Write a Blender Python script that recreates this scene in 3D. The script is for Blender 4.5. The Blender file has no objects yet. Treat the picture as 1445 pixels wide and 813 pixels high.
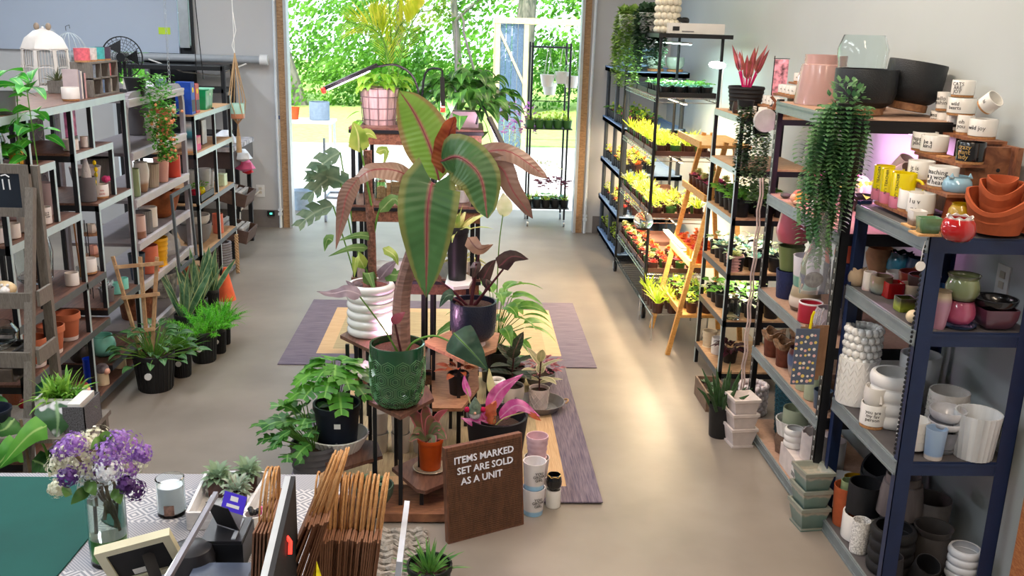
import bpy,bmesh,math,random
from mathutils import Vector,Matrix
pi=math.pi
random.seed(7)
sc=bpy.context.scene
COL=sc.collection
# camera
F,CX,CY,CAMH=1345.0,722.5,406.5,2.2
def _axes():
 y=Vector((661-CX,37-CY,F)).normalized()
 a=580-CX
 b=-(a*y.x+F*y.z)/y.y
 d=Vector((a,b,F)).normalized()
 x=d.cross(y)
 if x.x<0:x=-x
 return x,y,-d
AX,AY,AZ=_axes()
def c2w(c):return Vector((AX.dot(c),AY.dot(c),AZ.dot(c)))
cam=bpy.data.objects.new('camera',bpy.data.cameras.new('camera'));COL.objects.link(cam)
r_,u_,b_=c2w(Vector((1,0,0))),c2w(Vector((0,-1,0))),c2w(Vector((0,0,-1)))
cam.matrix_world=Matrix(((r_.x,u_.x,b_.x,0),(r_.y,u_.y,b_.y,0),(r_.z,u_.z,b_.z,CAMH),(0,0,0,1)))
cam.data.sensor_width=36;cam.data.lens=F/1445*36;cam.data.clip_end=300;cam.data.clip_start=.05
sc.camera=cam
# world, lights, exposure
sc.view_settings.view_transform='Standard';sc.view_settings.look='None'
sc.view_settings.exposure=0.75;sc.view_settings.gamma=1;sc.view_settings.use_curve_mapping=False
w=bpy.data.worlds.new('sky');sc.world=w;w.use_nodes=True
nt=w.node_tree;bg=nt.nodes['Background']
st=nt.nodes.new('ShaderNodeTexSky');st.sky_type='HOSEK_WILKIE';st.turbidity=4;st.ground_albedo=.4
st.sun_direction=Vector((.45,.5,.74)).normalized()
mx=nt.nodes.new('ShaderNodeMix');mx.data_type='RGBA';mx.inputs[0].default_value=.55
mx.inputs[7].default_value=(.72,.87,1,1)
nt.links.new(st.outputs[0],mx.inputs[6]);nt.links.new(mx.outputs[2],bg.inputs[0]);bg.inputs[1].default_value=3.4
def sun(e,rot,col):
 l=bpy.data.lights.new('sun','SUN');l.energy=e;l.angle=.02;l.color=col
 o=bpy.data.objects.new('sun',l);COL.objects.link(o);o.rotation_euler=rot
sun(4.2,(math.radians(33),0,math.radians(-24)),(1,.96,.88))
def area(x,y,z,sx,sy,e,col,rx=0,ry=0,rz=0,spread=pi):
 l=bpy.data.lights.new('ceiling_lamp','AREA');l.shape='RECTANGLE';l.size=sx;l.size_y=sy;l.energy=e;l.color=col;l.spread=spread
 o=bpy.data.objects.new('lamp',l);COL.objects.link(o);o.location=(x,y,z);o.rotation_euler=(rx,ry,rz);return o
for(lx,ly,le)in((-1.8,1.2,40),(1.0,1.2,40),(-1.8,4.4,38),(1.0,4.4,36),(-1.8,7.6,26),(1.0,7.2,18),(-4,3.5,22),(-4,7.8,40)):
 area(lx,ly,3.48,.3,2.2,le,(1,.80,.60)if lx>0 else(.90,.95,1))
 # helpers
def ray(u,v):return c2w(Vector((u-CX,v-CY,F)))
def at(u,v,z=None,y=None,x=None):
 r=ray(u,v)
 t=(z-CAMH)/r.z if z is not None else(y/r.y if y is not None else x/r.x)
 return Vector((r.x*t,r.y*t,CAMH+r.z*t))
def hexc(h):
 h=h.lstrip('#');c=[int(h[i:i+2],16)/255 for i in(0,2,4)]
 return tuple(((x+.055)/1.055)**2.4 if x>.04045 else x/12.92 for x in c)+(1,)
MATS={}
def mat(name,col=None,rough=.55,metal=0,var=.12,scale=18,bump=.0,bscale=60,trans=0,ior=1.45,emit=0,coat=0,alpha=1,back=0,stretch=None):
 if name in MATS:return MATS[name]
 m=bpy.data.materials.new(name);m.use_nodes=True;MATS[name]=m
 t=m.node_tree;n=t.nodes;l=t.links;b=n['Principled BSDF']
 c=hexc(col)
 b.inputs['Roughness'].default_value=rough;b.inputs['Metallic'].default_value=metal
 b.inputs['IOR'].default_value=ior;b.inputs['Transmission Weight'].default_value=trans
 b.inputs['Coat Weight'].default_value=coat;b.inputs['Coat Roughness'].default_value=.08
 b.inputs['Alpha'].default_value=alpha
 tc=n.new('ShaderNodeTexCoord');src=tc.outputs['Object']
 if stretch:
  mp=n.new('ShaderNodeMapping');mp.inputs['Scale'].default_value=stretch;l.new(src,mp.inputs[0]);src=mp.outputs[0]
 if var>0:
  nz=n.new('ShaderNodeTexNoise');nz.inputs['Scale'].default_value=scale;nz.inputs['Detail'].default_value=4;l.new(src,nz.inputs[0])
  mr=n.new('ShaderNodeMapRange');mr.inputs[1].default_value=.3;mr.inputs[2].default_value=.7;mr.inputs[3].default_value=1-var;mr.inputs[4].default_value=1+var
  l.new(nz.outputs[0],mr.inputs[0])
  h=n.new('ShaderNodeHueSaturation');h.inputs['Color'].default_value=c;h.inputs['Saturation'].default_value=1.06;l.new(mr.outputs[0],h.inputs['Value']);l.new(h.outputs[0],b.inputs['Base Color'])
 else:b.inputs['Base Color'].default_value=c
 if bump>0:
  n2=n.new('ShaderNodeTexNoise');n2.inputs['Scale'].default_value=bscale;n2.inputs['Detail'].default_value=3;l.new(src,n2.inputs[0])
  bp=n.new('ShaderNodeBump');bp.inputs['Strength'].default_value=bump;bp.inputs['Distance'].default_value=.01;l.new(n2.outputs[0],bp.inputs['Height']);l.new(bp.outputs[0],b.inputs['Normal'])
 if emit:b.inputs['Emission Color'].default_value=c;b.inputs['Emission Strength'].default_value=emit
 return m
def wood(name,c1,c2,stretch=(1,1,12),rough=.55,scale=6):
 if name in MATS:return MATS[name]
 m=mat(name,c1,rough,var=0);t=m.node_tree;n=t.nodes;l=t.links;b=n['Principled BSDF']
 tc=n.new('ShaderNodeTexCoord');mp=n.new('ShaderNodeMapping');mp.inputs['Scale'].default_value=stretch;l.new(tc.outputs['Object'],mp.inputs[0])
 nz=n.new('ShaderNodeTexNoise');nz.inputs['Scale'].default_value=scale;nz.inputs['Detail'].default_value=6;nz.inputs['Distortion'].default_value=1.2;l.new(mp.outputs[0],nz.inputs[0])
 r=n.new('ShaderNodeValToRGB');r.color_ramp.elements[0].position=.35;r.color_ramp.elements[1].position=.68
 r.color_ramp.elements[0].color=hexc(c1);r.color_ramp.elements[1].color=hexc(c2);l.new(nz.outputs[0],r.inputs[0]);l.new(r.outputs[0],b.inputs['Base Color'])
 bp=n.new('ShaderNodeBump');bp.inputs['Strength'].default_value=.15;bp.inputs['Distance'].default_value=.004;l.new(nz.outputs[0],bp.inputs['Height']);l.new(bp.outputs[0],b.inputs['Normal'])
 return m
def ramp_mat(name,stops,axis='Z',rough=.4,coat=.3,noise=.0,lo=0,hi=1):
 """bands of glaze along the pot's own height (object space, metres lo..hi)"""
 if name in MATS:return MATS[name]
 m=mat(name,stops[0][1],rough,var=0,coat=coat);t=m.node_tree;n=t.nodes;l=t.links;b=n['Principled BSDF']
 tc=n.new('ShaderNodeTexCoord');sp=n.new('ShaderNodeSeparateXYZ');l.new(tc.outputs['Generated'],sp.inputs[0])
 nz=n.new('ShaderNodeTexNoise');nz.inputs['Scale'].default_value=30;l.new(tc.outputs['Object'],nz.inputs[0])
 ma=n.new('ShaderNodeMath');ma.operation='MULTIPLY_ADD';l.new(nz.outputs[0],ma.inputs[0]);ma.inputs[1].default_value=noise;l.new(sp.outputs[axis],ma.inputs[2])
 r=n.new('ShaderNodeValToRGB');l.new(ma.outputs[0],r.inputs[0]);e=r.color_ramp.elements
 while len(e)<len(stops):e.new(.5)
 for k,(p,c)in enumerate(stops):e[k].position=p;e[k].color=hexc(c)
 l.new(r.outputs[0],b.inputs['Base Color']);return m
def leafmat(name,c1,c2=None,rib=None,edge=None,rough=.42,var=.25,trans=.3,patch=None,pscale=14,veins=0):
 """leaf colour from the leaf's own surface: midrib, edge and blotches"""
 if name in MATS:return MATS[name]
 m=bpy.data.materials.new(name);m.use_nodes=True;MATS[name]=m
 t=m.node_tree;n=t.nodes;l=t.links;b=n['Principled BSDF'];b.inputs['Roughness'].default_value=rough
 c2=c2 or c1
 tc=n.new('ShaderNodeTexCoord');nz=n.new('ShaderNodeTexNoise');nz.inputs['Scale'].default_value=pscale;l.new(tc.outputs['Object'],nz.inputs[0])
 r=n.new('ShaderNodeValToRGB');r.color_ramp.elements[0].position=.38;r.color_ramp.elements[1].position=.62
 r.color_ramp.elements[0].color=hexc(c1);r.color_ramp.elements[1].color=hexc(c2);l.new(nz.outputs[0],r.inputs[0]);out=r.outputs[0]
 at_=n.new('ShaderNodeAttribute');at_.attribute_name='luv';sp=n.new('ShaderNodeSeparateXYZ');l.new(at_.outputs['Vector'],sp.inputs[0])
 def band(prev,colr,lo,hi):
  mr=n.new('ShaderNodeMapRange');l.new(sp.outputs[0],mr.inputs[0]);mr.inputs[1].default_value=lo;mr.inputs[2].default_value=hi
  q=n.new('ShaderNodeMix');q.data_type='RGBA';l.new(mr.outputs[0],q.inputs[0]);l.new(prev,q.inputs[6]);q.inputs[7].default_value=hexc(colr);return q.outputs[2]
 if patch:
  n3=n.new('ShaderNodeTexNoise');n3.inputs['Scale'].default_value=pscale*1.7;n3.inputs['Detail'].default_value=1;l.new(tc.outputs['Object'],n3.inputs[0])
  m3=n.new('ShaderNodeMapRange');m3.inputs[1].default_value=.5;m3.inputs[2].default_value=.56;l.new(n3.outputs[0],m3.inputs[0])
  q=n.new('ShaderNodeMix');q.data_type='RGBA';l.new(m3.outputs[0],q.inputs[0]);l.new(out,q.inputs[6]);q.inputs[7].default_value=hexc(patch);out=q.outputs[2]
 if edge:out=band(out,edge,.72,.86)
 if rib:out=band(out,rib,.14,.03)
 if veins:
  wv=n.new('ShaderNodeMath');wv.operation='MULTIPLY_ADD';l.new(sp.outputs[1],wv.inputs[0]);wv.inputs[1].default_value=veins
  ws=n.new('ShaderNodeMath');ws.operation='MULTIPLY';l.new(sp.outputs[0],ws.inputs[0]);ws.inputs[1].default_value=-6.0;l.new(ws.outputs[0],wv.inputs[2])
  sn=n.new('ShaderNodeMath');sn.operation='SINE';l.new(wv.outputs[0],sn.inputs[0])
  bp=n.new('ShaderNodeBump');bp.inputs['Strength'].default_value=.22;bp.inputs['Distance'].default_value=.004;l.new(sn.outputs[0],bp.inputs['Height']);l.new(bp.outputs[0],b.inputs['Normal'])
 l.new(out,b.inputs['Base Color'])
 tr=n.new('ShaderNodeBsdfTranslucent');l.new(out,tr.inputs[0]);ms=n.new('ShaderNodeMixShader');ms.inputs[0].default_value=trans
 l.new(b.outputs[0],ms.inputs[1]);l.new(tr.outputs[0],ms.inputs[2]);l.new(ms.outputs[0],n['Material Output'].inputs[0])
 return m
class MB:
 def __init__(s):s.v=[];s.f=[];s.mi=[];s.uv={};s.slot=0
 def add(s,vs,fs):
  o=len(s.v);s.v+=[tuple(p)for p in vs];s.f+=[tuple(o+i for i in f)for f in fs];s.mi+=[s.slot]*len(fs);return o
 def box(s,x0,x1,y0,y1,z0,z1,M=None):
  vs=[Vector((x,y,z))for z in(z0,z1)for y in(y0,y1)for x in(x0,x1)]
  if M:vs=[M@p for p in vs]
  s.add(vs,[(0,2,3,1),(4,5,7,6),(0,1,5,4),(2,6,7,3),(0,4,6,2),(1,3,7,5)]);return s
 def bar(s,p,q,w,h=None,up=(0,0,1)):
  p,q=Vector(p),Vector(q);h=h or w;d=(q-p);L=d.length;d.normalize();u=Vector(up)
  if abs(d.dot(u))>.98:u=Vector((0,1,0))
  a=d.cross(u).normalized();b=a.cross(d).normalized()
  M=Matrix.Translation(p)@Matrix((a,d,b)).transposed().to_4x4()
  return s.box(-w/2,w/2,0,L,-h/2,h/2,M)
 def tube(s,pts,r,n=6,closed=False,cap=True):
  pts=[Vector(p)for p in pts];N=len(pts);rs=r if isinstance(r,(list,tuple))else[r]*N
  o=len(s.v);prev=None
  for i,p in enumerate(pts):
   a=pts[i-1]if(i>0 or closed)else p;b=pts[(i+1)%N]if(i<N-1 or closed)else p
   d=(b-a)
   d=d.normalized()if d.length>1e-9 else Vector((0,0,1))
   if prev is None:x=d.orthogonal().normalized()
   else:
    x=prev-d*prev.dot(d);x=x.normalized()if x.length>1e-6 else d.orthogonal().normalized()
   prev=x;y=d.cross(x)
   for k in range(n):s.v.append(tuple(p+(x*math.cos(2*pi*k/n)+y*math.sin(2*pi*k/n))*rs[i]))
  for i in range(N if closed else N-1):
   j=(i+1)%N
   for k in range(n):
    s.f.append((o+i*n+k,o+i*n+(k+1)%n,o+j*n+(k+1)%n,o+j*n+k));s.mi.append(s.slot)
  if cap and not closed:
   s.f.append(tuple(o+k for k in range(n))[::-1]);s.f.append(tuple(o+(N-1)*n+k for k in range(n)));s.mi+=[s.slot]*2
  return s
 def cyl(s,p,q,r0,r1=None,n=16):return s.tube([p,q],[r0,r0 if r1 is None else r1],n)
 def lathe(s,prof,n=28,c=(0,0,0),fn=None,M=None,close=True):
  o=len(s.v);N=len(prof)
  for i,(r,z)in enumerate(prof):
   for k in range(n):
    a=2*pi*k/n;rr,zz=(r,z)if fn is None else fn(r,z,a,i)
    p=Vector((c[0]+rr*math.cos(a),c[1]+rr*math.sin(a),c[2]+zz));s.v.append(tuple(M@p if M else p))
  for i in range(N-1):
   for k in range(n):s.f.append((o+i*n+k,o+i*n+(k+1)%n,o+(i+1)*n+(k+1)%n,o+(i+1)*n+k));s.mi.append(s.slot)
  if close:
   s.f.append(tuple(o+k for k in range(n))[::-1]);s.f.append(tuple(o+(N-1)*n+k for k in range(n)));s.mi+=[s.slot]*2
  return s
 def sphere(s,c,r,n=12,m=8,sc_=(1,1,1),M=None):
  prof=[(max(1e-4,r*math.sin(pi*i/m)),-r*math.cos(pi*i/m))for i in range(m+1)]
  T=Matrix.Translation(c)@(M or Matrix())@Matrix.Diagonal((*sc_,1))
  return s.lathe(prof,n,M=T)
 def merge(s,o,M=None):
  k=len(s.v);s.v+=[tuple(M@Vector(p))if M else p for p in o.v];s.f+=[tuple(k+i for i in f)for f in o.f];s.mi+=[s.slot]*len(o.f)
  for i,u in o.uv.items():s.uv[k+i]=u
  return s
 def mesh(s,name,mats,smooth=True,ang=.6):
  me=bpy.data.meshes.new(name);me.from_pydata(s.v,[],s.f)
  for m in(mats if isinstance(mats,(list,tuple))else[mats]):me.materials.append(m)
  if any(s.mi):me.polygons.foreach_set('material_index',s.mi)
  if smooth:
   me.polygons.foreach_set('use_smooth',[True]*len(s.f));me.update();me.set_sharp_from_angle(angle=ang)
  if s.uv:
   a=me.attributes.new('luv','FLOAT_VECTOR','POINT');buf=[0.0]*(3*len(s.v))
   for i in range(len(s.v)):buf[3*i:3*i+3]=s.uv.get(i,(.5,.5,0))
   a.data.foreach_set('vector',buf)
  me.update();return me
 def build(s,name,mats,parent=None,smooth=True,loc=None,ang=.6):
  return obj(name,s.mesh(name,mats,smooth,ang),parent,loc)
def obj(name,me,parent=None,loc=None):
 o=bpy.data.objects.new(name,me);COL.objects.link(o)
 if parent:o.parent=parent
 if loc:o.location=loc
 return o
def tag(o,label,cat,group=None,kind=None):
 o['label']=label;o['category']=cat
 if group:o['group']=group
 if kind:o['kind']=kind
 return o
def struct(o,label=None):
 o['kind']='structure'
 if label:o['label']=label
 return o
def thing(name,label,cat,loc=(0,0,0),rz=0,group=None):
 o=obj(name,None,None,loc);o.rotation_euler=(0,0,rz);o.empty_display_size=.05
 return tag(o,label,cat,group)
CH={}
def dup(root,loc,rz=0,label=None,scale=None):
 r=root.copy();COL.objects.link(r);r.location=loc;r.rotation_euler=(0,0,rz)
 if label:r['label']=label
 if scale:r.scale=(scale,)*3
 for ch in list(root.children):
  c=ch.copy();COL.objects.link(c);c.parent=r
  for g in list(ch.children):
   d=g.copy();COL.objects.link(d);d.parent=c
 return r
def text_mb(s,size,depth=.0012,space=1.0,bold=0):
 cu=bpy.data.curves.new('t','FONT');cu.body=s;cu.size=size;cu.extrude=depth;cu.align_x='CENTER';cu.align_y='CENTER';cu.space_line=space;cu.resolution_u=2
 cu.offset=bold
 o=bpy.data.objects.new('t',cu);COL.objects.link(o);dg=bpy.context.evaluated_depsgraph_get();me=o.evaluated_get(dg).to_mesh()
 b=MB();b.add([v.co.copy()for v in me.vertices],[tuple(p.vertices)for p in me.polygons]);o.evaluated_get(dg).to_mesh_clear()
 COL.objects.unlink(o);bpy.data.objects.remove(o);bpy.data.curves.remove(cu);return b
def wrap_text(s,size,R,z,ang,rot90=False,taper=0,**k):
 """flat lettering bent round a pot of radius R; ang = direction it faces"""
 b=text_mb(s,size,.0005,**k);out=[]
 for(x,y,d)in b.v:
  if rot90:x,y=-y,x
  rr=R+taper*y+.0006+d
  a=ang+x/R;out.append((rr*math.cos(a),rr*math.sin(a),z+y))
 b.v=out;return b
FACE=lambda x,y:math.atan2(-y,-x)
# leaves
SH={'ovate':lambda t:math.sin(pi*min(1,t**.75))**.8 if 0<t<1 else.02,'lance':lambda t:(math.sin(pi*t**.6)**.9 if 0<t<1 else.02),'sword':lambda t:max(.02,min(1,.55+t*1.5)*(1-max(0,(t-.5)/.5)**1.7)),'heart':lambda t:max(.02,(min(1,(t/.13))**.5)*(1-t**1.7)**.9),'paddle':lambda t:max(.03,min(1,(t/.18))**.6*(1-max(0,(t-.35)/.65)**2.4)**.6),'strap':lambda t:max(.02,min(1,.5+t*3)*(1-t**3)),'round':lambda t:max(.05,math.sin(pi*max(.02,min(.98,t)))**.5)}
def leaf(mb,base,d,L,W,shape='ovate',droop=.6,fold=.2,n=7,roll=0,lobes=0,wave=0,cup=0):
 p=Vector(base);d=Vector(d).normalized();st_=L/n;sh=SH[shape];rows=[]
 up=Vector((0,0,1));side=d.cross(up)
 side=side.normalized()if side.length>.05 else Vector((1,0,0))
 if roll:side=(Matrix.Rotation(roll,3,d)@side)
 o=len(mb.v)
 for i in range(n+1):
  t=i/n;w_=W*.5*sh(t)
  side=(side-d*side.dot(d)).normalized();nr=side.cross(d).normalized()
  if lobes:w_*=(1-lobes*(i%2))
  wv=wave*math.sin(i*2.4)*W*.5
  e=nr*(fold*w_+wv)
  mb.v+=[tuple(p-side*w_+e),tuple(p),tuple(p+side*w_+nr*(fold*w_-wv))]
  k=o+i*3;mb.uv[k]=(1,t,0);mb.uv[k+1]=(0,t,0);mb.uv[k+2]=(1,t,0)
  if i<n:
   a=o+i*3;mb.f+=[(a,a+1,a+4,a+3),(a+1,a+2,a+5,a+4)];mb.mi+=[mb.slot]*2
  p=p+d*st_;d=(d+Vector((0,0,-droop/n))+nr*cup/n).normalized()
 return p
def split_leaf(mb,base,d,L,W,k=6,droop=.7,roll=0,fold=.12,gap=.34):
 """monstera: fingers from the midrib on both sides, gaps between"""
 p=Vector(base);d=Vector(d).normalized();side=d.cross(Vector((0,0,1)))
 side=side.normalized()if side.length>.05 else Vector((1,0,0))
 if roll:side=Matrix.Rotation(roll,3,d)@side
 pts=[];N=k*2
 for i in range(N+1):
  side=(side-d*side.dot(d)).normalized();nr=side.cross(d)
  pts.append((p.copy(),d.copy(),side.copy(),nr.copy()));p=p+d*L/N;d=(d+Vector((0,0,-droop/N))).normalized()
 for sg in(-1,1):
  for i in range(k):
   t0,t1=i*2,i*2+2
   a,b=pts[t0],pts[t1];tm=(t0+1)/N
   wd=W*.5*(math.sin(pi*min(1,(tm*.85+.14)))**.6)
   g=gap*L/k*.5
   fwd=b[1]*(L/k)*.55
   q=lambda P,f,e:P[0]+P[2]*sg*wd*f+P[3]*fold*wd*f+e
   sh_=(b[1]*L/k)
   vs=[a[0],b[0],q(b,.5,fwd*.35),q(b,.52,fwd*.4-b[1]*g*.7),q(b,.95,fwd-b[1]*g),q(a,1.0,fwd+a[1]*g),q(a,.5,fwd*.35+a[1]*g*.2)]
   o=mb.add(vs,[(0,1,2),(0,2,3,6),(6,3,4,5)]if sg>0 else[(2,1,0),(6,3,2,0),(5,4,3,6)])
   for j,u in enumerate((0,0,.5,.5,.95,1,.5)):mb.uv[o+j]=(u,tm,0)
 return p
def rdir(az,el):return Vector((math.cos(az)*math.cos(el),math.sin(az)*math.cos(el),math.sin(el)))
def R(a,b):return random.uniform(a,b)
# large structure
XW,YB,XL,YF=2.17,10.45,-5.6,-2.6
m_floor=mat('polished concrete','877f76',.42,var=.2,scale=1.6,bump=.06,bscale=9)
m_wall=mat('painted wall','c3c4c6',.7,var=.03,scale=1.5)
m_wallr=mat('painted panel wall','b4bdc1',.7,var=.03,scale=1.5)
m_ceil=mat('white ceiling','d8d8d6',.8,var=.03)
m_curb=mat('grey rubber baseboard','6f6a68',.7,var=.08)
m_black=mat('black powder coat','15171b',.42,var=.1,scale=40)
m_dblack=mat('black plastic','101216',.45,var=.1)
m_white=mat('white glaze','e9e8e4',.25,var=.02,coat=.5)
m_silver=mat('galvanised metal','b9c0c6',.35,metal=.8,var=.06)
m_alu=mat('silver edged metal','b8bcbf',.42,metal=.35,var=.05)
m_chrome=mat('chrome wire','c6c9cc',.25,metal=.9,var=.03)
m_glass=mat('clear glass','f4fbfa',.02,var=0,trans=1,ior=1.33)
m_plastic=mat('clear plastic film','f4f6fa',.12,var=0,trans=.85,ior=1.15)
m_soil=mat('dark potting soil','3a2a22',.95,var=.45,scale=90,bump=.8,bscale=120)
m_barkw=wood('brown plank','5c3b2a','8a5f45',(9,1,9),.5)
m_shelfw=wood('walnut shelf board','5a3d33','7c5847',(8,1,8),.45)
m_pinew=wood('pine','b98a58','d8ae78',(9,1,9),.6)
m_greyw=wood('weathered grey wood','56504b','7d766d',(10,10,1),.75)
MB().box(XL,2.4,YF,YB+1.3,-.12,0).build('floor',m_floor,smooth=False)['kind']='structure'
MB().box(XL,2.4,YF,YB+.15,3.6,3.7).build('ceiling',m_ceil,smooth=False)['kind']='structure'
struct(MB().box(XW,XW+.15,YF,YB+.15,0,3.6).build('wall_right',m_wallr,smooth=False))
struct(MB().box(XL-.15,XL,YF,YB+.15,0,3.6).build('wall_left',m_wall,smooth=False))
struct(MB().box(XL,XW,YF-.15,YF,0,3.6).build('wall_front',m_wall,smooth=False))
b=MB();DL,DR,DT=-1.9,1.2,2.85
b.box(-2.86,DL-.1,YB,YB+.15,0,3.6);b.box(DR+.1,XW,YB,YB+.15,0,3.6);b.box(DL-.1,DR+.1,YB,YB+.15,DT,3.6)
b.box(XL,-5.2,YB,YB+.15,0,3.6);b.box(-5.2,-2.86,YB,YB+.15,0,.35)
struct(b.build('wall_back',m_wall,smooth=False))
struct(MB().box(-2.86,DL-.1,YB-.03,YB,0,.19).build('baseboard_back',m_curb,smooth=False))
struct(MB().box(DR+.22,XW,YB-.03,YB,0,.19).build('baseboard_right',m_curb,smooth=False))
m_frame=wood('door jamb wood','8a6a4c','b8936b',(3,3,14))
b=MB();b.box(DL-.1,DL-.03,YB-.02,YB+.16,0,DT);b.box(DR+.03,DR+.1,YB-.02,YB+.16,0,DT);b.box(DL-.1,DR+.1,YB-.02,YB+.16,DT,DT+.08)
d1=struct(b.build('door_1',m_frame,smooth=False))
b=MB();b.box(DL-.03,DL,YB-.04,YB+.12,0,DT);b.box(DR,DR+.03,YB-.04,YB+.12,0,DT);b.build('metal_edge',m_alu,d1,smooth=False)
for xs,s in((DL-.13,1),(DR+.13,1)):
 b=MB();b.tube([(xs,YB-.035,.0),(xs,YB-.035,1.5),(xs+.01,YB-.035,DT)],.016,10)
 b.box(xs-.022,xs+.022,YB-.055,YB-.015,.14,.17);b.box(xs-.022,xs+.022,YB-.055,YB-.015,.19,.21)
 struct(b.build('trim_1',mat('white conduit','dfe8f0',.35,var=.03)))
m_panel=mat('pale blue grey door panel','b4c0d2',.5,var=.04,scale=1)
d2=struct(MB().box(-5.2,-3.02,YB-.02,YB+.015,1.84,2.02).build('door_2',m_panel,smooth=False))
for k in range(3):
 MB().box(-5.2,-3.02,YB-.02,YB+.015,2.02+k*.5,2.515+k*.5).build('panel',m_panel,d2,smooth=False)
b=MB();b.box(-3.0,-2.90,YB-.05,YB+.02,1.9,3.5);b.build('rail',m_silver,d2,smooth=False)
MB().box(-2.885,-2.86,YB-.05,YB+.02,0,3.5).build('dark_seal',m_black,d2,smooth=False)
MB().box(-3.22,-3.1,YB-.024,YB-.02,2.03,2.1).build('sticker',mat('lime sticker','c3e53a',.5,var=0),d2,smooth=False)
o=MB().tube([(-4.3,YB-.1,1.80),(-2.1,YB-.1,1.80)],.04,12).build('door_bar',mat('pale grey plastic pipe','a3a9b0',.4,var=.05))
tag(o,'long pale grey bar across the wall under the closed panel door','bar')
MB().cyl((-2.17,YB-.1,1.8),(-2.09,YB-.1,1.8),.055,n=14).build('end_cap',mat('white plastic','e6e8ea',.4,var=.02),o)
def shifted():pass
wn=MB();wn.box(-3.75,-3.35,YB-.03,YB+.1,1.42,1.47);wn.box(-3.75,-3.71,YB-.03,YB+.1,.9,1.78);wn.box(-3.39,-3.35,YB-.03,YB+.1,.9,1.78);wn.box(-3.75,-3.35,YB-.03,YB+.1,1.74,1.78)
w1=struct(wn.build('window_1',mat('window frame white','cfd5da',.5,var=.02),smooth=False))
MB().box(-3.71,-3.39,YB+.03,YB+.036,.9,1.74).build('pane',m_glass,w1,smooth=False)
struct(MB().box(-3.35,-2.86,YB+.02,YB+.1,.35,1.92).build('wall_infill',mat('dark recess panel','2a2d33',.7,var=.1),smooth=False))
struct(MB().box(-5.2,-3.75,YB+.02,YB+.1,.35,1.92).build('wall_infill',m_wall,smooth=False))
def outlet(x,y,z,label,nx=False):
 t=thing('wall_outlet',label,'outlet',(x,y,z))
 f=(lambda a,b_,c,d:MB().box(-d,-c,a,b_,0,0))
 if nx:
  MB().box(-.008,0,-.045,.045,-.065,.065).build('cover_plate',mat('white plastic','e6e8ea',.4,var=.02),t,smooth=False)
  for dz in(-.03,.012):MB().box(-.012,-.0075,-.017,.017,dz,dz+.028).build('socket',mat('ivory plastic','cfc9bd',.4,var=.02),t,smooth=False)
 else:
  MB().box(-.045,.045,-.008,0,-.065,.065).build('cover_plate',mat('white plastic','e6e8ea',.4,var=.02),t,smooth=False)
  for dz in(-.03,.012):MB().box(-.017,.017,-.012,-.0075,dz,dz+.028).build('socket',mat('ivory plastic','cfc9bd',.4,var=.02),t,smooth=False)
 return t
outlet(-2.245,YB,.40,'white wall outlet with a black plug beside the left shelves')
outlet(XW,3.62,1.27,'white wall outlet seen through the blue black metal rack',True)
d3=struct(MB().box(XW-.03,XW,3.12,3.2,0,2.3).box(XW-.03,XW,2.2,2.28,0,2.3).box(XW-.03,XW,2.2,3.2,2.22,2.3).build('door_3',wood('orange stained trim','a5623c','c98a58',(4,4,14)),smooth=False))
MB().box(XW-.012,XW-.0,2.28,3.12,0,2.22).build('door_leaf',mat('white painted door','dde0e4',.5,var=.02),d3,smooth=False)
MB().box(XW-.036,XW-.012,3.08,3.12,.1,.2).build('hinge',m_silver,d3,smooth=False)
# floor rugs
def weave(name,col,c2,sx=260,sy=8):
 m=mat(name,col,.9,var=0);t=m.node_tree;n=t.nodes;l=t.links;bb=n['Principled BSDF']
 tc=n.new('ShaderNodeTexCoord');mp=n.new('ShaderNodeMapping');mp.inputs['Scale'].default_value=(sy,sx,40);l.new(tc.outputs['Object'],mp.inputs[0])
 nz=n.new('ShaderNodeTexNoise');nz.inputs['Scale'].default_value=1;nz.inputs['Detail'].default_value=3;l.new(mp.outputs[0],nz.inputs[0])
 r=n.new('ShaderNodeValToRGB');r.color_ramp.elements[0].position=.35;r.color_ramp.elements[1].position=.65;r.color_ramp.elements[0].color=hexc(col);r.color_ramp.elements[1].color=hexc(c2)
 l.new(nz.outputs[0],r.inputs[0]);l.new(r.outputs[0],bb.inputs['Base Color'])
 bp=n.new('ShaderNodeBump');bp.inputs['Strength'].default_value=.3;bp.inputs['Distance'].default_value=.004;l.new(nz.outputs[0],bp.inputs['Height']);l.new(bp.outputs[0],bb.inputs['Normal']);return m
def rug(x0,x1,y0,y1,z,label,bw,swap):
 a=(8,260)if swap else(260,8)
 t=thing('flat_rug',label,'rug',((x0+x1)/2,(y0+y1)/2,z));X,Y_=(x1-x0)/2,(y1-y0)/2
 mb_=weave('rug border '+str(swap),'5d5568','857a86',*a);mc=weave('rug band '+str(swap),'c7a27c','dbbc92',*a);mf=weave('rug field '+str(swap),'a59272','c2b189',*a)
 b=MB();h=.006
 for q in((-X,X,-Y_,-Y_+bw),(-X,X,Y_-bw,Y_),(-X,-X+bw,-Y_+bw,Y_-bw),(X-bw,X,-Y_+bw,Y_-bw)):b.box(*q,0,h)
 b.build('border',mb_,t,smooth=False)
 b=MB();i=bw;w2=.1;
 for q in((-X+i,X-i,-Y_+i,-Y_+i+w2),(-X+i,X-i,Y_-i-w2,Y_-i),(-X+i,-X+i+w2,-Y_+i+w2,Y_-i-w2),(X-i-w2,X-i,-Y_+i+w2,Y_-i-w2)):b.box(*q,0,h)
 b.build('band',mc,t,smooth=False)
 i=bw+w2;MB().box(-X+i,X-i,-Y_+i,Y_-i,0,h).build('field',mf,t,smooth=False)
 return t
r1=rug(-1.23,.9,6.02,7.57,.001,'far flat woven rug with grey border lying crosswise behind the plant stands',.22,False)
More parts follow.
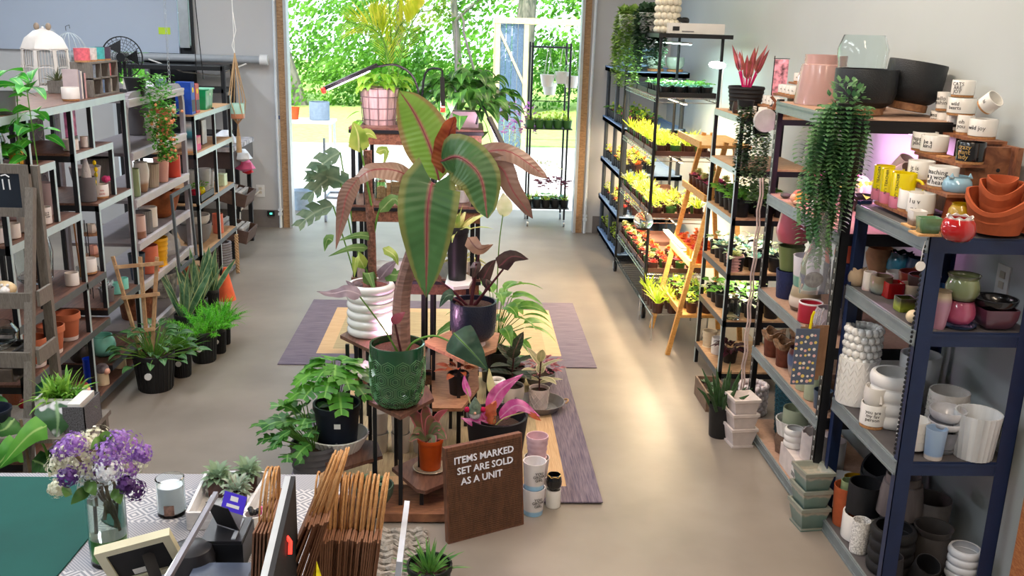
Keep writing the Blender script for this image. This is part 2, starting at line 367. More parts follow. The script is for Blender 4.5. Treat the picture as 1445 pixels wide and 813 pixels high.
r2=rug(-.85,.68,4.12,6.05,.008,'near flat woven rug with grey border running lengthwise under the plant stands',.16,True)
b=MB();t=thing('braided_rug','grey braided wool rug on the floor beside the paper bags','rug',(-.5,3.5,0))
for k in range(17):
 y=3.04+k*.05-3.5
 b.tube([(-.45+j*.02,y+.006*math.sin(j*2.1+k),.012+.006*math.cos(j*2.1))for j in range(41)],[.017+.006*math.sin(j*1.6+k)for j in range(41)],6)
b.build('braid',mat('grey felted wool','9c958c',.95,var=.35,scale=60,bump=.6,bscale=150),t)['kind']='stuff'
# outside
m_gravel=mat('pale gravel','d8d2ca',.95,var=.15,scale=60,bump=.5,bscale=70)
m_lawn=mat('lawn','a0b868',.95,var=.25,scale=9,bump=.6,bscale=40)
struct(MB().box(-25,20,YB+1.3,18.6,-.2,-.04).build('ground',m_gravel,smooth=False))
struct(MB().box(-40,30,18.6,60,-.2,-.03).build('ground',m_lawn,smooth=False))
m_bark=mat('grey tree bark','7d776c',.9,var=.3,scale=20,bump=.6,bscale=30,stretch=(1,1,.2))
def crown(mb,blobs,n,size,seed):
 rnd=random.Random(seed)
 for _ in range(n):
  cx,cy,cz,rx,ry,rz=rnd.choice(blobs)
  while True:
   p=Vector((rnd.uniform(-1,1),rnd.uniform(-1,1),rnd.uniform(-1,1)))
   if.25<p.length<1:break
  c=Vector((cx+p.x*rx,cy+p.y*ry,cz+p.z*rz));a=Vector((rnd.gauss(0,1),rnd.gauss(0,1),rnd.gauss(0,1))).normalized();q=a.orthogonal().normalized();s2=size*rnd.uniform(.6,1.4)
  bb=a.cross(q)
  mb.add([c-q*s2,c+bb*s2*.5,c+q*s2,c-bb*s2*.5],[(0,1,2,3)])
TL=['629e2c','4f8a26','7cb03c','43781f']
def tree(x,y,h,lean,r,k,label,n=3500,low=1.0):
 t=thing('leafy_tree',label,'tree',(x,y,-.1))
 pts=[(0,0,0),(lean*.3,0,h*.3),(lean*.7,.1,h*.6),(lean,0,h)]
 b=MB();b.tube(pts,[r,r*.85,r*.65,r*.3],9)
 for q in range(6):
  z=h*(.35+q*.1);a=q*2.4+x;lx=lean*z/h
  b.tube([(lx,0,z),(lx+math.cos(a)*.9,math.sin(a)*.9,z+.8),(lx+math.cos(a)*1.7,math.sin(a)*1.7,z+1.3)],[r*.4,r*.25,r*.1],6)
 b.build('trunk',m_bark,t)
 rnd=random.Random(k*5+3)
 bl=[(lean*.6+rnd.uniform(-2,2),rnd.uniform(-1.3,1.3),low+rnd.uniform(.1,1)*(h-low),rnd.uniform(.8,1.5),rnd.uniform(.8,1.4),rnd.uniform(.7,1.2))for _ in range(11)]
 b=MB();crown(b,bl,n,.085,k);b.build('crown',leafmat('tree leaves %d'%(k%4),TL[k%4],TL[(k+1)%4],trans=.45,pscale=1.2),t,smooth=False)
tree(-4.6,27,7.5,-2.2,.22,1,'leafy tree with a grey trunk leaning left beyond the lawn',low=2)
tree(1.4,26,8.0,.35,.30,2,'stout straight grey tree trunk beyond the lawn right of the tall palm',low=2.2)
for i,(x,y,h,lab)in enumerate(((-9.5,29,7.5,'bushy light green tree at the far left of the doorway'),(-7.2,31,8.5,'tall light green tree behind the leaning trunk'),(-2.2,31,8.5,'full green tree seen straight through the middle of the doorway'),(-.2,29,7,'young green tree between the two grey trunks'),(3.6,29,8,'green tree behind the mesh covered frame'),(6.4,29,8.5,'green tree beyond the timber top rail'),(9.0,31,8.5,'green tree by the pale sided house'))):
 tree(x,y,h,R(-.6,.6),.13,i+3,lab,4200,.4)
for i,(x,y)in enumerate(((-9,27.5),(-6.3,27),(-3.7,27.4),(-1.2,27),(1.6,27.6),(4.2,27.2),(7.2,27.4))):
 b=MB();rnd=random.Random(i);bl=[(rnd.uniform(-1.3,1.3),rnd.uniform(-.5,.5),rnd.uniform(.3,1.4),.9,.7,.7)for _ in range(7)]
 crown(b,bl,2600,.07,i+40);tag(b.build('shrub',leafmat('tree leaves %d'%(i%4),TL[i%4],trans=.45),loc=(x,y,-.05),smooth=False),['shrub at the far left of the lawn edge','shrub under the leaning grey trunk','shrub right of the leaning trunk at the lawn edge','shrub behind the palm at the lawn edge','shrub below the stout straight trunk','shrub behind the mesh frame at the lawn edge','shrub near the pale sided house'][i],'shrub')
b=MB();rnd=random.Random(99);crown(b,[(x,36+(x*7%3),z,2.6,1.5,1.8)for x in range(-16,16,3)for z in(1.2,4,7)],26000,.13,99)
tag(b.build('woodland',leafmat('far leaves','6aa632','8cc048',trans=.4,pscale=.6),smooth=False),'dense bright green woodland filling the view beyond the lawn','woodland',kind='stuff')
t=thing('house','pale blue sided house corner at the right of the doorway','house',(3.9,20.6,0))
hm=mat('pale blue siding','b9c6d6',.7,var=.05);
MB().box(-.55,4,.05,4,-.05,6).build('wall',mat('house wall','a9b6c6',.8,var=.05),t,smooth=False)
for k in range(26):MB().box(-.55,4,-.01,.05,.05+k*.2,.23+k*.2).build('siding_board',hm,t,smooth=False)
MB().box(-.68,-.55,-.03,.05,-.05,6).build('corner_board',mat('white painted wood','e8ecf0',.6,var=.03),t,smooth=False)
# racks and shelving
m_blackb=mat('blue black enamel','1d2b4c',.38,var=.08)
m_keyb=mat('highlight grey beam enamel','7f898c',.4,metal=.2,var=.08)  # beam colour lightened to carry the highlights of lit beams
m_particle=mat('particle board','a88a78',.85,var=.12,scale=60)
m_dshelf=mat('charcoal shelf liner','4d4a4c',.7,var=.1)
m_slot=mat('bright slot edge','cfd4d2',.5,var=.1)
def rivet_rack(name,label,x0,x1,y0,y1,levels,top,endm,shm,beam_h=.055,slots=True,w=.04,wx=.04):
 t=thing(name,label,'rack',(x0,y0,0));X,Y_=x1-x0,y1-y0
 for(px,sx)in((0,1),(X,-1)):
  for(py,sy)in((0,1),(Y_,-1)):
   b=MB()
   b.box(min(px,px+sx*wx),max(px,px+sx*wx),min(py,py+sy*.003),max(py,py+sy*.003),0,top)
   b.box(min(px,px+sx*.003),max(px,px+sx*.003),min(py,py+sy*w),max(py,py+sy*w),0,top)
   po=b.build('post',endm,t)
   if slots and px==0:
    s=MB();z=.06
    while z<top-.03:
     for k in range(1):s.cyl((-.0008,sy*.02+py,z),(.0008,sy*.02+py,z),.0065,n=8)
     s.box(-.0008,.0008,py+sy*.02-.003,py+sy*.02+.003,z-.016,z)
     z+=.05
    s.build('keyhole',m_slot,po)
 for z in levels:
  MB().box(.006,X-.006,.006,Y_-.006,z-.016,z).build('shelf',shm,t)
  for(a,bb)in(((-.003,.006),(0.04,Y_-.04)),((X-.006,X),(.04,Y_-.04))):
   b=MB();b.box(a[0],a[1],bb[0]-.035,bb[1]+.035,z-beam_h,z-.0);b.box(a[0]-.004,a[1]+.0,bb[0]-.03,bb[1]+.03,z-.012,z-.004);b.box(a[0]-.004,a[1],bb[0]-.03,bb[1]+.03,z-beam_h,z-beam_h+.01)
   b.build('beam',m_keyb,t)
  for bb in((.004,.011),(Y_-.011,Y_-.004)):
   b=MB();b.box(wx,X-wx,bb[0],bb[1],z-beam_h,z-.002);b.box(wx,X-wx,bb[0]-.004,bb[1]+.004,z-.02,z-.008);b.build('end_beam',endm,t)
 return t
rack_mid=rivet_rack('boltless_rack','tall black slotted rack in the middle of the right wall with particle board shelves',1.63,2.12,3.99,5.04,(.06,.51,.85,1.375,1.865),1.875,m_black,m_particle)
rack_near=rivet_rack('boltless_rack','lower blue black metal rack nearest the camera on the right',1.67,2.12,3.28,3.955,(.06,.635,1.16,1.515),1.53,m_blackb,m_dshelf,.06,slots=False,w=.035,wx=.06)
m_bar=mat('pale brushed bar','b4c3c6',.4,metal=.3,var=.05)
def etagere(name,label,x0,x1,ys,zs,cells,m_fr=None,face=1,top=None,sh_m=None):
 """ys: post positions, zs: shelf heights, cells: (post i, post j, level) shelf spans. face: +1 aisle on +x side"""
 t=thing(name,label,'shelf unit',(x0,ys[0],0));X=x1-x0;fr=X if face>0 else 0
 for(i,z0,z1)in cells['posts']:
  y=ys[i]-ys[0]
  for xx in(0.0,X):
   s=-1 if xx>0 else 1
   MB().box(min(xx,xx+s*.022),max(xx,xx+s*.022),y,y+.022,z0,z1).build('post',m_black,t)
  xf=X+.0005 if face>0 else-.0025
  MB().box(xf,xf+.002,y+.001,y+.021,z0,z1).build('front_strip',m_bar,t)
 for(i,j,z)in cells['shelves']:
  y0,y1=ys[i]-ys[0],ys[j]-ys[0]+.022
  MB().box(.0,X,y0,y1,z-.012,z).build('shelf',sh_m or m_shelfw,t)
  for ye in(y0,y1-.02):MB().box(0,X,ye,ye+.02,z-.045,z-.012).build('end_rail',m_black,t)
  b=MB()
  if face>0:b.box(X-.001,X+.003,y0,y1,z-.04,z-.003)
  else:b.box(-.003,.001,y0,y1,z-.04,z-.003)
  b.build('front_rail',m_bar if z>.8 else mat('dark brushed bar','54585c',.4,metal=.3),t)
 return t
AY_=[4.33,4.62,4.87,5.14,5.41,5.68,5.94]
etA=etagere('display_shelf','stepped black metal and walnut display shelf at the left holding the birdcages',-2.52,-2.07,AY_,None,{'posts':[(0,0,1.745),(1,0,1.745),(2,1.18,1.48),(3,0,1.745),(4,1.48,1.745),(5,1.18,1.48),(4,.56,1.16),(6,0,1.745)],'shelves':[(0,6,1.755),(0,2,1.49),(3,5,1.49),(0,3,1.175),(4,6,1.175),(0,3,.79),(3,4,.78),(4,6,.56),(0,4,.5),(4,6,.22),(0,6,.1)]})
m_gmould=mat('grey moulded plastic','8f8a90',.5,var=.06)
t=thing('arched_rack','grey rack with rounded hoop ends behind the stepped shelf on the left','rack',(-2.1,6.06,0))
rackB=t
def hoop(x,mt):
 b=MB();L=1.22;r=.14;H_=1.72;pts=[(x,0,0),(x,0,H_-r)]
 for k in range(1,7):a=pi-k*pi/12;pts.append((x,r+r*math.cos(a),H_-r+r*math.sin(a)))
 for k in range(0,7):a=pi/2-k*pi/12;pts.append((x,L-r+r*math.cos(a),H_-r+r*math.sin(a)))
 pts.append((x,L,0));
 for p,q in zip(pts,pts[1:]):b.bar(p,q,.045,.03,up=(1,0,0))
 return b
hoop(-.015,0).build('front_hoop',m_gmould,t);hoop(-.43,0).build('rear_hoop',m_gmould,t)
for z in(.2,.51,.79,1.07,1.37,1.7):
 b=MB();b.box(-.43,-.01,.025,1.195,z-.02,z);b.build('shelf',m_gmould,t)
 b=MB();b.box(-.012,.012,.02,1.2,z-.045,z+.004);b.box(.012,.016,.02,1.2,z-.012,z+.004);b.build('front_rail',mat('pale grey plastic','b9b4b8',.5,var=.05),t)
m_bamboo=wood('light bamboo board','a8805c','c9a57c',(3,14,3))
t=rackC=etagere('display_shelf','black framed shelf with light wooden boards beyond the hooped rack',-2.5,-2.07,[7.42,8.0,8.55],None,{'posts':[(0,0,1.48),(2,0,1.56),(1,0,1.5)],'shelves':[(0,2,1.49),(0,2,1.2),(0,2,.8),(0,2,.4),(0,2,.08)]},sh_m=m_bamboo)
m_gw=wood('grey ladder wood','665f58','7d766d',(30,30,4),.7)
t=ladder=thing('ladder_shelf','weathered grey wooden ladder shelf at the left edge with a chalkboard header','shelf',(-1.86,3.83,0))
for xx in(-.03,-.66):
 MB().bar((xx,0,0),(xx,.37,1.47),.035,.035).build('leg',m_gw,t)
 MB().bar((xx+.0,.43,0),(xx,.42,1.56),.04,.03).build('leg',m_gw,t)
for z in(1.0,.75,.46):
 y0=.02+z*.2517;b=MB();b.box(-.625,-.055,y0,.40,z-.035,z-.02);b.build('tray_base',m_gw,t)
 b=MB();b.box(-.66,-.02,y0-.04,y0-.025,z-.04,z+.03);b.build('tray_front',m_gw,t)
 b=MB();b.box(-.01,.003,y0,.40,z-.04,z+.03);b.build('tray_side',m_gw,t)
b=MB();b.box(-.66,-.03,.365,.385,1.34,1.38);b.box(-.66,-.03,.365,.385,1.53,1.57);b.box(-.07,-.03,.36,.385,1.34,1.57);b.box(-.66,-.62,.36,.385,1.34,1.57);b.build('chalkboard_frame',m_gw,t)
cb=MB().box(-.62,-.07,.37,.38,1.38,1.53).build('chalkboard',mat('chalkboard','1b2430',.8,var=.15,scale=9),t)
b=MB()
for x in(-.145,-.118):b.tube([(x,.366,1.505),(x+.002,.366,1.46)],.003,6)
b.tube([(-.150,.366,1.52),(-.13,.366,1.525),(-.115,.366,1.515)],.003,6);b.build('chalk_writing',mat('chalk white','e8eaec',.9,var=0),cb)
t=wire=thing('wire_rack','black wire rack on castors loaded with trays of succulents under grow lights','rack',(1.42,7.2,0));X,Y_=.46,1.5
for(px,py)in((0,0),(X,0),(0,Y_),(X,Y_)):
 MB().cyl((px,py,.1),(px,py,2.17),.0125,n=10).build('post',m_black,t)
 b=MB();b.cyl((px-.012,py,.045),(px+.012,py,.045),.045,n=16);b.cyl((px,py,.05),(px,py,.1),.01,n=8);b.build('castor',m_dblack,t)
 MB().box(px-.02,px-.014,py-.02,py+.02,.03,.1).box(px+.014,px+.02,py-.02,py+.02,.03,.1).build('castor_fork',m_silver,t)
WZ=[.36,.80,1.28,1.72]
for z in[.14]+WZ:
 b=MB()
 for e in(0,X):b.tube([(e,0,z),(e,Y_,z)],.004,5);b.tube([(e,0,z-.03),(e,Y_,z-.03)],.004,5)
 for e in(0,Y_):b.tube([(0,e,z),(X,e,z)],.004,5);b.tube([(0,e,z-.03),(X,e,z-.03)],.004,5)
 k=0
 while k*.04<Y_:b.tube([(0,k*.04,z+.003),(X,k*.04,z+.003)],.0022,4,cap=False);k+=1
 for e in(0,X):
  pz=[(e,j*.05,z-.03*(j%2))for j in range(31)];b.tube(pz,.0022,4)
 b.build('wire_shelf',m_chrome if z>.3 else m_black,t)
MB().box(-.03,X+.06,-.06,Y_,2.16,2.19).build('top_board',m_black,t)
m_bplas=mat('blue grey plastic','86a2c8',.5,var=.06)
t=bshelf=thing('plastic_shelf','blue grey plastic shelf in the far corner beside the doorway','shelf',(1.46,8.98,0));X,Y_=.6,1.36
for z in(.1,.47,.88,1.32,1.84):
 b=MB();b.box(0,X,0,Y_,z-.05,z-.012);b.box(0,.02,0,Y_,z-.05,z);b.box(X-.02,X,0,Y_,z-.05,z);b.box(0,X,0,.02,z-.05,z);b.box(0,X,Y_-.02,Y_,z-.05,z);b.build('shelf',m_bplas,t)
for(px,py)in((.04,.04),(X-.04,.04),(.04,Y_-.04),(X-.04,Y_-.04),(.04,Y_/2)):
 MB().cyl((px,py,0),(px,py,1.84),.022,n=10).build('post',mat('dark grey tube','3c434c',.5),t)
etD=etagere('display_shelf','slim black and walnut display shelf between the wire rack and the slotted rack',1.6,2.06,[5.57,6.17],None,{'posts':[(0,0.0,1.73),(1,0,1.73)],'shelves':[(0,1,1.735),(0,1,1.43),(0,1,1.13),(0,1,.79),(0,1,.49),(0,1,.15)]},face=-1,sh_m=m_bamboo)
# centre plant stands
m_purple=m_shelfw
def stand(name,label,poly,z,legs,m_top=None,zb=0.0,th=.018,cat='plant stand'):
 cx=sum(p[0]for p in poly)/len(poly);cy=sum(p[1]for p in poly)/len(poly)
 t=thing(name,label,cat,(cx,cy,zb));b=MB();n=len(poly)
 vs=[(p[0]-cx,p[1]-cy,z-zb-th)for p in poly]+[(p[0]-cx,p[1]-cy,z-zb)for p in poly]
 b.add(vs,[tuple(range(n))[::-1],tuple(range(n,2*n))]+[(i,(i+1)%n,n+(i+1)%n,n+i)for i in range(n)])
 b.build('board',m_top or m_shelfw,t)
 for(lx,ly)in legs:MB().box(lx-cx-.009,lx-cx+.009,ly-cy-.009,ly-cy+.009,0,z-zb-th).build('leg',m_black,t)
 return t
def P2(u,v,z):p=at(u,v,z=z);return(p.x,p.y)
t=centre=thing('tiered_plant_stand','tall black framed walnut tiered stand in the centre holding the big banana plant','plant stand',(-.30,3.93,.01))
def cb_(nm,x0,x1,y0,y1,z0,z1,m):return MB().box(x0+.30,x1+.30,y0-3.93,y1-3.93,z0-.01,z1-.01).build(nm,m,t)
cb_('lower_deck',-.36,.12,3.93,4.22,.01,.05,wood('orange brown deck','6d4632','99684a',(2,12,2)))
YT=5.15
ztop=at(590,181,y=YT).z;z2=at(590,290,y=YT).z;z3=at(590,392,y=YT).z;z4=at(590,520,y=YT).z
xa,xb,xc=at(499,250,y=YT).x,at(676,250,y=YT).x,at(598,250,y=YT).x
for xx in(xa,xa+.065,xc,xc+.05,xb-.03,xb):
 for yy in(YT,YT+.36):cb_('post',xx-.011,xx+.011,yy-.011,yy+.011,.01,ztop,m_black)
for zz,nm in((ztop,'top_shelf'),(z2,'shelf'),(z3,'shelf'),(z4,'shelf')):
 cb_(nm,xa-.02,xb+.02,YT-.02,YT+.38,zz-.02,zz,m_shelfw)
 cb_('front_apron',xa-.01,xb+.01,YT-.024,YT-.012,zz-.09,zz-.02,m_barkw)
 cb_('rail',xa-.02,xb+.02,YT-.03,YT-.018,zz-.03,zz-.012,m_black)
zg=at(565,585,y=3.99).z
stand('hexagon_plant_stand','hexagonal walnut topped stand with black legs under the green honeycomb pot',[P2(520,566,zg),P2(565,588,zg),P2(612,562,zg),P2(604,545,zg),P2(560,530,zg),P2(522,542,zg)],zg,[(-.28,4.02),(-.20,4.20),(-.41,4.17),(-.33,4.42)],zb=.05)
zw=.655
stand('corner_plant_stand','walnut topped stand with black legs under the tall white ribbed pot',[P2(480,473,zw),P2(521,493,zw),P2(575,490,zw),P2(578,455,zw),P2(520,450,zw)],zw,[P2(490,481,zw),P2(521,487,zw),P2(563,483,zw),P2(560,456,zw),P2(508,462,zw)],zb=.0)
zl=.215
stand('low_plant_stand','low walnut board stand under the monstera in its white saucer',[P2(425,638,zl),P2(478,662,zl),P2(540,643,zl),P2(532,622,zl),P2(455,618,zl)],zl,[P2(478,655,zl),P2(440,636,zl),P2(528,636,zl)],zb=.0)
zr=.15
stand('low_plant_stand','low hexagonal walnut stand under the orange potted rubber plant',[P2(553,660,zr),P2(588,690,zr),P2(600,693,zr),P2(637,678,zr),P2(637,648,zr),P2(600,640,zr)],zr,[P2(566,662,zr),P2(595,684,zr),P2(628,655,zr)],zb=.05)
zm=at(655,510,y=4.45).z
m_tan=wood('tan board','8a6146','b58660',(3,12,3))
stand('plant_stand','tan wooden topped stand with black legs under the dark navy pot',[P2(596,482,zm),P2(655,510,zm),P2(700,492,zm),P2(705,470,zm),P2(650,462,zm)],zm,[P2(648,505,zm),P2(690,488,zm),P2(612,482,zm)],m_tan,zb=.0)
zd=.39
stand('plant_stand','wide tan wooden board stand low behind the hexagonal stand',[P2(610,576,zd),P2(652,576,zd),P2(676,545,zd),P2(672,492,zd),P2(608,494,zd)],zd,[P2(614,572,zd),P2(648,570,zd),P2(668,500,zd),P2(614,500,zd)],m_tan,zb=.0)
zs=at(650,402,y=4.95).z
stand('white_stool','small white topped stool with black legs under the black nursery pot',[P2(628,400,zs),P2(640,405,zs),P2(662,403,zs),P2(668,392,zs),P2(655,385,zs),P2(632,387,zs)],zs,[P2(638,400,zs),P2(660,398,zs),P2(655,388,zs)],m_white)
# pots
PROF={'cyl':[(.94,0),(.99,.02),(1,.06),(1,.98),(.985,1)],'taper':[(.70,0),(.73,.015),(.99,.97),(1,1)],'steep':[(.82,0),(.84,.02),(.99,.97),(1,1)],'bowl':[(.45,0),(.55,.03),(.80,.22),(.95,.55),(1,.95),(.99,1)],'belly':[(.62,0),(.8,.08),(.97,.3),(1,.5),(.93,.74),(.80,.93),(.82,1)],'globe':[(.5,0),(.75,.08),(.96,.3),(1,.5),(.92,.75),(.72,.93),(.76,1)],'vase':[(.62,0),(.72,.1),(.95,.5),(1,.72),(.85,.92),(.82,.96),(.9,1)],'jar':[(.72,0),(.8,.04),(.98,.3),(1,.55),(.88,.78),(.84,.84),(.95,.95),(.97,1)],'cup':[(.9,0),(.99,.03),(1,.1),(1,.98),(.985,1)],'nursery':[(.78,0),(.80,.02),(.94,.86),(.945,.87),(1,.875),(1,.99),(.985,1)],'terra':[(.68,0),(.7,.02),(.88,.76),(.89,.77),(1,.775),(1,.99),(.98,1)],'roundcup':[(.6,0),(.72,.03),(.92,.16),(1,.4),(1,.97),(.985,1)],'inv':[(1,0),(1,.05),(.93,.5),(.84,.8),(.75,.82),(.75,1)],'flare':[(.6,0),(.62,.05),(.75,.4),(.98,.95),(1,1)],'saucer':[(.8,0),(.84,.1),(.97,.8),(1,1)],'egg':[(.74,0),(.85,.04),(1,.3),(.99,.45),(.86,.93),(.84,1)],'wtop':[(.55,0),(.7,.04),(.92,.3),(1,.6),(.97,.9),(.93,1)]}
def pot_mb(kind,r,h,t=None,n=30,soil=None,oval=1):
 t=t or max(.0035,r*.07);b=MB();fn=None;base=kind.split('.')[0]
 if kind.startswith('rings'):
  k=int(kind[5:]);P_=[(.86,0)]
  for i in range(k):
   for j in range(1,8):
    a=pi*j/8;P_.append((.86+.14*math.sin(a)*(1-.0*i),(i+(1-math.cos(a))/2)/k))
  P_.append((.84,1));dp=.85
 elif kind.startswith('ribs'):
  k=int(kind[4:]);P_=[(.9-.0,0)]
  for i in range(k):
   P_+=[(.97*(.8+.2*i/k),(i+.15)/k),(1*(.8+.2*(i+1)/k),(i+.5)/k),(.97*(.8+.2*(i+1)/k),(i+.85)/k)]
  P_.append((.97,1));dp=.85
 elif base in PROF:P_=PROF[base];dp=.86
 else:P_=PROF['cyl'];dp=.86
 if len(kind.split('.'))>1:
  m=kind.split('.')[1]
  if m=='flute':n=72;fn=lambda r_,z,a,i:(r_*(1+.018*math.cos(24*a))if i<NO else r_,z)
  elif m=='scal':n=64;fn=lambda r_,z,a,i:(r_,z+(h*.035*math.cos(9*a)if z>h*.9 else 0))
  elif m=='ruffle':n=48;fn=lambda r_,z,a,i:(r_*(1+(.10*math.sin(6*a)if z>h*.7 else 0)),z+(h*.05*math.sin(7*a+1)if z>h*.85 else 0))
  elif m=='drop':n=48;fn=lambda r_,z,a,i:(r_,z-(h*.22*(1+math.cos(2*a))/2 if z>h*.9 else 0))
  elif m=='sq':
   n=32
   def fn(r_,z,a,i):
    c,s_=abs(math.cos(a)),abs(math.sin(a));return(r_*min(1.32,1/max(c,s_))*.86,z)
  elif m=='knob':n=64;fn=lambda r_,z,a,i:(r_*(1+(.05*math.cos(14*a+(pi if int(z/h*5)%2 else 0))if i<NO else 0)),z)
 NO=len(P_)
 out=[(r*a,h*z)for a,z in P_]
 rt=out[-1][0]-t
 fl=h*.1 if soil is None else h*soil
 def ri(z):
  zz=z/h
  for(a0,z0),(a1,z1)in zip(P_,P_[1:]):
   if z0<=zz<=z1 and z1>z0:return r*(a0+(a1-a0)*(zz-z0)/(z1-z0))-t
  return rt
 inn=[(rt,h*.995)]
 for q in(.85,.6,.35,.1):
  z=fl+(h-fl)*q
  if z<h*.97:inn.append((max(.2*r,min(ri(z),r)if base not in('rings',)else rt),z))
 inn.append((inn[-1][0]*.96,fl))
 b.lathe(out+inn,n,fn=fn)
 if oval!=1:b.v=[(x,y*oval,z)for x,y,z in b.v]
 return b
def place(u,vb,w,hp,z,y=None):
 """where a round thing stands: its lower front edge seen at (u, vb) on the level z, w px wide, hp px tall"""
 p=at(u,vb,z=z)if y is None else at(u,vb,y=y)
 s=(p-Vector((0,0,CAMH))).length/F;r=w*s/2
 d=Vector((p.x,p.y,0)).normalized();q=at(u,vb-hp,y=p.y)
 h=max(.01,q.z-p.z);c=p+d*r*.8
 return c.x,c.y,r,h
def G(*a,**k):return mat(*a,**{**dict(rough=.35,coat=.4,var=.05),**k})
mw=m_white
POTS={'n':0}
m_cork=mat('cork','b98b62',.85,var=.25,scale=120)
def pot(kind,u,vb,w,hp,z,m,label,cat='pot',group=None,name=None,cork=0,soil=None,tilt=None,az=None,xy=None,rh=None,oval=1,face=None,**k):
 x,y,r,h=place(u,vb,w,hp,z)
 if xy:x,y=xy
 if rh:r,h=rh
 ck=h*.12 if cork else 0
 b=pot_mb(kind,r,h-ck,oval=oval);nm=name or{'mug':'mug','bowl':'bowl'}.get(cat,'planter')
 if not cork and not soil and not face and tilt is None:
  o=b.build(nm,m,loc=(x,y,z));tag(o,label,cat,group);T=o
 else:
  T=thing(nm,label,cat,(x,y,z),0,group)
  b.build('pot_body',m,T,loc=(0,0,ck))
  if cork:MB().lathe([(r*.93,0),(r*.95,ck*.2),(r*.95,ck)],28).build('cork_base',m_cork,T)
  if soil:MB().lathe([(r*.9,h*.78),(r*.85,h*.84)],24).build('soil',m_soil,T)
  if tilt:T.rotation_euler=tilt;T.location.z+=r*abs(math.sin(tilt[0]or tilt[1]))*.95
 if az is not None:T.rotation_euler=(0,0,az)
 return dict(o=T,x=x,y=y,r=r,h=h,z=z,top=z+h)
m_ink=mat('black lettering','26262a',.6,var=0)
m_gold=mat('gold lettering','d9b36a',.35,metal=.5,var=0)
def word(P_,s,size,frac=.55,m=None,da=0,**k):
 a=FACE(P_['x'],P_['y'])+da
 wrap_text(s,size,P_['r']*k.pop('rf',1.0),P_['h']*frac,a,**k).build('lettering',m or m_ink,P_['o'])
 # rack 3 (near right): top
Z=1.53
t=riser=thing('stepped_riser','brown wooden stepped riser of four boards against the right wall full of small cups','riser',(1.72,3.5,Z))
steps=[]
for nm,x,uv in(('D',1.76,(1265,296)),('C',1.84,(1320,268)),('B',1.94,(1330,224)),('A',2.07,(1370,195))):
 steps.append((x,at(*uv,x=x-.045).z))
SZ={n_:s_[1]for n_,s_ in zip('DCBA',steps)}
ends={'D':(at(1217,283,z=SZ['D']).y,at(1312,308,z=SZ['D']).y),'C':(at(1290,256,z=SZ['C']).y,at(1360,275,z=SZ['C']).y),'B':(at(1275,213,z=SZ['B']).y,at(1390,233,z=SZ['B']).y),'A':(at(1308,184,z=SZ['A']).y,at(1425,200,z=SZ['A']).y)}
m_risw=wood('chestnut wood','6f4430','9a6544',(3,12,3))
for n_,(x,z)in zip('DCBA',steps):
 y1,y0=ends[n_];MB().box(x-.05-1.72,x+.05-1.72,y0-3.5,y1-3.5,z-.012-Z,z-Z).build('step_board',m_risw,t)
MB().box(1.93-1.72,1.95-1.72,.1,.5,0,SZ['B']-.012-Z).box(2.10-1.72,2.12-1.72,.05,.5,0,SZ['A']-.012-Z).build('back_board',m_risw,t)
b=MB();yN=ends['B'][1]+.03-3.5;b.box(.2,.37,yN-.0,yN+.018,0,SZ['A']-.013-Z);b.build('end_panel',m_risw,t)
MB().cyl((.33,yN-.001,.19),(.33,yN+.002,.19),.008,n=12).build('hanging_hole',m_black,t)
print('steps',SZ,ends)
def cup(u,vb,w,hp,st,label,m=None,txt=None,tm=None,group=None,tilt=None,cork=1,**k):
 x=dict(zip('DCBA',steps))[st][0]if isinstance(st,str)else None;z=SZ[st]if isinstance(st,str)else st
 p=at(u,vb,z=z);s=(p-Vector((0,0,CAMH))).length/F;r=w*s/2;y=p.y+r*.75
 h=hp*s*.98
 if x is None:xx=p.x+r*.3
 else:xx=x
 P_=pot('cup',u,vb,w,hp,z,m or mw,label,'pot',group,name='cup_planter',cork=cork,tilt=tilt,xy=(xx,y),rh=(r,h),face=1,**k)
 if txt:word(P_,txt,h*.3,.55,tm,-.5,space=.75)
 return P_
A1=cup(1321,182,18,23,'A','small white cork based cup at the far end of the riser top board',txt='blessed\nand\nloved')
A2=cup(1338,184,17,22,'A','second white cup from the far end of the riser top board',txt='joy')
A3=cup(1354,187,16,21,'A','third white cup from the far end of the riser top board',txt='be')
A4=cup(1371,191,21,25,'A','fourth white cup along the riser top board',txt='oh\nyou')
A5=cup(1397,197,34,25,'A','widest white cup at the near end of the riser top board, under a tilted cup',txt='wild joy')
B1=cup(1331,161,17,25,A1['top']+.002,'white cup with black words in the second layer of the pyramid on the riser',txt='hello\nsunshine')
B2=cup(1355,163,34,22,A3['top']+.002,'wide white cup in the second layer of the pyramid on the riser',txt='wild\nhearts')
B1['o'].location=(2.07,(A1['y']+A2['y'])/2,A1['top']+.002);B2['o'].location=(2.07,(A3['y']+A4['y'])/2,A3['top']+.006)
C1=cup(1350,140,33,25,2.0,'white cup with black writing on the very top of the pyramid',txt='CATS\nARE\nJOY');C1['o'].location=(2.07,B2['o'].location.y+.01,B2['o'].location.z+B2['h']+.002)
TC=cup(1402,172,36,30,2.0,'white cup lying tilted with its open mouth to the right, on top of another cup',txt='hi');TC['o'].location=(2.06,A5['y']-.0,A5['top']+.045);TC['o'].rotation_euler=(.75,.5,0)
cup(1297,214,32,25,'B','white cup with small black words, behind its twin on the second riser board',txt='happy\nplace')
cup(1312,218,34,24,'B','white cup on the second riser board with an empty cork disc beside it',txt='be a\nkind')
o=MB().lathe([(.028,0),(.028,.006)],24).build('cork_disc',m_cork,loc=(1.92,ends['B'][1]+.21,SZ['B']));tag(o,'empty round cork disc on the second riser board','coaster')
bk=mat('black glaze','0e0f12',.25,var=.02,coat=.6)
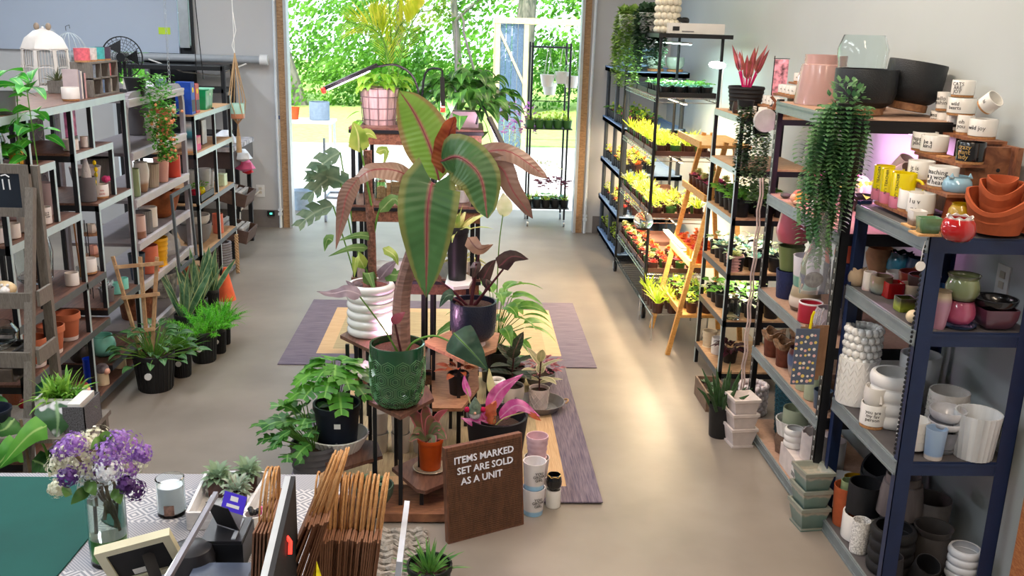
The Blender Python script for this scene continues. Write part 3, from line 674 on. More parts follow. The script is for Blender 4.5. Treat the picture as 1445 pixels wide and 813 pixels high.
cup(1358,232,35,28,'B','black cup with gold script at the near end of the second riser board',m=bk,txt='crazy\nplant\nlady',tm=m_gold)
cup(1294,257,33,27,'C','white cup with a few black words on the third riser board beside the yellow mugs',txt='it is\nfine')
cup(1326,268,37,29,'C','white cup with teacher wording at the near end of the third riser board',txt='teaching\nis a work\nof heart')
cup(1279,300,33,29,'D','plain white cup on the lowest riser board right beside the nearest yellow mug')
cup(1298,306,35,30,'D','white cup with tiny black lettering at the near end of the lowest riser board',txt='l u v\n.. .')
m_yel=mat('bright yellow glaze','e6d21c',.3,var=.02,coat=.5);m_pnk=mat('bubblegum pink glaze','e08aa0',.35,var=.03,coat=.4)
for i,(u,vb,w,hp,lab)in enumerate(((1236,283,29,46,'yellow and pink teacher mug farthest in the row of three'),(1250,288,30,46,'yellow and pink teacher mug in the middle of the row of three'),(1264,295,34,47,'yellow and pink teacher mug nearest the white cups, handle to the right'))):
 p=at(u,vb,z=SZ['D']);s=(p-Vector((0,0,CAMH))).length/F;r=w*s/2*.92;h=hp*s*.98;x,y=1.755,p.y+r*.75
 T=thing('mug',lab,'mug',(x,y,SZ['D']))
 MB().merge(pot_mb('cup',r,h*.68)).build('mug_body',m_yel,T,loc=(0,0,h*.32));MB().lathe([(r*.95,0),(r,.004),(r,h*.33)],28).build('pink_base',m_pnk,T)
 a=FACE(x,y)+1.15
 hb=MB();hb.tube([((r+.035*math.sin(q))*math.cos(a),(r+.035*math.sin(q))*math.sin(a),h*.62+h*.22*math.cos(q))for q in[pi*j/8 for j in range(9)]],.006,8);hb.build('handle',m_yel,T)
 wrap_text('N\u00b01 TEACHER',h*.115,r,h*.64,FACE(x,y)-.5,rot90=True).build('lettering',m_ink,T)
m_mauve=G('mauve glaze','b9a3a8')
pot('egg',1254,242,26,22,1.60,m_mauve,'small mauve vase lying towards the camera behind the yellow mugs',cat='vase',tilt=(.9,0,.3),xy=(1.80,3.90),rh=(.042,.085))
pot('egg',1275,239,27,30,1.60,m_mauve,'larger mauve vase leaning against the riser behind the yellow mugs',cat='vase',tilt=(.5,.3,0),xy=(1.83,3.99),rh=(.045,.11))
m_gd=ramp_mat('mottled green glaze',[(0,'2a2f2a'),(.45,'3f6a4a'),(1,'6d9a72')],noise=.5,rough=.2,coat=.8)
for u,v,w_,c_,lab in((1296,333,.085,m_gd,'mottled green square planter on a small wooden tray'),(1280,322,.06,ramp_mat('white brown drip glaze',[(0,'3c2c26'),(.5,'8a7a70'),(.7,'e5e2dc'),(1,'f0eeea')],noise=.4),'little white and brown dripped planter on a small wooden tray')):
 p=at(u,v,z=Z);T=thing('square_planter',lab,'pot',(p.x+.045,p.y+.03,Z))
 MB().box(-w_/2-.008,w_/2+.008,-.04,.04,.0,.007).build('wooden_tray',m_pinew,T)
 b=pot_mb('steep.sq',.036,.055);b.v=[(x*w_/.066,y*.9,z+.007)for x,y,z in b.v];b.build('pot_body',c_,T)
G1=pot('globe',1332,335,40,40,Z,G('mustard glaze','a98a1e',coat=.8),'round mustard yellow pot behind the glossy red one',xy=(1.83,3.40),rh=(.045,.09))
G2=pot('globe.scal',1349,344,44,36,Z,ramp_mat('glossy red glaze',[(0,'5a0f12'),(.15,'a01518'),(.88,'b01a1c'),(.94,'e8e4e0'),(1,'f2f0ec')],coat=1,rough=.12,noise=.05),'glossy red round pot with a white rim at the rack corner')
m_ter=mat('terracotta','a9593c',.8,var=.12,scale=30,bump=.1)
T=thing('broken_look_pot','large terracotta pot made of stacked broken pots at the right edge','pot',(1.93,3.33,Z))
def cutpot(r,h,cut,ax,n=40):
 b=MB();f=lambda r_,z,a,i:(r_,z if z<h*.3 else z*(1-cut*max(0,math.cos(a-ax))**2))
 b.lathe([(r*.72,0),(r*.98,h*.8),(r,h*.82),(r,h),(r*.92,h),(r*.9,h*.5),(r*.7,h*.1)],n,fn=f);return b
cutpot(.115,.15,.45,-2.3).build('outer_shell',m_ter,T)
cutpot(.075,.15,.3,-2.2).build('inner_shell',m_ter,T,loc=(.005,.01,.035))
cutpot(.052,.10,.2,-2.0).build('top_shell',m_ter,T,loc=(.01,.02,.10))
T=thing('cat_planter','pale blue speckled round planter with two little ears above the red pot','pot',(1.865,3.52,Z+.10))
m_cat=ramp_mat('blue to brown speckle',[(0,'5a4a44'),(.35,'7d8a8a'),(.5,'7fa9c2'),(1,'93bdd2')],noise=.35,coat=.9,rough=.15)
pot_mb('globe',.055,.075).build('pot_body',m_cat,T)
for sx in(-1,1):MB().lathe([(.012,0),(.001,.02)],8).build('ear',m_cat,T,loc=(.035*sx,-.02,.068))
MB().cyl((0,0,-.10),(0,0,0),.04,.03,20).build('foot',m_ter,T)
pot('bowl',1388,274,44,17,Z+.04,G('dark green glass glaze','1f3a38',coat=1,rough=.1),'wide dark green glazed bowl behind the terracotta pot',xy=(2.03,3.52),rh=(.075,.1))
tag(MB().lathe([(.05,0),(.04,.13)],20).build('upturned_pot',m_ter,loc=(2.07,3.335,Z)),'upturned terracotta pot behind the broken looking pot','pot')
P_=pot('cup',1430,280,36,30,Z+.132,bk,'black cup with gold teaching words at the right edge above the terracotta',cork=1,xy=(2.07,3.335),rh=(.046,.08));word(P_,'teaching\nkind\nheart',.022,.55,m_gold,-.3,space=.75)
# near rack shelf two (z 1.16)
Z=1.16
m_tanc=mat('tan stoneware','a98666',.7,var=.15,scale=40);m_beige=mat('beige stoneware','a8937a',.8,var=.12)
L3=[('belly.ruffle',1209,405,26,25,m_beige,'beige sack shaped pot at the far end of the near rack second shelf'),('vase',1238,386,36,34,m_tanc,'tan vase with a small face and wide lip on the near rack second shelf'),('belly.ruffle',1268,391,37,32,ramp_mat('turquoise wave glaze',[(0,'2a4a5a'),(.3,'2f7fa0'),(.8,'3a96b4'),(1,'1f4a58')],noise=.4,coat=1,rough=.15),'turquoise wavy rimmed pot with a swirl'),('cyl',1225,411,17,26,ramp_mat('red stripe glaze',[(0,'a01f2a'),(.6,'c8c0b8'),(1,'d0cac0')],noise=.9),'tiny red and cream streaked cup beside the sack shaped pot'),('roundcup',1241,417,28,26,ramp_mat('grey teal crackle',[(0,'6a7c82'),(.5,'8f988c'),(1,'7a6a50')],noise=.6,coat=.8),'grey and teal little cup with moulded leaf marks'),('bowl',1264,402,28,16,ramp_mat('orange white glaze',[(0,'d2542a'),(.5,'d8633a'),(.62,'ece6de'),(1,'f0ece4')],noise=.1),'orange bowl with white rim under the turquoise pot'),('cyl.sq',1258,422,27,22,mat('red square glaze','9c1f20',.25,var=.05,coat=.8),'small glossy red square planter'),('bowl',1283,423,28,20,ramp_mat('pink cream pattern',[(0,'d8b89c'),(.5,'d0808a'),(.7,'e4d6c0'),(1,'d8c0a0')],noise=.9),'cream bowl painted with pink roosters'),('cyl.sq',1275,441,26,19,ramp_mat('lime square glaze',[(0,'5a6a1e'),(.5,'93a02c'),(1,'35351a')],noise=.4,coat=.8),'small lime green square planter on the front edge')]
for k_,u,v,w_,h_,m_,lab in L3:pot(k_,u,v,w_,h_,Z,m_,lab)
SF=pot('belly',1290,396,28,30,Z,G('navy glaze','27405e',coat=.8),'navy round pot painted with a sunflower',face=1)
def flower_disc(P_,da=0,frac=.5,s_=.4):
 a=FACE(P_['x'],P_['y'])+da;c=Vector((math.cos(a)*P_['r']*1.01,math.sin(a)*P_['r']*1.01,P_['h']*frac));n_=Vector((math.cos(a),math.sin(a),0));s1=Vector((-n_.y,n_.x,0));u1=Vector((0,0,1));b=MB();R_=P_['r']*s_
 for k in range(10):
  q=2*pi*k/10;d=s1*math.cos(q)+u1*math.sin(q);e=n_.cross(d)
  b.add([c,c+d*R_*.6+e*R_*.22+n_*.002,c+d*R_,c+d*R_*.6-e*R_*.22+n_*.002],[(0,1,2,3)])
 b.build('sunflower_petals',mat('sunflower orange','d88a1e',.6,var=.2),P_['o'])
 MB().sphere(tuple(c),R_*.35,10,6,(1,1,1)).build('sunflower_centre',mat('dark brown centre','3a1c12',.8),P_['o'])
flower_disc(SF)
T=thing('chicken_planter','tiny cream chicken shaped planter at the shelf edge by the hanging chain','figurine',(1.70,3.38,Z));mc_=mat('cream ceramic','d8c6a6',.5,var=.1)
MB().sphere((0,0,.026),.028,14,10,(1,1.15,.95)).build('body',mc_,T);MB().sphere((0,-.03,.055),.013,10,8).build('head',mc_,T);b=MB();[b.sphere((0,-.03+q*.006,.069),.004,6,5)for q in range(3)];b.build('comb',mat('red paint','b0322c',.5),T);MB().cyl((0,-.041,.055),(0,-.05,.053),.003,.0005,6).build('beak',mat('orange paint','d98a2c',.5),T)
L4=[('vase',1323,466,24,54,ramp_mat('dusty lilac glaze',[(0,'a8788c'),(.7,'a77f94'),(.85,'b8a890'),(1,'8a7a60')],coat=.5),'dusty lilac vase with a brown flower collar beside the rack post',None,None),('belly',1350,460,41,33,ramp_mat('rose glaze',[(0,'8a3a58'),(.2,'a8486c'),(1,'9a4a64')],coat=1,rough=.15),'glossy rose pink pot under the olive green one',None,None)]
for k_,u,v,w_,h_,m_,lab,xy,rh in L4:q_=pot(k_,u,v,w_,h_,Z+(.014 if 'rose' in lab else 0),m_,lab)
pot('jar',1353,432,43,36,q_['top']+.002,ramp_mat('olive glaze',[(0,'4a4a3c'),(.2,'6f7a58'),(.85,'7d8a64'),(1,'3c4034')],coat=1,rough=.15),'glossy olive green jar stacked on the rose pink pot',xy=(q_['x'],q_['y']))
o=pot_mb('saucer',.068,.012).build('saucer',G('navy glaze','27405e'),loc=(q_['x'],q_['y'],Z));tag(o,'navy saucer under the rose pink pot','saucer')
pu=pot('bowl.sq',1398,468,54,30,Z,G('plum glaze','4f2c3c',coat=.9),'plum purple rectangular bowl at the wall end of the near rack',cat='bowl')
pot('bowl',1398,445,52,24,pu['top']-.012,bk,'glossy black bowl nested on the plum bowl',cat='bowl',xy=(pu['x'],pu['y']+.005),rh=(.082,.045))
pot('bowl.sq',1374,411,44,28,Z,G('teal crackle','2c5666',coat=.8),'teal crackled leaf dish behind the olive jar',cat='bowl',xy=(2.02,3.62),rh=(.065,.06))
bx=pot('cyl.sq',1348,394,42,26,Z,G('navy glaze','27405e'),'navy rectangular planter painted with a flower behind the rack post',xy=(1.92,3.66),rh=(.062,.075),face=1);flower_disc(bx,-.4)
pot('bowl',1215,357,50,20,1.0,G('brick red glaze','8a3f36'),'brick red wide bowl at the back of the near rack second shelf',cat='bowl',xy=(1.93,3.87),rh=(.07,.08)).get('o').location.z=Z
pot('bowl',1270,352,44,14,1.0,mat('dark brown stoneware','3a2622',.6),'dark brown bowl behind the turquoise pot',cat='bowl',xy=(1.92,3.775),rh=(.065,.09)).get('o').location.z=Z
# near rack shelf three (z .635)
Z=.635
q1=pot('cyl',1204,574,50,64,Z,m_white,'white cylinder pot embossed with leaves, at the far end of the near rack third shelf',face=1)
b=MB()
for k in range(16):
 a=2*pi*k/16
 for j in range(6):
  for sg in(-1,1):z=q1['h']*(.08+j*.15);b.tube([((q1['r']+.001)*math.cos(a+sg*f*.15),(q1['r']+.001)*math.sin(a+sg*f*.15),z+f*q1['h']*.13)for f in(0,.5,1)],.0016,4,cap=False)
b.build('leaf_relief',m_white,q1['o'])
def bubble(r,h,rows,n):
 b=pot_mb('cyl',r*.9,h)
 s_=h/rows/2
 for j in range(rows):
  for k in range(n):a=2*pi*(k+.5*(j%2))/n;b.sphere((r*.88*math.cos(a),r*.88*math.sin(a),s_*(2*j+1)),s_*1.12,10,6)
 return b
o=bubble(.078,.165,5,15).build('bubble_planter',m_white,loc=(q1['x']+.01,q1['y']+.012,q1['top']-.025));tag(o,'white pot covered with rows of round bubbles, standing in the leaf embossed pot','pot')
q1['o'].children[0].data=q1['o'].children[0].data
pot('rings4',1256,552,57,66,Z,mat('matte white','e2e1de',.6,var=.02),'matte white pot of four fat rings on the near rack third shelf',xy=(1.80,3.66))
pot('bowl',1262,500,60,20,Z,G('pale grey glaze','c9cacd'),'pale grey bowl high behind the ring pot',cat='bowl',xy=(1.97,3.80),rh=(.085,.26))
fp=pot('wtop',1226,556,34,34,Z+.07,mat('pale stoneware','d6d2cb',.7,var=.04),'pale pot with a simple moulded face on a white foot',face=1,xy=(1.722,3.64),rh=(.052,.10))
fp['o'].location.z=Z+.07;a=FACE(1.722,3.64)+.35
MB().cyl((0,0,-.07),(0,0,.0),.045,.032,24).build('foot',m_white,fp['o'])
MB().tube([((.051)*math.cos(a),.051*math.sin(a),.075),((.062)*math.cos(a),.062*math.sin(a),.045),((.053)*math.cos(a),.053*math.sin(a),.04)],[.003,.006,.004],8).build('nose',mat('pale stoneware','d6d2cb'),fp['o'])
q=pot('cup',1229,606,33,33,Z,m_white,'white cork based cup with bold black words on the near rack third shelf',cork=1);word(q,'you are\nmy fav\nperson',q['h']*.2,.58,space=.8)
pot('cyl',1270,578,50,32,Z,mat('charcoal matte','2c2b2e',.7),'charcoal grey cylinder pot behind the footed pot',xy=(1.855,3.53),rh=(.062,.105))
fo=pot('cyl',1262,626,46,50,Z+.012,m_white,'white footed pot with zigzag texture, partly behind the rack post',face=1,xy=(1.775,3.40),rh=(.058,.115));fo['o'].location.z=Z+.012
b=MB()
for j in range(3):
 b.tube([(.0588*math.cos(2*pi*k/48),.0588*math.sin(2*pi*k/48),.035+j*.018+(.008 if k%2 else 0))for k in range(48)],.0013,4,closed=True)
for k in range(36):a=2*pi*k/36;b.tube([(.0585*math.cos(a),.0585*math.sin(a),.088),(.0585*math.cos(a),.0585*math.sin(a),.108)],.0012,4)
b.build('zigzag_relief',m_white,fo['o']);b=MB()
for k in range(3):a=2*pi*k/3-2.1;b.cyl((.04*math.cos(a),.04*math.sin(a),-.012),(.04*math.cos(a),.04*math.sin(a),.003),.009,n=10)
b.build('feet',mat('pale stoneware','d6d2cb'),fo['o'])
gx=pot('cyl',1325,556,48,56,Z,mat('light grey concrete','b3b1ae',.85,var=.08,bump=.3,bscale=60),'light grey pot with scaled texture at the back of the near rack',xy=(1.965,3.52),rh=(.078,.20),face=1)
b=MB()
for j in range(9):
 b.tube([((.079)*math.cos(2*pi*k/60),.079*math.sin(2*pi*k/60),.02+j*.018+(.010 if(k+j)%2 else 0))for k in range(60)],.0014,4,closed=True)
b.build('scale_relief',mat('light grey concrete','b3b1ae'),gx['o'])
pot('bowl',1338,590,58,38,Z,mat('matte black','151518',.7),'matte black bowl behind the marbled bowls',xy=(2.035,3.39),rh=(.078,.13))
m_marb=mat('grey marble swirl','c4c5c9',.3,var=.35,scale=9,coat=.5);m_marb2=mat('dark marble swirl','7d8088',.35,var=.4,scale=9,coat=.5)
s1=pot('saucer',1325,634,32,16,Z,m_marb2,'stack of grey marbled saucers at the bottom of the marbled pile',cat='saucer',xy=(1.895,3.385),rh=(.052,.018))
s2=pot('taper',1320,620,46,30,Z+.018,m_marb2,'dark marbled tapered pot in the middle of the marbled pile',xy=(1.895,3.385),rh=(.062,.075))
s3=pot('bowl',1320,600,52,20,s2['top'],m_marb,'white marbled bowl in the middle of the marbled pile',cat='bowl',xy=(1.895,3.385),rh=(.070,.038))
pot('bowl',1322,585,53,28,s3['top']-.004,m_marb,'white marbled bowl on top of the marbled pile',cat='bowl',xy=(1.895,3.385),rh=(.070,.05))
pot('steep',1310,652,40,48,Z,ramp_mat('powder blue glaze',[(0,'c8c0b8'),(.1,'c8c0b8'),(.16,'8aa6c8'),(1,'9db6d2')]),'powder blue tumbler pot beside the near rack post',xy=(1.825,3.318),rh=(.040,.125))
wp=pot('steep.flute',1370,652,56,62,Z,mat('streaked white wash','d3d7da',.6,var=.3,scale=14,stretch=(1,1,.12)),'white washed fluted bucket pot at the wall end of the near rack')
# near rack bottom (z .06)
Z=.06
m_mblk=mat('matte black','151518',.7)
pot('taper',1182,645,24,30,Z,G('mustard leaf glaze','b98a1e'),'mustard yellow ruffled pot at the far end of the near rack bottom',xy=(1.80,3.90),rh=(.05,.20))
tb=pot('saucer',1190,665,30,20,Z,m_ter,'stack of terracotta saucers on the near rack bottom',cat='saucer',xy=(1.745,3.84),rh=(.062,.19));
pot('cyl',1193,650,20,20,tb['top']-.03,G('sage glaze','7f8f6c'),'small sage green cup in the terracotta saucers',xy=(1.745,3.84),rh=(.034,.055))
pot('bowl.drop',1228,681,68,60,Z,mat('matte charcoal','1e1f23',.65),'big matte charcoal dish with a swooping rim',cat='bowl',xy=(1.93,3.86),rh=(.12,.30))
w1=pot('cyl',1183,742,50,44,Z,m_white,'white cylinder pot under the matte black cylinder',xy=(1.765,3.72),rh=(.078,.12))
pot('cyl',1188,713,48,48,w1['top'],m_mblk,'matte black cylinder pot stacked on the white cylinder',xy=(1.775,3.73),rh=(.074,.14))
pot('cyl',1194,762,29,50,Z,mat('white spatter glaze','d6d5d2',.4,var=.5,scale=140),'slim white pot speckled like terrazzo at the bottom shelf edge',xy=(1.715,3.60),rh=(.038,.15))
pot('inv',1234,735,56,58,Z+.17,mat('grey brown driftwood glaze','6d6462',.75,var=.3,scale=10,stretch=(3,3,.4)),'grey brown stoneware pot standing upside down over the black ring pot',xy=(1.885,3.63),rh=(.095,.18))
o=MB().lathe([(.07,0),(.075,.165)],24).build('planter',mat('charcoal matte','2c2b2e'),loc=(1.885,3.63,Z));tag(o,'charcoal pot serving as a base under the upside down grey pot','pot')
pot('rings4',1216,797,61,74,Z,m_mblk,'matte black pot of four fat rings on the near rack bottom',xy=(1.785,3.455),rh=(.092,.20))
pot('egg',1240,812,34,40,Z,mat('charcoal matte','2c2b2e'),'charcoal tapered jar at the front corner of the near rack bottom',xy=(1.735,3.33),rh=(.046,.14))
pot('jar',1291,770,50,52,Z,mat('dark stoneware','33302f',.6),'dark stoneware jar behind the black tilted pot',xy=(1.955,3.46),rh=(.08,.20))
pot('cyl',1284,798,40,40,Z,m_mblk,'glossy black pot tipped towards the camera by the rack post',xy=(1.86,3.345),rh=(.050,.12),tilt=(.5,0,0))
pot('bowl',1292,727,52,30,Z,mat('grey clay','6f6a68',.8),'grey clay bowl at the back of the near rack bottom',cat='bowl',xy=(2.02,3.63),rh=(.085,.24))
g3=pot('saucer',1324,787,38,12,Z,G('sage glaze','7f8f6c'),'sage green saucer under the white ring pot on the near rack bottom',cat='saucer',xy=(2.055,3.37),rh=(.058,.02))
pot('rings4',1327,779,46,54,g3['top'],mat('cool white','cfd3da',.5,var=.02),'cool white pot of four rings at the wall end of the near rack bottom',xy=(2.05,3.37),rh=(.066,.135))
T=thing('hanging_chain','black bead chain with a round white tag hanging on the near rack post','chain',(1.655,3.285,1.50))
b=MB()
for k in range(46):b.sphere((0,0,-.02-k*.018),.0055,6,5,(1,1,1.3))
b.build('bead',m_black,T)['kind']='stuff';MB().lathe([(.018,0),(.018,.003)],24,M=Matrix.Translation((-.012,-.012,-.09))@Matrix.Rotation(pi/2,4,'X')).build('round_tag',m_white,T)
MB().tube([(0,0,0),(-.01,-.01,-.03),(-.012,-.012,-.07)],.0015,5).build('tag_string',m_white,T)
# plants: generators
LG=leafmat('fresh green leaf','4f8f2e','6fae3c',rib='8cc45a');LD=leafmat('deep green leaf','21491f','356a2c',rib='5c8a48');LY=leafmat('lime leaf','a9c93a','cfe04e',trans=.4)
LGR=leafmat('grey green leaf','7f9a7c','9bb393');LPK=leafmat('pink leaf','d65a8c','e88cae',rib='c22f62',trans=.4);LRD=leafmat('red leaf','b5323a','d8604a',trans=.35)
LPU=leafmat('dark burgundy leaf','2e1820','4a2430',rib='7a3048');LPA=leafmat('pale yellow green leaf','c8cf86','e2e0a8',trans=.35);LVAR=leafmat('variegated leaf','5c8a48','dfe0c0',pscale=60)
LOR=leafmat('orange succulent leaf','d9783a','e8a860',trans=.3);LTE=leafmat('blue green succulent leaf','6fa89a','92c4b4',trans=.2)
m_stem=mat('green stem','5f8a3c',.6,var=.1);m_stemd=mat('dark red stem','4a2028',.5,var=.1);m_stemw=mat('woody stem','7a6a55',.85,var=.2)
def rosette(b,c,r,n=18,W=.38,el=(.25,1.3),shape='ovate',L=None,seg=3,cup=.5):
 for k in range(n):
  f=k/n;a=k*2.39996;e=el[0]+(el[1]-el[0])*f;l_=r*(1-.45*f)*(1+R(-.06,.06))
  leaf(b,Vector(c)+Vector((math.cos(a),math.sin(a),0))*r*.05,rdir(a,e),l_,r*W*(1.1-.4*f),shape,-.3 if cup else.3,.35,seg)
def bush(b,c,r,h,n,L,W,shape='ovate',droop=.9,stems=None,seg=5,split=0,el=(.3,1.2),rad=.25):
 for k in range(n):
  a=k*2.39996+R(-.3,.3);f=(k+.5)/n;e=el[1]-(el[1]-el[0])*f+R(-.15,.15)
  s0=Vector(c)+Vector((math.cos(a),math.sin(a),0))*r*rad*f
  tip=s0+rdir(a,e)*h*R(.55,1.0)*(.75+.25*f)
  if stems is not None:
   md=(s0+tip)/2+Vector((0,0,h*.05));stems.tube([s0,md,tip],[.0028+h*.006,.002+h*.004,.0015+h*.003],5,cap=False)
  d=(rdir(a,e*.35)+Vector((0,0,.15))).normalized();s_=R(.75,1.15)
  if split:split_leaf(b,tip,d,L*s_,W*s_,split,droop,R(-.3,.3))
  else:leaf(b,tip,d,L*s_,W*s_,shape,droop*R(.7,1.3),.2,seg,R(-.5,.5))
def blades(b,c,r,n,L,W,spread=.5,shape='sword',droop=.3,seg=6):
 for k in range(n):
  a=k*2.39996;f=k/max(1,n-1);leaf(b,Vector(c)+Vector((math.cos(a),math.sin(a),0))*r*f*.6,rdir(a,1.5-spread*f-R(0,.1)),L*R(.65,1.05),W,shape,droop,.35,seg,R(-1,1))
def vines(b,n,r,drop,L,W,dens,seedz=.0,lobes=0,out=.02,shape='round',top=None,seg=2,arc=None):
 for k in range(n):
  a=(arc[0]+(arc[1]-arc[0])*R(0,1))if arc else 2*pi*k/n+R(-.2,.2);D=drop*R(.45,1.0);x,y,z=r*R(.3,1)*math.cos(a),r*R(.3,1)*math.sin(a),0.02
  m=max(3,int(D/dens));w1,w2=R(0,6),R(0,6)
  for j in range(m):
   f=j/m;rr=min(1,f*6);px=x*(1-rr)+(r*1.05+out*math.sin(w1+f*7))*math.cos(a)*rr+.01*math.sin(w2+f*9);py=y*(1-rr)+(r*1.05+out*math.cos(w1+f*5))*math.sin(a)*rr;pz=.02-D*max(0,f-.04)
   for q in range(2):leaf(b,(px,py,pz),rdir(R(0,6.28),R(-.5,.5)),L*R(.7,1.2),W,shape,.3,.2,seg)
def potted(name,label,xyz,r,h,pk,pm,fol,cat='plant',group=None,soil=.84,parts=('foliage',)):
 """fol: function(T) adding foliage parts to the thing"""
 T=thing(name,label,cat,xyz,0,group);pot_mb(pk,r,h).build('pot',pm,T)
 MB().lathe([(r*.88,h*soil-.004),(r*.86,h*soil)],20).build('soil',m_soil,T);fol(T);return T
m_npb=mat('brown nursery pot','4a2f28',.5,var=.1);m_npg=mat('green nursery pot','3f6a34',.5,var=.1);m_npk=mat('black nursery pot','17181a',.5,var=.1)
MINI={}
def mini(kind,potm,r=.043,h=.075):
 key=(kind,potm.name)
 if key in MINI:return MINI[key]
 b=MB();z=h*.85;m=LG
 if kind=='rosette':rosette(b,(0,0,z),.06,16,.42);m=LTE
 elif kind=='pinkrose':rosette(b,(0,0,z),.055,16,.45);m=LPK
 elif kind=='redrose':rosette(b,(0,0,z),.06,14,.4);m=LRD
 elif kind=='orange':
  for q in range(5):rosette(b,(R(-.02,.02),R(-.02,.02),z+R(.005,.05)),.032,10,.5)
  m=LOR
 elif kind=='pale':
  for q in range(4):rosette(b,(R(-.02,.02),R(-.02,.02),z+R(.01,.06)),.038,9,.5)
  m=LPA
 elif kind=='aloe':blades(b,(0,0,z),.02,14,.12,.016,.9,'sword',.1,4);m=LY
 elif kind=='striped':blades(b,(0,0,z),.02,14,.11,.014,1.0,'sword',.1,4);m=LPA
 elif kind=='jade':
  for q in range(26):leaf(b,(R(-.035,.035),R(-.035,.035),z+R(0,.07)),rdir(R(0,6.3),R(-.2,1.2)),.03,.02,'round',.2,.2,2)
  m=LY
 elif kind=='fern':
  for q in range(34):leaf(b,(R(-.03,.03),R(-.03,.03),z),rdir(R(0,6.3),R(.5,1.4)),R(.05,.1),.007,'lance',.9,.2,3)
  m=LY
 elif kind=='leafy':bush(b,(0,0,z),.03,.06,11,.055,.035,'ovate',.8,None,3);m=LG
 elif kind=='varieg':bush(b,(0,0,z),.03,.06,11,.055,.03,'ovate',.8,None,3);m=LVAR
 p=pot_mb('nursery',r,h,n=16);p.lathe([(r*.86,h*.8),(r*.8,h*.84)],12)
 T=thing('small_potted_plant','x','plant',(0,0,-50));p.build('pot',[potm],T);b.build('foliage',m,T)
 MINI[key]=[T,False];return MINI[key]
def put(kind,potm,loc,label,group,rz=0,s=1):
 e=mini(kind,potm)
 if not e[1]:
  e[1]=True;T=e[0];T.location=loc;T.rotation_euler=(0,0,rz);T.scale=(s,)*3;T['label']=label;T['group']=group
 else:T=dup(e[0],loc,rz,label,s);T['group']=group
 return T
def grow_lamp(p,q,e,col,label,w=.02,emit=9):
 """a strip lamp: housing and glowing tube, with its light"""
 p,q=Vector(p),Vector(q);t=thing('grow_light',label,'lamp',p)
 b=MB();b.bar((0,0,.008),q-p+Vector((0,0,.008)),w*1.4,.012);b.build('housing',mat('white plastic','e6e8ea'),t)
 b=MB();b.bar((0,0,-.002),q-p-Vector((0,0,.002)),w,.006)
 m=bpy.data.materials.get('glow '+label)or bpy.data.materials.new('glow '+label);m.use_nodes=True;bb=m.node_tree.nodes['Principled BSDF'];bb.inputs['Emission Color'].default_value=(*col,1);bb.inputs['Emission Strength'].default_value=emit;bb.inputs['Base Color'].default_value=(*col,1)
 b.build('tube',m,t)
 l=bpy.data.lights.new('strip','AREA');l.shape='RECTANGLE';L=(q-p).length;l.size=.03;l.size_y=L;l.energy=e;l.color=col
 o=bpy.data.objects.new('strip_light',l);COL.objects.link(o);o.parent=t;o.location=(q-p)/2-Vector((0,0,.01));o.rotation_euler=(0,0,math.atan2(-(q-p).x,(q-p).y));return t
WARM=(1,.72,.42);PINK=(1,.45,.85)
# wire rack contents
kinds={.36:(['redrose','pinkrose','orange','pale','orange','redrose'],[m_npb,m_npb,m_npg]),.80:(['jade','aloe','pale','jade','striped'],[m_npb,m_npg,m_npb]),1.28:(['fern','jade','fern','aloe'],[m_npb,m_npg,m_npb]),1.72:(['rosette','leafy'],[m_npk])}
GL={.36:('red and orange rosette succulent in the tray on the wire rack lowest full shelf','reddish succulents low on the wire rack'),.80:('yellow green succulent in the tray on the wire rack middle shelf','yellow green succulents on the wire rack middle shelf'),1.28:('feathery bright green succulent on the wire rack third shelf','feathery succulents on the wire rack third shelf'),1.72:('tiny blue green rosette in the black tray on the wire rack upper shelf','blue green rosettes on the wire rack upper shelf')}
m_tray=mat('black seed tray','1c1d20',.5,var=.08);m_trayb=mat('brown carry tray','5a3f38',.5,var=.1)
def seedtray(x0,x1,y0,y1,z,h,label,m,hollow=True):
 t=thing('seed_tray',label,'tray',((x0+x1)/2,(y0+y1)/2,z));X,Y_=(x1-x0)/2,(y1-y0)/2
 b=MB();b.box(-X,X,-Y_,Y_,0,.004);b.box(-X,X,-Y_,-Y_+.006,.004,h);b.box(-X,X,Y_-.006,Y_,.004,h);b.box(-X,-X+.006,-Y_,Y_,.004,h);b.box(X-.006,X,-Y_,Y_,.004,h)
 b.build('tray_shell',m,t);return t
for z,(ks,ps)in kinds.items():
 zz=z+.008
 ntr=3
 for j in range(ntr):seedtray(1.435,1.87,7.22+j*.49,7.22+j*.49+.47,zz,.035,['carry tray at the near end','carry tray in the middle','carry tray at the far end'][j]+{.36:' of the wire rack low shelf',.80:' of the wire rack middle shelf',1.28:' of the wire rack third shelf',1.72:' of the wire rack upper shelf'}[z],m_tray if z>1.5 else m_trayb)
 for r_i in range(14):
  for c in range(4):
   if r_i>4 and c>1:continue
   if z>1.5 and r_i>5:continue
   y=7.275+r_i*.105+(.0 if r_i<4 else.02);x=1.49+c*.108
   put(ks[(r_i*3+c*2)%len(ks)],ps[(r_i+c)%len(ps)],(x,y,zz+.005),GL[z][0],GL[z][1],R(0,6),.95)
for z,e in((.36,10),(.80,10),(1.28,9),(1.72,5)):
 zt={.36:.80,.80:1.28,1.28:1.72,1.72:2.16}[z]-.045
 col=WARM if z<1.5 else(.75,1,.9)
 grow_lamp((1.65,7.25,zt),(1.65,8.6,zt),e*2.3,col,'grow light strip under the wire rack '+{.36:'middle shelf',.80:'third shelf',1.28:'upper shelf',1.72:'black top board'}[z])
T=thing('glass_globe','round clear glass terrarium globe hanging at the wire rack near corner','terrarium',(1.36,7.12,.80))
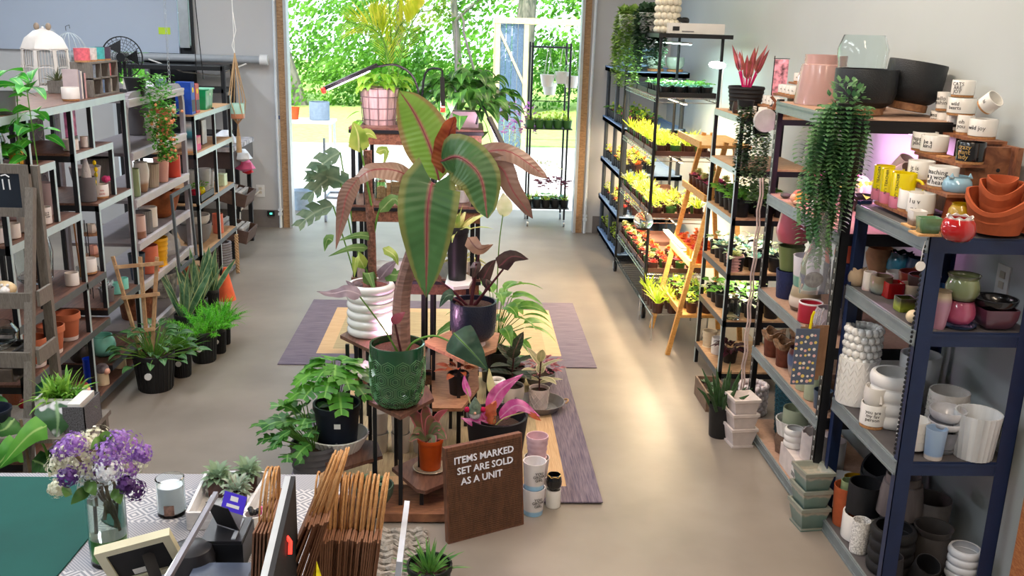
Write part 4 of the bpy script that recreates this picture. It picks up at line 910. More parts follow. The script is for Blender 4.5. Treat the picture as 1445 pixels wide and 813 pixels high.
MB().sphere((0,0,0),.075,24,16).build('globe',m_glass,T);b=MB();[leaf(b,(R(-.02,.02),R(-.02,.02),-.04),rdir(R(0,6),R(.2,1.2)),.04,.012,'lance',.2,.2,3)for _ in range(14)];b.build('foliage',LGR,T)
MB().sphere((0,0,-.055),.05,14,8,(1,1,.35)).build('soil',m_soil,T);MB().tube([(0,0,.075),(.02,.03,.2),(.05,.07,.45)],.0015,4).build('hanging_cord',m_black,T)
T=thing('white_box','flat white appliance box on the wire rack top board','box',(1.78,7.35,2.192));MB().box(-.3,.12,-.1,.2,0,.075).build('box_body',m_white,T);MB().box(-.27,-.22,-.103,-.1,.02,.05).build('dark_print',m_ink,T);MB().box(-.2,-.11,-.103,-.1,.012,.02).build('print_line',mat('grey print','8a8a8e'),T)
T=thing('black_gadget','black coiled gadget on the white box','gadget',(1.60,7.40,2.268));b=MB();b.tube([(.05*math.cos(q*.5),.04*math.sin(q*.5),.02+.01*math.sin(q))for q in range(13)],.016,6);b.build('coil',m_black,T)
Zt=2.192
T=thing('knobby_white_pot','tall cream knobby pot on the wire rack top beside the trailing ivies','pot',(1.50,7.42,Zt));bubble(.085,.30,6,12).build('pot_body',mat('cream glaze','d8d4c4',.4,var=.05),T)
def ivy(label,x,y,z,r,drop,m,m2,n=26,W=.02,L=.024,arc=None,top=60):
 T=thing('trailing_plant',label,'plant',(x,y,z));pot_mb('steep',r,r*1.5,n=20).build('pot',m2,T)
 MB().lathe([(r*.85,r*1.2),(r*.8,r*1.26)],14).build('soil',m_soil,T)
 b=MB();vines(b,n,r,drop,L,W,.022,arc=arc,seg=2);b.v=[(p[0],p[1],p[2]+r*1.5)for p in b.v]
 for _ in range(top):leaf(b,(R(-r,r)*.8,R(-r,r)*.8,r*1.5+R(-.01,.05)),rdir(R(0,6.3),R(0,1.4)),L*1.3,W*1.3,'ovate',.3,.2,2)
 b.build('vines',m,T);return T
ivy('light green trailing plant spilling off the left corner of the wire rack top',1.37,8.42,Zt,.095,.70,leafmat('light ivy','7fa652','a5c46a'),m_white,60,.03,.036,top=220)
ivy('dark green trailing plant spilling over the wire rack top beside it',1.43,7.72,Zt,.10,.50,leafmat('dark ivy','2c4a34','46664a'),m_white,64,.03,.036,top=220)
# blue plastic shelf contents
T=thing('stacked_trays','untidy stack of black and blue seed trays on the plastic shelf top','trays',(1.62,9.25,1.845))
for k in range(6):b=MB();b.box(-.14,.14,-.2,.2,0,.03);b.build('seed_tray',m_bplas if k%2 else m_tray,T,smooth=False,loc=(R(-.02,.02),R(-.05,.05),k*.035))
for i,(x,y,lab)in enumerate(((1.75,9.05,'white bowl planter with a cork rim on the plastic shelf'),(1.93,9.04,'white bowl planter beside the wall on the plastic shelf'))):
 T=thing('bowl_planter',lab,'pot',(x,y,1.845));pot_mb('wtop',.085,.11).build('pot_body',mat('pale aqua glaze','b9d3cc',.35,coat=.3),T,loc=(0,0,.02));MB().lathe([(.075,0),(.078,.02)],20).build('cork_base',m_cork,T)
for z,ks,lab,grp in((1.32,['pinkrose','jade','leafy'],'small flowering succulent on the plastic shelf second level','flowering pots on the plastic shelf'),(.88,['pale','orange','jade'],'mixed succulent on the plastic shelf middle level','mixed pots on the plastic shelf'),(.47,['redrose','pale','jade'],'reddish succulent on the plastic shelf lower level','reddish pots on the plastic shelf'),(.1,['jade','pale'],'yellow green succulent on the plastic shelf bottom','yellow green pots on the plastic shelf bottom')):
 for r_i in range(9):
  for c in range(3):put(ks[(r_i+c)%len(ks)],[m_npk,m_npb][c%2],(1.53+c*.12,9.08+r_i*.135,z+.002),lab,grp,R(0,6),1.05)
grow_lamp((1.7,9.1,1.25),(1.7,10.2,1.25),9,WARM,'grow light strip under the plastic shelf upper level');grow_lamp((1.7,9.1,.82),(1.7,10.2,.82),9,WARM,'grow light strip under the plastic shelf middle level')
# wooden A-frame stand with trays before the wire rack
m_yw=wood('yellow pine','c98f45','e0ac62',(6,6,14))
T=afr=thing('a_frame_stand','pine A frame plant stand with trays, just before the wire rack','plant stand',(1.46,6.32,0))
for yy in(0,.62):
 MB().bar((-.02,yy,0),(.27,yy,1.5),.03,.03).build('leg',m_yw,T);MB().bar((.5,yy,0),(.33,yy,1.5),.03,.03).build('leg',m_yw,T)
for z,x0,x1 in((.30,.06,.44),(.66,.10,.42),(1.12,.16,.40),(1.48,.10,.44)):
 MB().box(x0,x1,-.02,.66,z-.02,z).build('shelf',m_yw,T);MB().box(x0-.015,x0,-.02,.66,z-.02,z+.025).build('shelf_lip',m_yw,T)
for(z,x0,ks,lab,grp)in((.66,.16,['orange','redrose'],'orange succulent in a terracotta colour pot on the pine A frame stand','orange succulents on the pine stand'),(1.12,.22,['pale','pinkrose'],'pale pink succulent high on the pine A frame stand','pale succulents on the pine stand'),(.30,.14,['jade','leafy'],'leafy succulent on the low board of the pine A frame stand','leafy succulents low on the pine stand')):
 for r_i in range(6):
  for c in range(2):put(ks[(r_i+c)%2],mat('orange plastic pot','b8502a',.5)if z>.5 and z<1 else m_npb,(1.46+x0+c*.105,6.37+r_i*.11,z+.001),lab,grp,R(0,6))
grow_lamp((1.50,6.32,.76),(1.50,6.95,.76),6,(1,.8,.55),'white light bar slanting along the pine stand front',.03)
T=thing('low_wire_tray','low chrome wire tray table full of aloes at the foot of the wire rack','stand',(1.37,6.62,0));
for(px,py)in((.01,.01),(.42,.01),(.01,.52),(.42,.52)):MB().cyl((px,py,0),(px,py,.2),.006,n=6).build('leg',m_chrome,T)
b=MB();[b.tube([(0,k*.04,.2),(.44,k*.04,.2)],.0022,4,cap=False)for k in range(14)];[b.tube([(e,0,.2),(e,.53,.2)],.004,5)for e in(0,.44)];b.build('wire_top',m_chrome,T)
for r_i in range(5):
 for c in range(4):put(['aloe','striped','aloe','jade'][(r_i+c*3)%4],m_npb,(1.42+c*.112,6.67+r_i*.108,.206),'small aloe or striped succulent on the low wire tray table','aloes on the low wire tray',R(0,6),1.05)
 # display shelf D contents
for z,ks,pm_,lab,grp in((1.13,['leafy','leafy'],m_npk,'leafy seedling in a black pot on the slim shelf third board','seedlings on the slim shelf third board'),(.79,['varieg','rosette'],m_npk,'grey green seedling on the slim shelf fourth board','seedlings on the slim shelf fourth board'),(.49,['leafy','varieg'],m_npk,'pothos seedling on the slim shelf fifth board','seedlings on the slim shelf fifth board')):
 for r_i in range(5):
  for c in range(3):
   if z<.6 and r_i<2 and c==0:continue
   put(ks[(r_i+c)%2],pm_,(1.67+c*.125,5.64+r_i*.115,z+.001),lab,grp,R(0,6),1.2)
x,y,r,h=place(1028,234,20,22,1.43)
pot('belly',1028,234,20,22,1.43,mat('grey stone','8f8a8c',.8,bump=.3),'grey sculpted stone pot with succulents on the slim shelf second board',xy=(1.66,5.70),soil=1)
pot('cyl',1052,240,16,20,1.43,mat('beige stoneware','a8937a'),'beige pot on the slim shelf second board',xy=(1.70,5.86),rh=(.04,.08))
pot('ribs4',1010,493,20,28,.15,mat('cream stoneware','d8cbb0',.7),'cream stoneware pot on the slim shelf bottom board',xy=(1.665,6.08),rh=(.05,.11))
pot('cyl',1026,498,22,28,.15,m_white,'white tumbler pot on the slim shelf bottom board',xy=(1.69,5.93),rh=(.048,.11))
def fol_burg(T):
 b=MB();bush(b,(0,0,.07),.04,.08,22,.09,.05,'ovate',1.2,None,4);b.build('foliage',LPU,T)
potted('burgundy_plant','dark burgundy leaved plant on the slim shelf bottom board',(1.72,5.76,.151),.05,.08,'nursery',m_npk,fol_burg)
T=thing('glass_jar','clear glass jar with a clamp lid and round tag on the slim shelf','jar',(1.665,5.61,.492));MB().lathe([(.045,0),(.05,.01),(.05,.11),(.036,.13),(.036,.14),(.033,.14),(.033,.13),(.046,.108),(.046,.012),(.04,.004)],24).build('jar_body',m_glass,T)
MB().lathe([(.037,.141),(.039,.15),(.03,.156)],20).build('lid',m_glass,T);MB().cyl((-.047,-.025,.09),(-.05,-.027,.09),.016,n=16).build('round_tag',m_white,T)
grow_lamp((1.85,5.62,1.075),(1.85,6.12,1.075),2.5,(1,.85,.7),'added fill light under the slim shelf third board');grow_lamp((1.85,5.62,.74),(1.85,6.12,.74),2.5,(1,.85,.7),'added fill light under the slim shelf fourth board')  # both lamps added to brighten the plants on the boards below
# top of display shelf D and rack D riser
Z=1.737
def redplant(T):
 st_=MB();b=MB()
 for k in range(12):
  a=k*2.4;b_=rdir(a,1.25+R(-.12,.12));p=Vector((.02*math.cos(a),.02*math.sin(a),.13));q=p+b_*R(.05,.12);st_.tube([p,q],.004,5);leaf(b,q,b_,R(.12,.18),.045,'lance',.1,.2,6,R(-1.5,1.5))
 b.build('foliage',leafmat('brown pink leaf','7a4038','b56058',rib='e85a8c'),T);st_.build('stems',mat('pink stem','d8407a',.5),T)
potted('red_leaved_plant','upright reddish pink leaved plant in a ribbed black pot by the ring light',(1.74,6.0,Z),.115,.15,'ribs6',m_mblk,redplant)
T=thing('ring_light','glowing white ring grow light on a thin stalk beside the reddish plant','lamp',(1.58,6.14,Z));m_ring=mat('ring glow','fff2fb',.5,var=0,emit=14)
b=MB();b.tube([(.045*math.cos(q*pi/12),.045*math.sin(q*pi/12)*.9,.27+.012*math.sin(q*pi/12))for q in range(24)],.009,6,closed=True);b.build('ring',m_ring,T)
MB().tube([(.06,.06,0),(.05,.05,.2),(.045,0,.27)],.003,5).build('stalk',m_white,T)
T=thing('printed_flag','small white flag with pink and blue flowers on the slim shelf top','flag',(1.93,5.95,Z));MB().box(-.045,.045,-.001,.001,.1,.32).build('cloth',mat('flower print','e9a6b8',.8,var=.9,scale=28),T);MB().tube([(-.045,0,0),(-.045,0,.34)],.003,5).build('pole',m_black,T);MB().tube([(-.05,0,.325),(.05,0,.325)],.002,5).build('crossbar',m_black,T)
pot('egg',1020,150,17,18,Z,mat('dark copper','4a3a34',.35,metal=.5),'dark copper heart shaped pot at the slim shelf corner',xy=(1.635,5.78),rh=(.036,.07))
pot('belly',1050,138,30,16,Z,mat('charcoal matte','2c2b2e'),'charcoal pot with a little handle on the slim shelf top',xy=(1.86,5.72),rh=(.055,.07))
T=thing('tiered_cup_riser','three step wooden riser of tiny white cups on the slim shelf top','riser',(1.9,5.62,Z))
pass
for i,(u,v,w_)in enumerate(((1038,163,14),(1055,150,13),(1066,152,15))):
 q=pot('cup',u,v,w_,17,Z,m_white,['single white cup at the slim shelf top edge','white cup before the charcoal pot on the slim shelf top','white cup beside the riser on the slim shelf top'][i],cork=1,xy=((1.625,5.64),(1.70,5.70),(1.745,5.64))[i],rh=(.026,.05))
k=0
for j,(x,z0)in enumerate(((1.84,.05),(1.93,.12),(2.02,.19))):
 MB().box(x-1.9-.045,x-1.9+.045,-.02,.30,z0-.012,z0).build('step_board',m_tan,T)
 for s_ in range(4):
  q=MB();P_=pot('cup',1100,100,15,17,Z+z0,m_white,'tiny white cup with black words on the three step riser',cork=1,xy=(x,5.66+s_*.07),rh=(.031,.055),group='tiny cups on the three step riser');word(P_,'abc'[:1]+'..',.018,.55,da=-.3)
for x in(-.02,.08):MB().box(x-.008,x+.008,.0,.28,0,.12 if x>0 else.05).build('support',m_tan,T)
# rack mid: top
Z=1.867
gp=pot('taper',1144,150,80,66,Z,m_pink if False else mat('frosted pink glass','dcbcb8',.2,var=.03,trans=.5,coat=.5),'large pinkish glass vase tapering upward at the slotted rack far corner',cat='vase')
bpy.data.objects.remove(gp['o']);g_=pot('inv',1144,150,80,66,Z,mat('frosted pink glass','dcbcb8'),'large pinkish glass vase tapering upward at the slotted rack far corner',cat='vase',xy=(1.80,4.86),rh=(.135,.245))
T=thing('glass_cloche','tall clear glass cloche vase with a chamfered shoulder on a wooden disc','vase',(1.88,4.60,Z))
MB().lathe([(.13,0),(.135,.008),(.135,.018)],30).build('wooden_disc',m_tan,T);MB().lathe([(.10,.02),(.104,.03),(.118,.28),(.095,.345),(.09,.345),(.112,.28),(.099,.035),(.09,.024)],32).build('glass_body',m_glass,T)
m_tex=mat('black hammered glaze','1c2025',.4,var=.1,scale=70,bump=.3,bscale=220)
def footbowl(label,x,y,r,h,tilt=None):
 T=thing('footed_bowl',label,'pot',(x,y,Z));fh=h*.16;pot_mb('roundcup',r,h-fh,n=40).build('pot_body',m_tex,T,loc=(0,0,fh));MB().lathe([(r*.60,0),(r*.66,fh*.1),(r*.66,fh)],30).build('wooden_base',m_tan,T)
 if tilt:T.rotation_euler=tilt;T.location.z+=.02
 return T
x,y,r,h=place(1222,164,80,66,Z);footbowl('black hammered bowl on a pale wooden base, left one on the slotted rack top',x-.02,y,r,h)
x2,y2,r2,h2=place(1283,163,76,74,Z);footbowl('black hammered bowl tilted on its base by the wall, slotted rack top',1.99,y+.03,r*.94,h*1.08,(.0,.14,0))
def hangfern():
 T=thing('hanging_fern','long dark green feathery plant hanging in front of the slotted rack','plant',(1.60,4.02,1.90));b=MB()
 for k in range(90):
  a=R(0,6.28);rr=R(.01,.095);D=R(.35,.80)*(1-rr*3.5);x,y=rr*math.cos(a)*1.2,rr*math.sin(a);m=int(D/.018)
  for j in range(m):
   f=j/m;px=x*(1+.25*math.sin(f*3))+.012*math.sin(j*.35+k)-.055*f;py=y+.01*math.cos(j*.3+k)
   for s_ in(0,1):leaf(b,(px,py,.02-f*D),rdir(k+s_*pi+j*.2,-.3),.034,.021,'ovate',.3,.2,2)
 for k in range(80):leaf(b,(R(-.07,.06),R(-.06,.06),R(0,.12)),rdir(R(0,6.3),R(0,1.3)),.035,.022,'ovate',.4,.2,3)
 b.build('fronds',leafmat('fern dark','4f8058','7aa870'),T);MB().tube([(0,.0,.1),(.02,.01,-.02),(.06,.04,-.03)],.003,5).build('hanging_hook',m_black,T)
 MB().lathe([(.03,-.03),(.035,.03),(.03,.03)],12).build('pot',m_npk,T,loc=(0,0,0))
hangfern()
def string_vine(label,u,v0,v1,w_,y,m,n):
 p=at(u,v0,y=y);q=at(u,v1,y=y);T=thing('string_plant',label,'plant',p);b=MB();s=(p-Vector((0,0,CAMH))).length/F
 for k in range(n):
  x=R(-.5,.5)*w_*s;yy=R(-.02,.02);D=(p.z-q.z)*R(.6,1)
  for j in range(int(D/.009)):b.sphere((x+.006*math.sin(j*.5+k),yy+.006*math.cos(j*.4),-j*.013),.0062,5,3)if False else leaf(b,(x+.006*math.sin(j*.5+k),yy,-j*.013),rdir(R(0,6.3),R(-.5,.5)),.024,.018,'round',.2,.3,2)
 b.build('strands',m,T);pot_mb('steep',.05,.05,n=16).build('pot',m_npk,T,loc=(0,.03,-.01));return T
string_vine('dark string plant hanging on the left of the white round wall pot',1054,152,232,20,5.5,leafmat('string dark','33503a','4c6a44'),30)
string_vine('grey green string plant hanging below the white round wall pot',1075,190,268,22,5.5,leafmat('string grey','5a7a55','7c9a6c'),30)
p=at(1080,170,y=5.2);T=thing('strapped_wall_pot','round white flat pot hanging from brown leather straps on the slotted rack far post','pot',p)
MB().lathe([(.001,-.02),(.062,-.018),(.065,0),(.062,.018),(.001,.02)],30,M=Matrix.Rotation(pi/2,4,'X')).build('pot_body',mat('pale grey ceramic','b9b9b6',.6),T);MB().tube([(.03,-.01,.06),(.045,-.01,.1),(.02,0,.13)],.009,6).build('leather_strap',mat('brown leather','7a4a34',.7),T);MB().tube([(.055,-.012,-.05),(.06,-.012,.04)],.009,6).build('leather_strap',mat('brown leather','7a4a34'),T)
# rack mid: contents
Z=1.377
for u,vb,w_,hh,m_,lab in((1118,261,27,34,mat('grey stone','8f8a8c'),'grey stone face bust planter on the slotted rack second shelf'),(1144,260,27,34,m_white,'white face bust planter beside the grey face bust')):
 x,y,r,h=place(u,vb+4,w_,hh,Z);T=thing('bust_planter',lab,'figurine',(x+.05,min(y,4.93 if u<1130 else 4.74),Z));b=MB();b.sphere((0,0,h*.55),r,18,12,(.9,1,1.25));b.cyl((0,0,0),(0,0,h*.3),r*.55,r*.45,14);b.build('head',m_,T)
 a=FACE(x,y);c,s_=math.cos(a),math.sin(a);b=MB();b.tube([(c*r*.88,s_*r*.88,h*.68),(c*r*1.08,s_*r*1.08,h*.5),(c*r*.9,s_*r*.9,h*.47)],[.003,.008,.004],6);b.build('nose',m_,T);b=MB();b.tube([(c*r*.88+s_*q*.015,s_*r*.88-c*q*.015,h*.36)for q in(-1,0,1)],.004,6);b.build('lips',m_,T)
T=thing('mermaid_figurine','coral and orange haired sleeping mermaid figurine on the slotted rack second shelf edge','figurine',(1.69,4.72,Z));b=MB();b.sphere((0,0,.035),.035,14,9,(1,1.3,1));b.build('hair',mat('coral hair','d9776a',.5),T);b=MB();b.sphere((-.01,-.06,.035),.034,14,9,(.9,1.1,1));b.build('orange_hair',mat('orange hair','e09a4a',.5),T);b=MB();b.sphere((-.028,-.01,.03),.022,12,8);b.build('face',mat('peach ceramic','f0b8a0',.5),T);b=MB();b.tube([(-.03,-.03,.01),(-.045,-.07,.02),(-.03,-.1,.015),(-.02,-.07,.008)],.009,7);b.build('tail',mat('peach ceramic','f0b8a0'),T)
MBs=MB().sphere((0,0,.014),.028,14,8,(1,1,.5)).build('stone_dish',mat('dark stone','55504e',.8),loc=(1.675,4.88,Z));tag(MBs,'small flat dark stone ornament beside the mermaid','ornament')
o=MB().sphere((0,0,.03),.033,14,9,(1,1,.95)).build('shell',m_white,loc=(1.70,4.50,Z));tag(o,'white shell ornament at the near end of the slotted rack second shelf','ornament')
for i,(x,y,k_,lab)in enumerate(((1.9,4.85,LPK,'pink leaved plant glowing under the pink light at the rack back'),(1.95,4.55,LY,'lime leaved plant under the pink light at the rack back'))):
 def f_(T,k_=k_):
  b=MB();bush(b,(0,0,.07),.04,.1,16,.09,.04,'ovate',.8,None,4);b.build('foliage',k_,T)
 potted('small_potted_plant',lab,(x,y,Z),.05,.08,'nursery',m_npk,f_)
grow_lamp((2.0,4.2,1.79),(2.0,4.9,1.79),4,PINK,'pink grow light under the slotted rack top shelf')
Z=.852
M4=[('egg',1104,347,45,42,.0,G('rose pink glaze','b8606c',coat=.7),'big rose pink pot standing on the green one on the slotted rack',(1.72,4.83),(.088,.155),.30),('taper',1083,383,40,38,.0,G('moss green glaze','6f7d50'),'moss green tapered pot under the big rose pink pot',(1.72,4.83),(.07,.13),.15),('steep',1083,413,40,38,.0,mat('navy ribbed','27325a',.5,bump=.5,bscale=90),'navy textured pot at the bottom of the pile under the rose pink pot',(1.72,4.83),(.068,.15),0),('egg',1107,423,47,40,.0,ramp_mat('cream brown band',[(0,'5a4838'),(.15,'5a4838'),(.2,'d8c6b4'),(.55,'e0d2c4'),(.62,'9a8a6c'),(1,'b8a890')]),'cream and brown banded pot under the white and teal pot',(1.735,4.60),(.080,.125),0),('steep',1111,391,45,47,.0,ramp_mat('white teal band',[(0,'7fb8a4'),(.33,'7fb8a4'),(.37,'e8e4e8'),(1,'eeeaf0')]),'white pot with a teal lower band stacked on the banded pot',(1.735,4.60),(.080,.155),.126),('cyl',1118,435,33,32,.0,ramp_mat('red outside',[(0,'a81f30'),(.9,'b02438'),(.96,'f0eeee'),(1,'f0eeee')]),'crimson pot with a white rim on the slotted rack middle shelf',(1.69,4.395),(.058,.10),0),('egg',1143,357,22,38,.0,G('coral glaze','d8715c'),'coral pot upside down with a dark opening above the dark blue stack',(1.93,4.62),(.06,.12),.25),('cyl',1141,405,24,50,.0,mat('navy ribbed','27325a'),'dark blue patterned tall pot behind the lattice pot',(1.93,4.62),(.06,.25),0),('cyl',1150,420,20,40,.0,mat('charcoal matte','2c2b2e'),'dark slim pot behind the hanging plastic bag',(1.90,4.40),(.05,.18),0)]
for k_,u,vb,w_,hp,_,m_,lab,xy,rh,dz in M4:pot(k_,u,vb,w_,hp,Z,m_,lab,xy=xy,rh=rh)['o'].location.z=Z+dz
lt=pot('belly',1133,450,44,38,Z,mat('grey lilac ceramic','aaa0a4',.6),'grey lilac pot with raised lattice lines',face=1,xy=(1.72,4.245),rh=(.066,.115))
b=MB();rr=lt['r']
def bel(z):
 f=z/lt['h'];P_=PROF['belly']
 for(a0,z0),(a1,z1)in zip(P_,P_[1:]):
  if z0<=f<=z1:return rr*(a0+(a1-a0)*(f-z0)/(z1-z0+1e-9))
 return rr*.8
for k in range(9):
 for sg in(-1,1):b.tube([(bel(z*lt['h'])*math.cos(2*pi*k/9+sg*z*1.2),bel(z*lt['h'])*math.sin(2*pi*k/9+sg*z*1.2),z*lt['h'])for z in(.06,.15,.3,.5,.7,.85,.95)],.003,5,cap=False)
b.build('lattice_relief',mat('grey lilac ceramic','aaa0a4'),lt['o'])
T=thing('plastic_bag','clear plastic bag hanging from the slotted rack post','bag',at(1166,300,y=3.97))
b=MB();n_=14
for j in range(9):
 f=j/8;w_=.012+.055*min(1,f*1.6)
 for k in range(n_):a=2*pi*k/n_;b.v.append((w_*math.cos(a)*(1+.12*math.sin(3*a+j))-.02*f,.018*(.4+f)*math.sin(a)*(1+.3*math.sin(5*a+j*2)),-f*.36))
for j in range(8):
 for k in range(n_):b.f.append((j*n_+k,j*n_+(k+1)%n_,(j+1)*n_+(k+1)%n_,(j+1)*n_+k));b.mi.append(0)
b.build('film',m_plastic,T);MB().tube([(0,0,0),(.01,.0,.03),(.0,0,.05)],.003,5).build('knot',m_plastic,T)
MB().sphere((-.02,0,-.30),.045,12,8,(1,.3,.8)).build('dried_moss',mat('grey dried moss','6d6a66',.9,var=.5,scale=60,bump=1),T)
for i in range(3):
 p=at(1147,452,y=3.955-.012*i)+Vector((0,0,0));T=thing('cork_board',['front floral printed hanging board with a yellow loop','plain brown hanging board behind the floral one','rear brown hanging board behind the floral one'][i],'hanging board',(p.x-.02+i*.03,3.955-.012*(2-i),p.z))
 pass
 MB().box(-.06,.045,-.003,.003,-.29+i*.012,-.03).build('board',mat('floral print','5a6478',.7,var=0)if i==0 else mat('kraft board','8a6a52',.8),T)
 MB().tube([(0,0,-.03),(.005,0,.03),(.012,.0,.05)],.006,6).build('yellow_loop' if i==0 else 'loop',mat('bright yellow glaze','e6d21c')if i==0 else m_plastic,T)
 if i==0:
  T.location.y=3.925
  b=MB();m1=['e8b8b0','e8d070','f0e8dc']
  for q in range(40):
   c=Vector((-.05+.02*(q%5)+R(-.004,.004),-.0036,-.275+.03*(q//5)+R(-.006,.006)));rr=R(.006,.009)
   b.slot=q%3;b.add([c+Vector((rr*math.cos(a_*pi/3),0,rr*math.sin(a_*pi/3)))for a_ in range(6)],[tuple(range(6))])
  b.build('printed_flowers',[mat('petal '+c_,c_,.7,var=0)for c_ in m1],T)
Z=.512
m_rust=mat('rust brown glaze','6a3a2c',.6,var=.3,scale=30);m_rustt=mat('mottled brown rim','8a6a50',.4,var=.6,scale=60,coat=.5)
for u,vb,w_,hp,lab,xy in((1074,494,20,34,'rust brown pot with a ragged fluted rim, farthest on the slotted rack fourth shelf',(1.685,4.86)),(1090,507,28,44,'rust brown pot with a wide ragged fluted rim beside its twin',(1.70,4.70)),(1085,480,24,30,'dark ragged rimmed pot behind the two rust brown ones',(1.85,4.90)),(1110,482,24,30,'darkest ragged rimmed pot at the wall side of the fourth shelf',(1.86,4.70))):
 r,h=.055,.14
 T=thing('ragged_rim_pot',lab,'pot',(*xy,Z));pot_mb('steep',r*.95,h*.7).build('pot_body',m_rust,T);b=MB();b.lathe([(r*.93,h*.66),(r*1.0,h*.75),(r*1.12,h*.9),(r*1.15,h),(r*1.05,h),(r*.9,h*.72)],40,fn=lambda r_,z,a,i:(r_*(1+.09*math.sin(5*a)*(z>h*.7)),z+.01*math.sin(4*a+1)*(z>h*.8)));b.build('ragged_rim',m_rustt,T)
pot('vase',1116,515,30,52,Z,ramp_mat('blue cream bark',[(0,'9a7a62'),(.3,'b59a82'),(.5,'8a8a90'),(.6,'5a6a8a'),(.92,'4a5a7a'),(1,'5a2a2a')],noise=.25),'vase with slate blue top and bark like cream base',cat='vase',xy=(1.705,4.52),rh=(.055,.16))
pot('cyl',1130,510,16,30,Z,mat('gold weave','b0924a',.5,var=.6,scale=80),'gold patterned pot behind the sage cups',xy=(1.80,4.42),rh=(.045,.12))
m_sage=G('pale sage glaze','a9b296')
pot('cyl',1118,541,22,36,Z,m_sage,'taller pale sage cup on the slotted rack fourth shelf',xy=(1.695,4.36),rh=(.048,.115));pot('cyl',1128,553,20,34,Z,m_sage,'nearer pale sage cup on the slotted rack fourth shelf',xy=(1.69,4.23),rh=(.046,.11))
pot('steep',1139,567,16,28,Z,G('slate blue glaze','45586c'),'slate blue pot behind the floral board',xy=(1.69,4.115),rh=(.045,.09))
Z=.062
T=thing('woven_basket','dark teal woven basket at the back of the slotted rack bottom','basket',(1.86,4.82,Z));m_teal=mat('dark teal weave','1f4650',.6,var=.3,scale=60)
b=pot_mb('steep',.145,.36,n=40);b.build('basket_body',m_teal,T);b=MB()
for j in range(12):b.tube([(.146*(.84+.16*j/12)*math.cos(2*pi*k/40),.146*(.84+.16*j/12)*math.sin(2*pi*k/40),.02+j*.028+(.006 if k%2 else-.006))for k in range(40)],.006,5,closed=True)
b.build('weave',m_teal,T)
wb=pot('steep.flute',1088,606,56,36,Z+.06,m_white,'wide white ribbed bowl holding a green saucer and a sage pot',cat='bowl',xy=(1.755,4.60),rh=(.10,.085));wb['o'].location.z=Z+.10
o=MB().lathe([(.09,0),(.1,.04),(.09,.098)],8,fn=lambda r_,z,a,i:(r_*(1+.08*math.sin(a*3+i)),z)).build('wood_stump',wood('grey brown stump','5a4438','7a6452',(4,4,14)),loc=(1.755,4.60,Z));tag(o,'rough brown wooden stump under the wide white ribbed bowl','stump')
o=pot_mb('saucer',.080,.016).build('saucer',m_sage,loc=(1.755,4.60,Z+.115));tag(o,'sage green saucer inside the wide white ribbed bowl','saucer')
pot('cyl',1090,578,35,32,Z,m_sage,'pale sage cylinder pot standing in the wide white bowl',xy=(1.755,4.60),rh=(.066,.115))['o'].location.z=Z+.135
T=thing('cardboard_box','white cardboard box with a barcode label carrying pots on the slotted rack bottom','box',(1.735,4.345,Z));MB().box(-.09,.10,-.125,.125,0,.115).build('box_body',mat('white card','d2c8c4',.8),T)
MB().box(-.091,-.09,-.115,-.06,.02,.085).build('label',m_white,T);b=MB();[b.box(-.0915,-.091,-.112+k*.0045,-.112+k*.0045+(.001 if k%3 else.0025),.025,.05)for k in range(11)];b.build('barcode',m_ink,T)
pot('rings3',1091,613,33,35,Z,m_white,'small white pot of three rings on the white cardboard box',xy=(1.69,4.415),rh=(.052,.10))['o'].location.z=Z+.116
pot('cyl.scal',1114,637,46,50,Z,mat('pale cream glaze','d9cfc9',.4),'pale scalloped rim pot on the cardboard box',xy=(1.745,4.275),rh=(.068,.14))['o'].location.z=Z+.116
fpp=pot('cyl',1130,600,26,34,Z,m_white,'white pot with thin line drawing behind the scalloped pot',xy=(1.87,4.33),rh=(.055,.19),face=1);b=MB();a0=FACE(fpp['x'],fpp['y'])
b.tube([(.0555*math.cos(a0+.3*math.sin(q*.9)),.0555*math.sin(a0+.3*math.sin(q*.9)),.16-.006*q)for q in range(12)],.0008,4);b.build('line_drawing',m_ink,fpp['o'])
pot('terra',1110,585,18,20,Z,m_ter,'small orange clay pot behind the ring pot',xy=(1.87,4.50),rh=(.045,.14))
cw=pot('cyl',1124,683,34,52,Z+.016,mat('cool white','cfd3da'),'cool white cylinder pot standing in its saucer at the rack edge',xy=(1.70,4.135),rh=(.053,.125));cw['o'].location.z=Z+.014
o=pot_mb('saucer',.057,.02).build('saucer',mat('cool white','cfd3da'),loc=(1.70,4.135,Z));tag(o,'cool white saucer under the cylinder pot at the rack edge','saucer')
pot('bowl',1150,668,50,26,Z,m_white,'wide white bowl behind the cool white cylinder',cat='bowl',xy=(1.86,4.13),rh=(.085,.08))
b=MB();p0=at(1075,262,y=5.06);
for dx in(0,.014):b.tube([(1.60+dx,5.07,1.45-k*.09+.0)if k%2 else(1.592+dx,5.075,1.45-k*.09)for k in range(15)],.005,6)
tag(b.build('fabric_cord',mat('pale pink cord','c8b4b0',.8,var=.2)),'pale knotted fabric cord hanging down the far post of the slotted rack','cord')
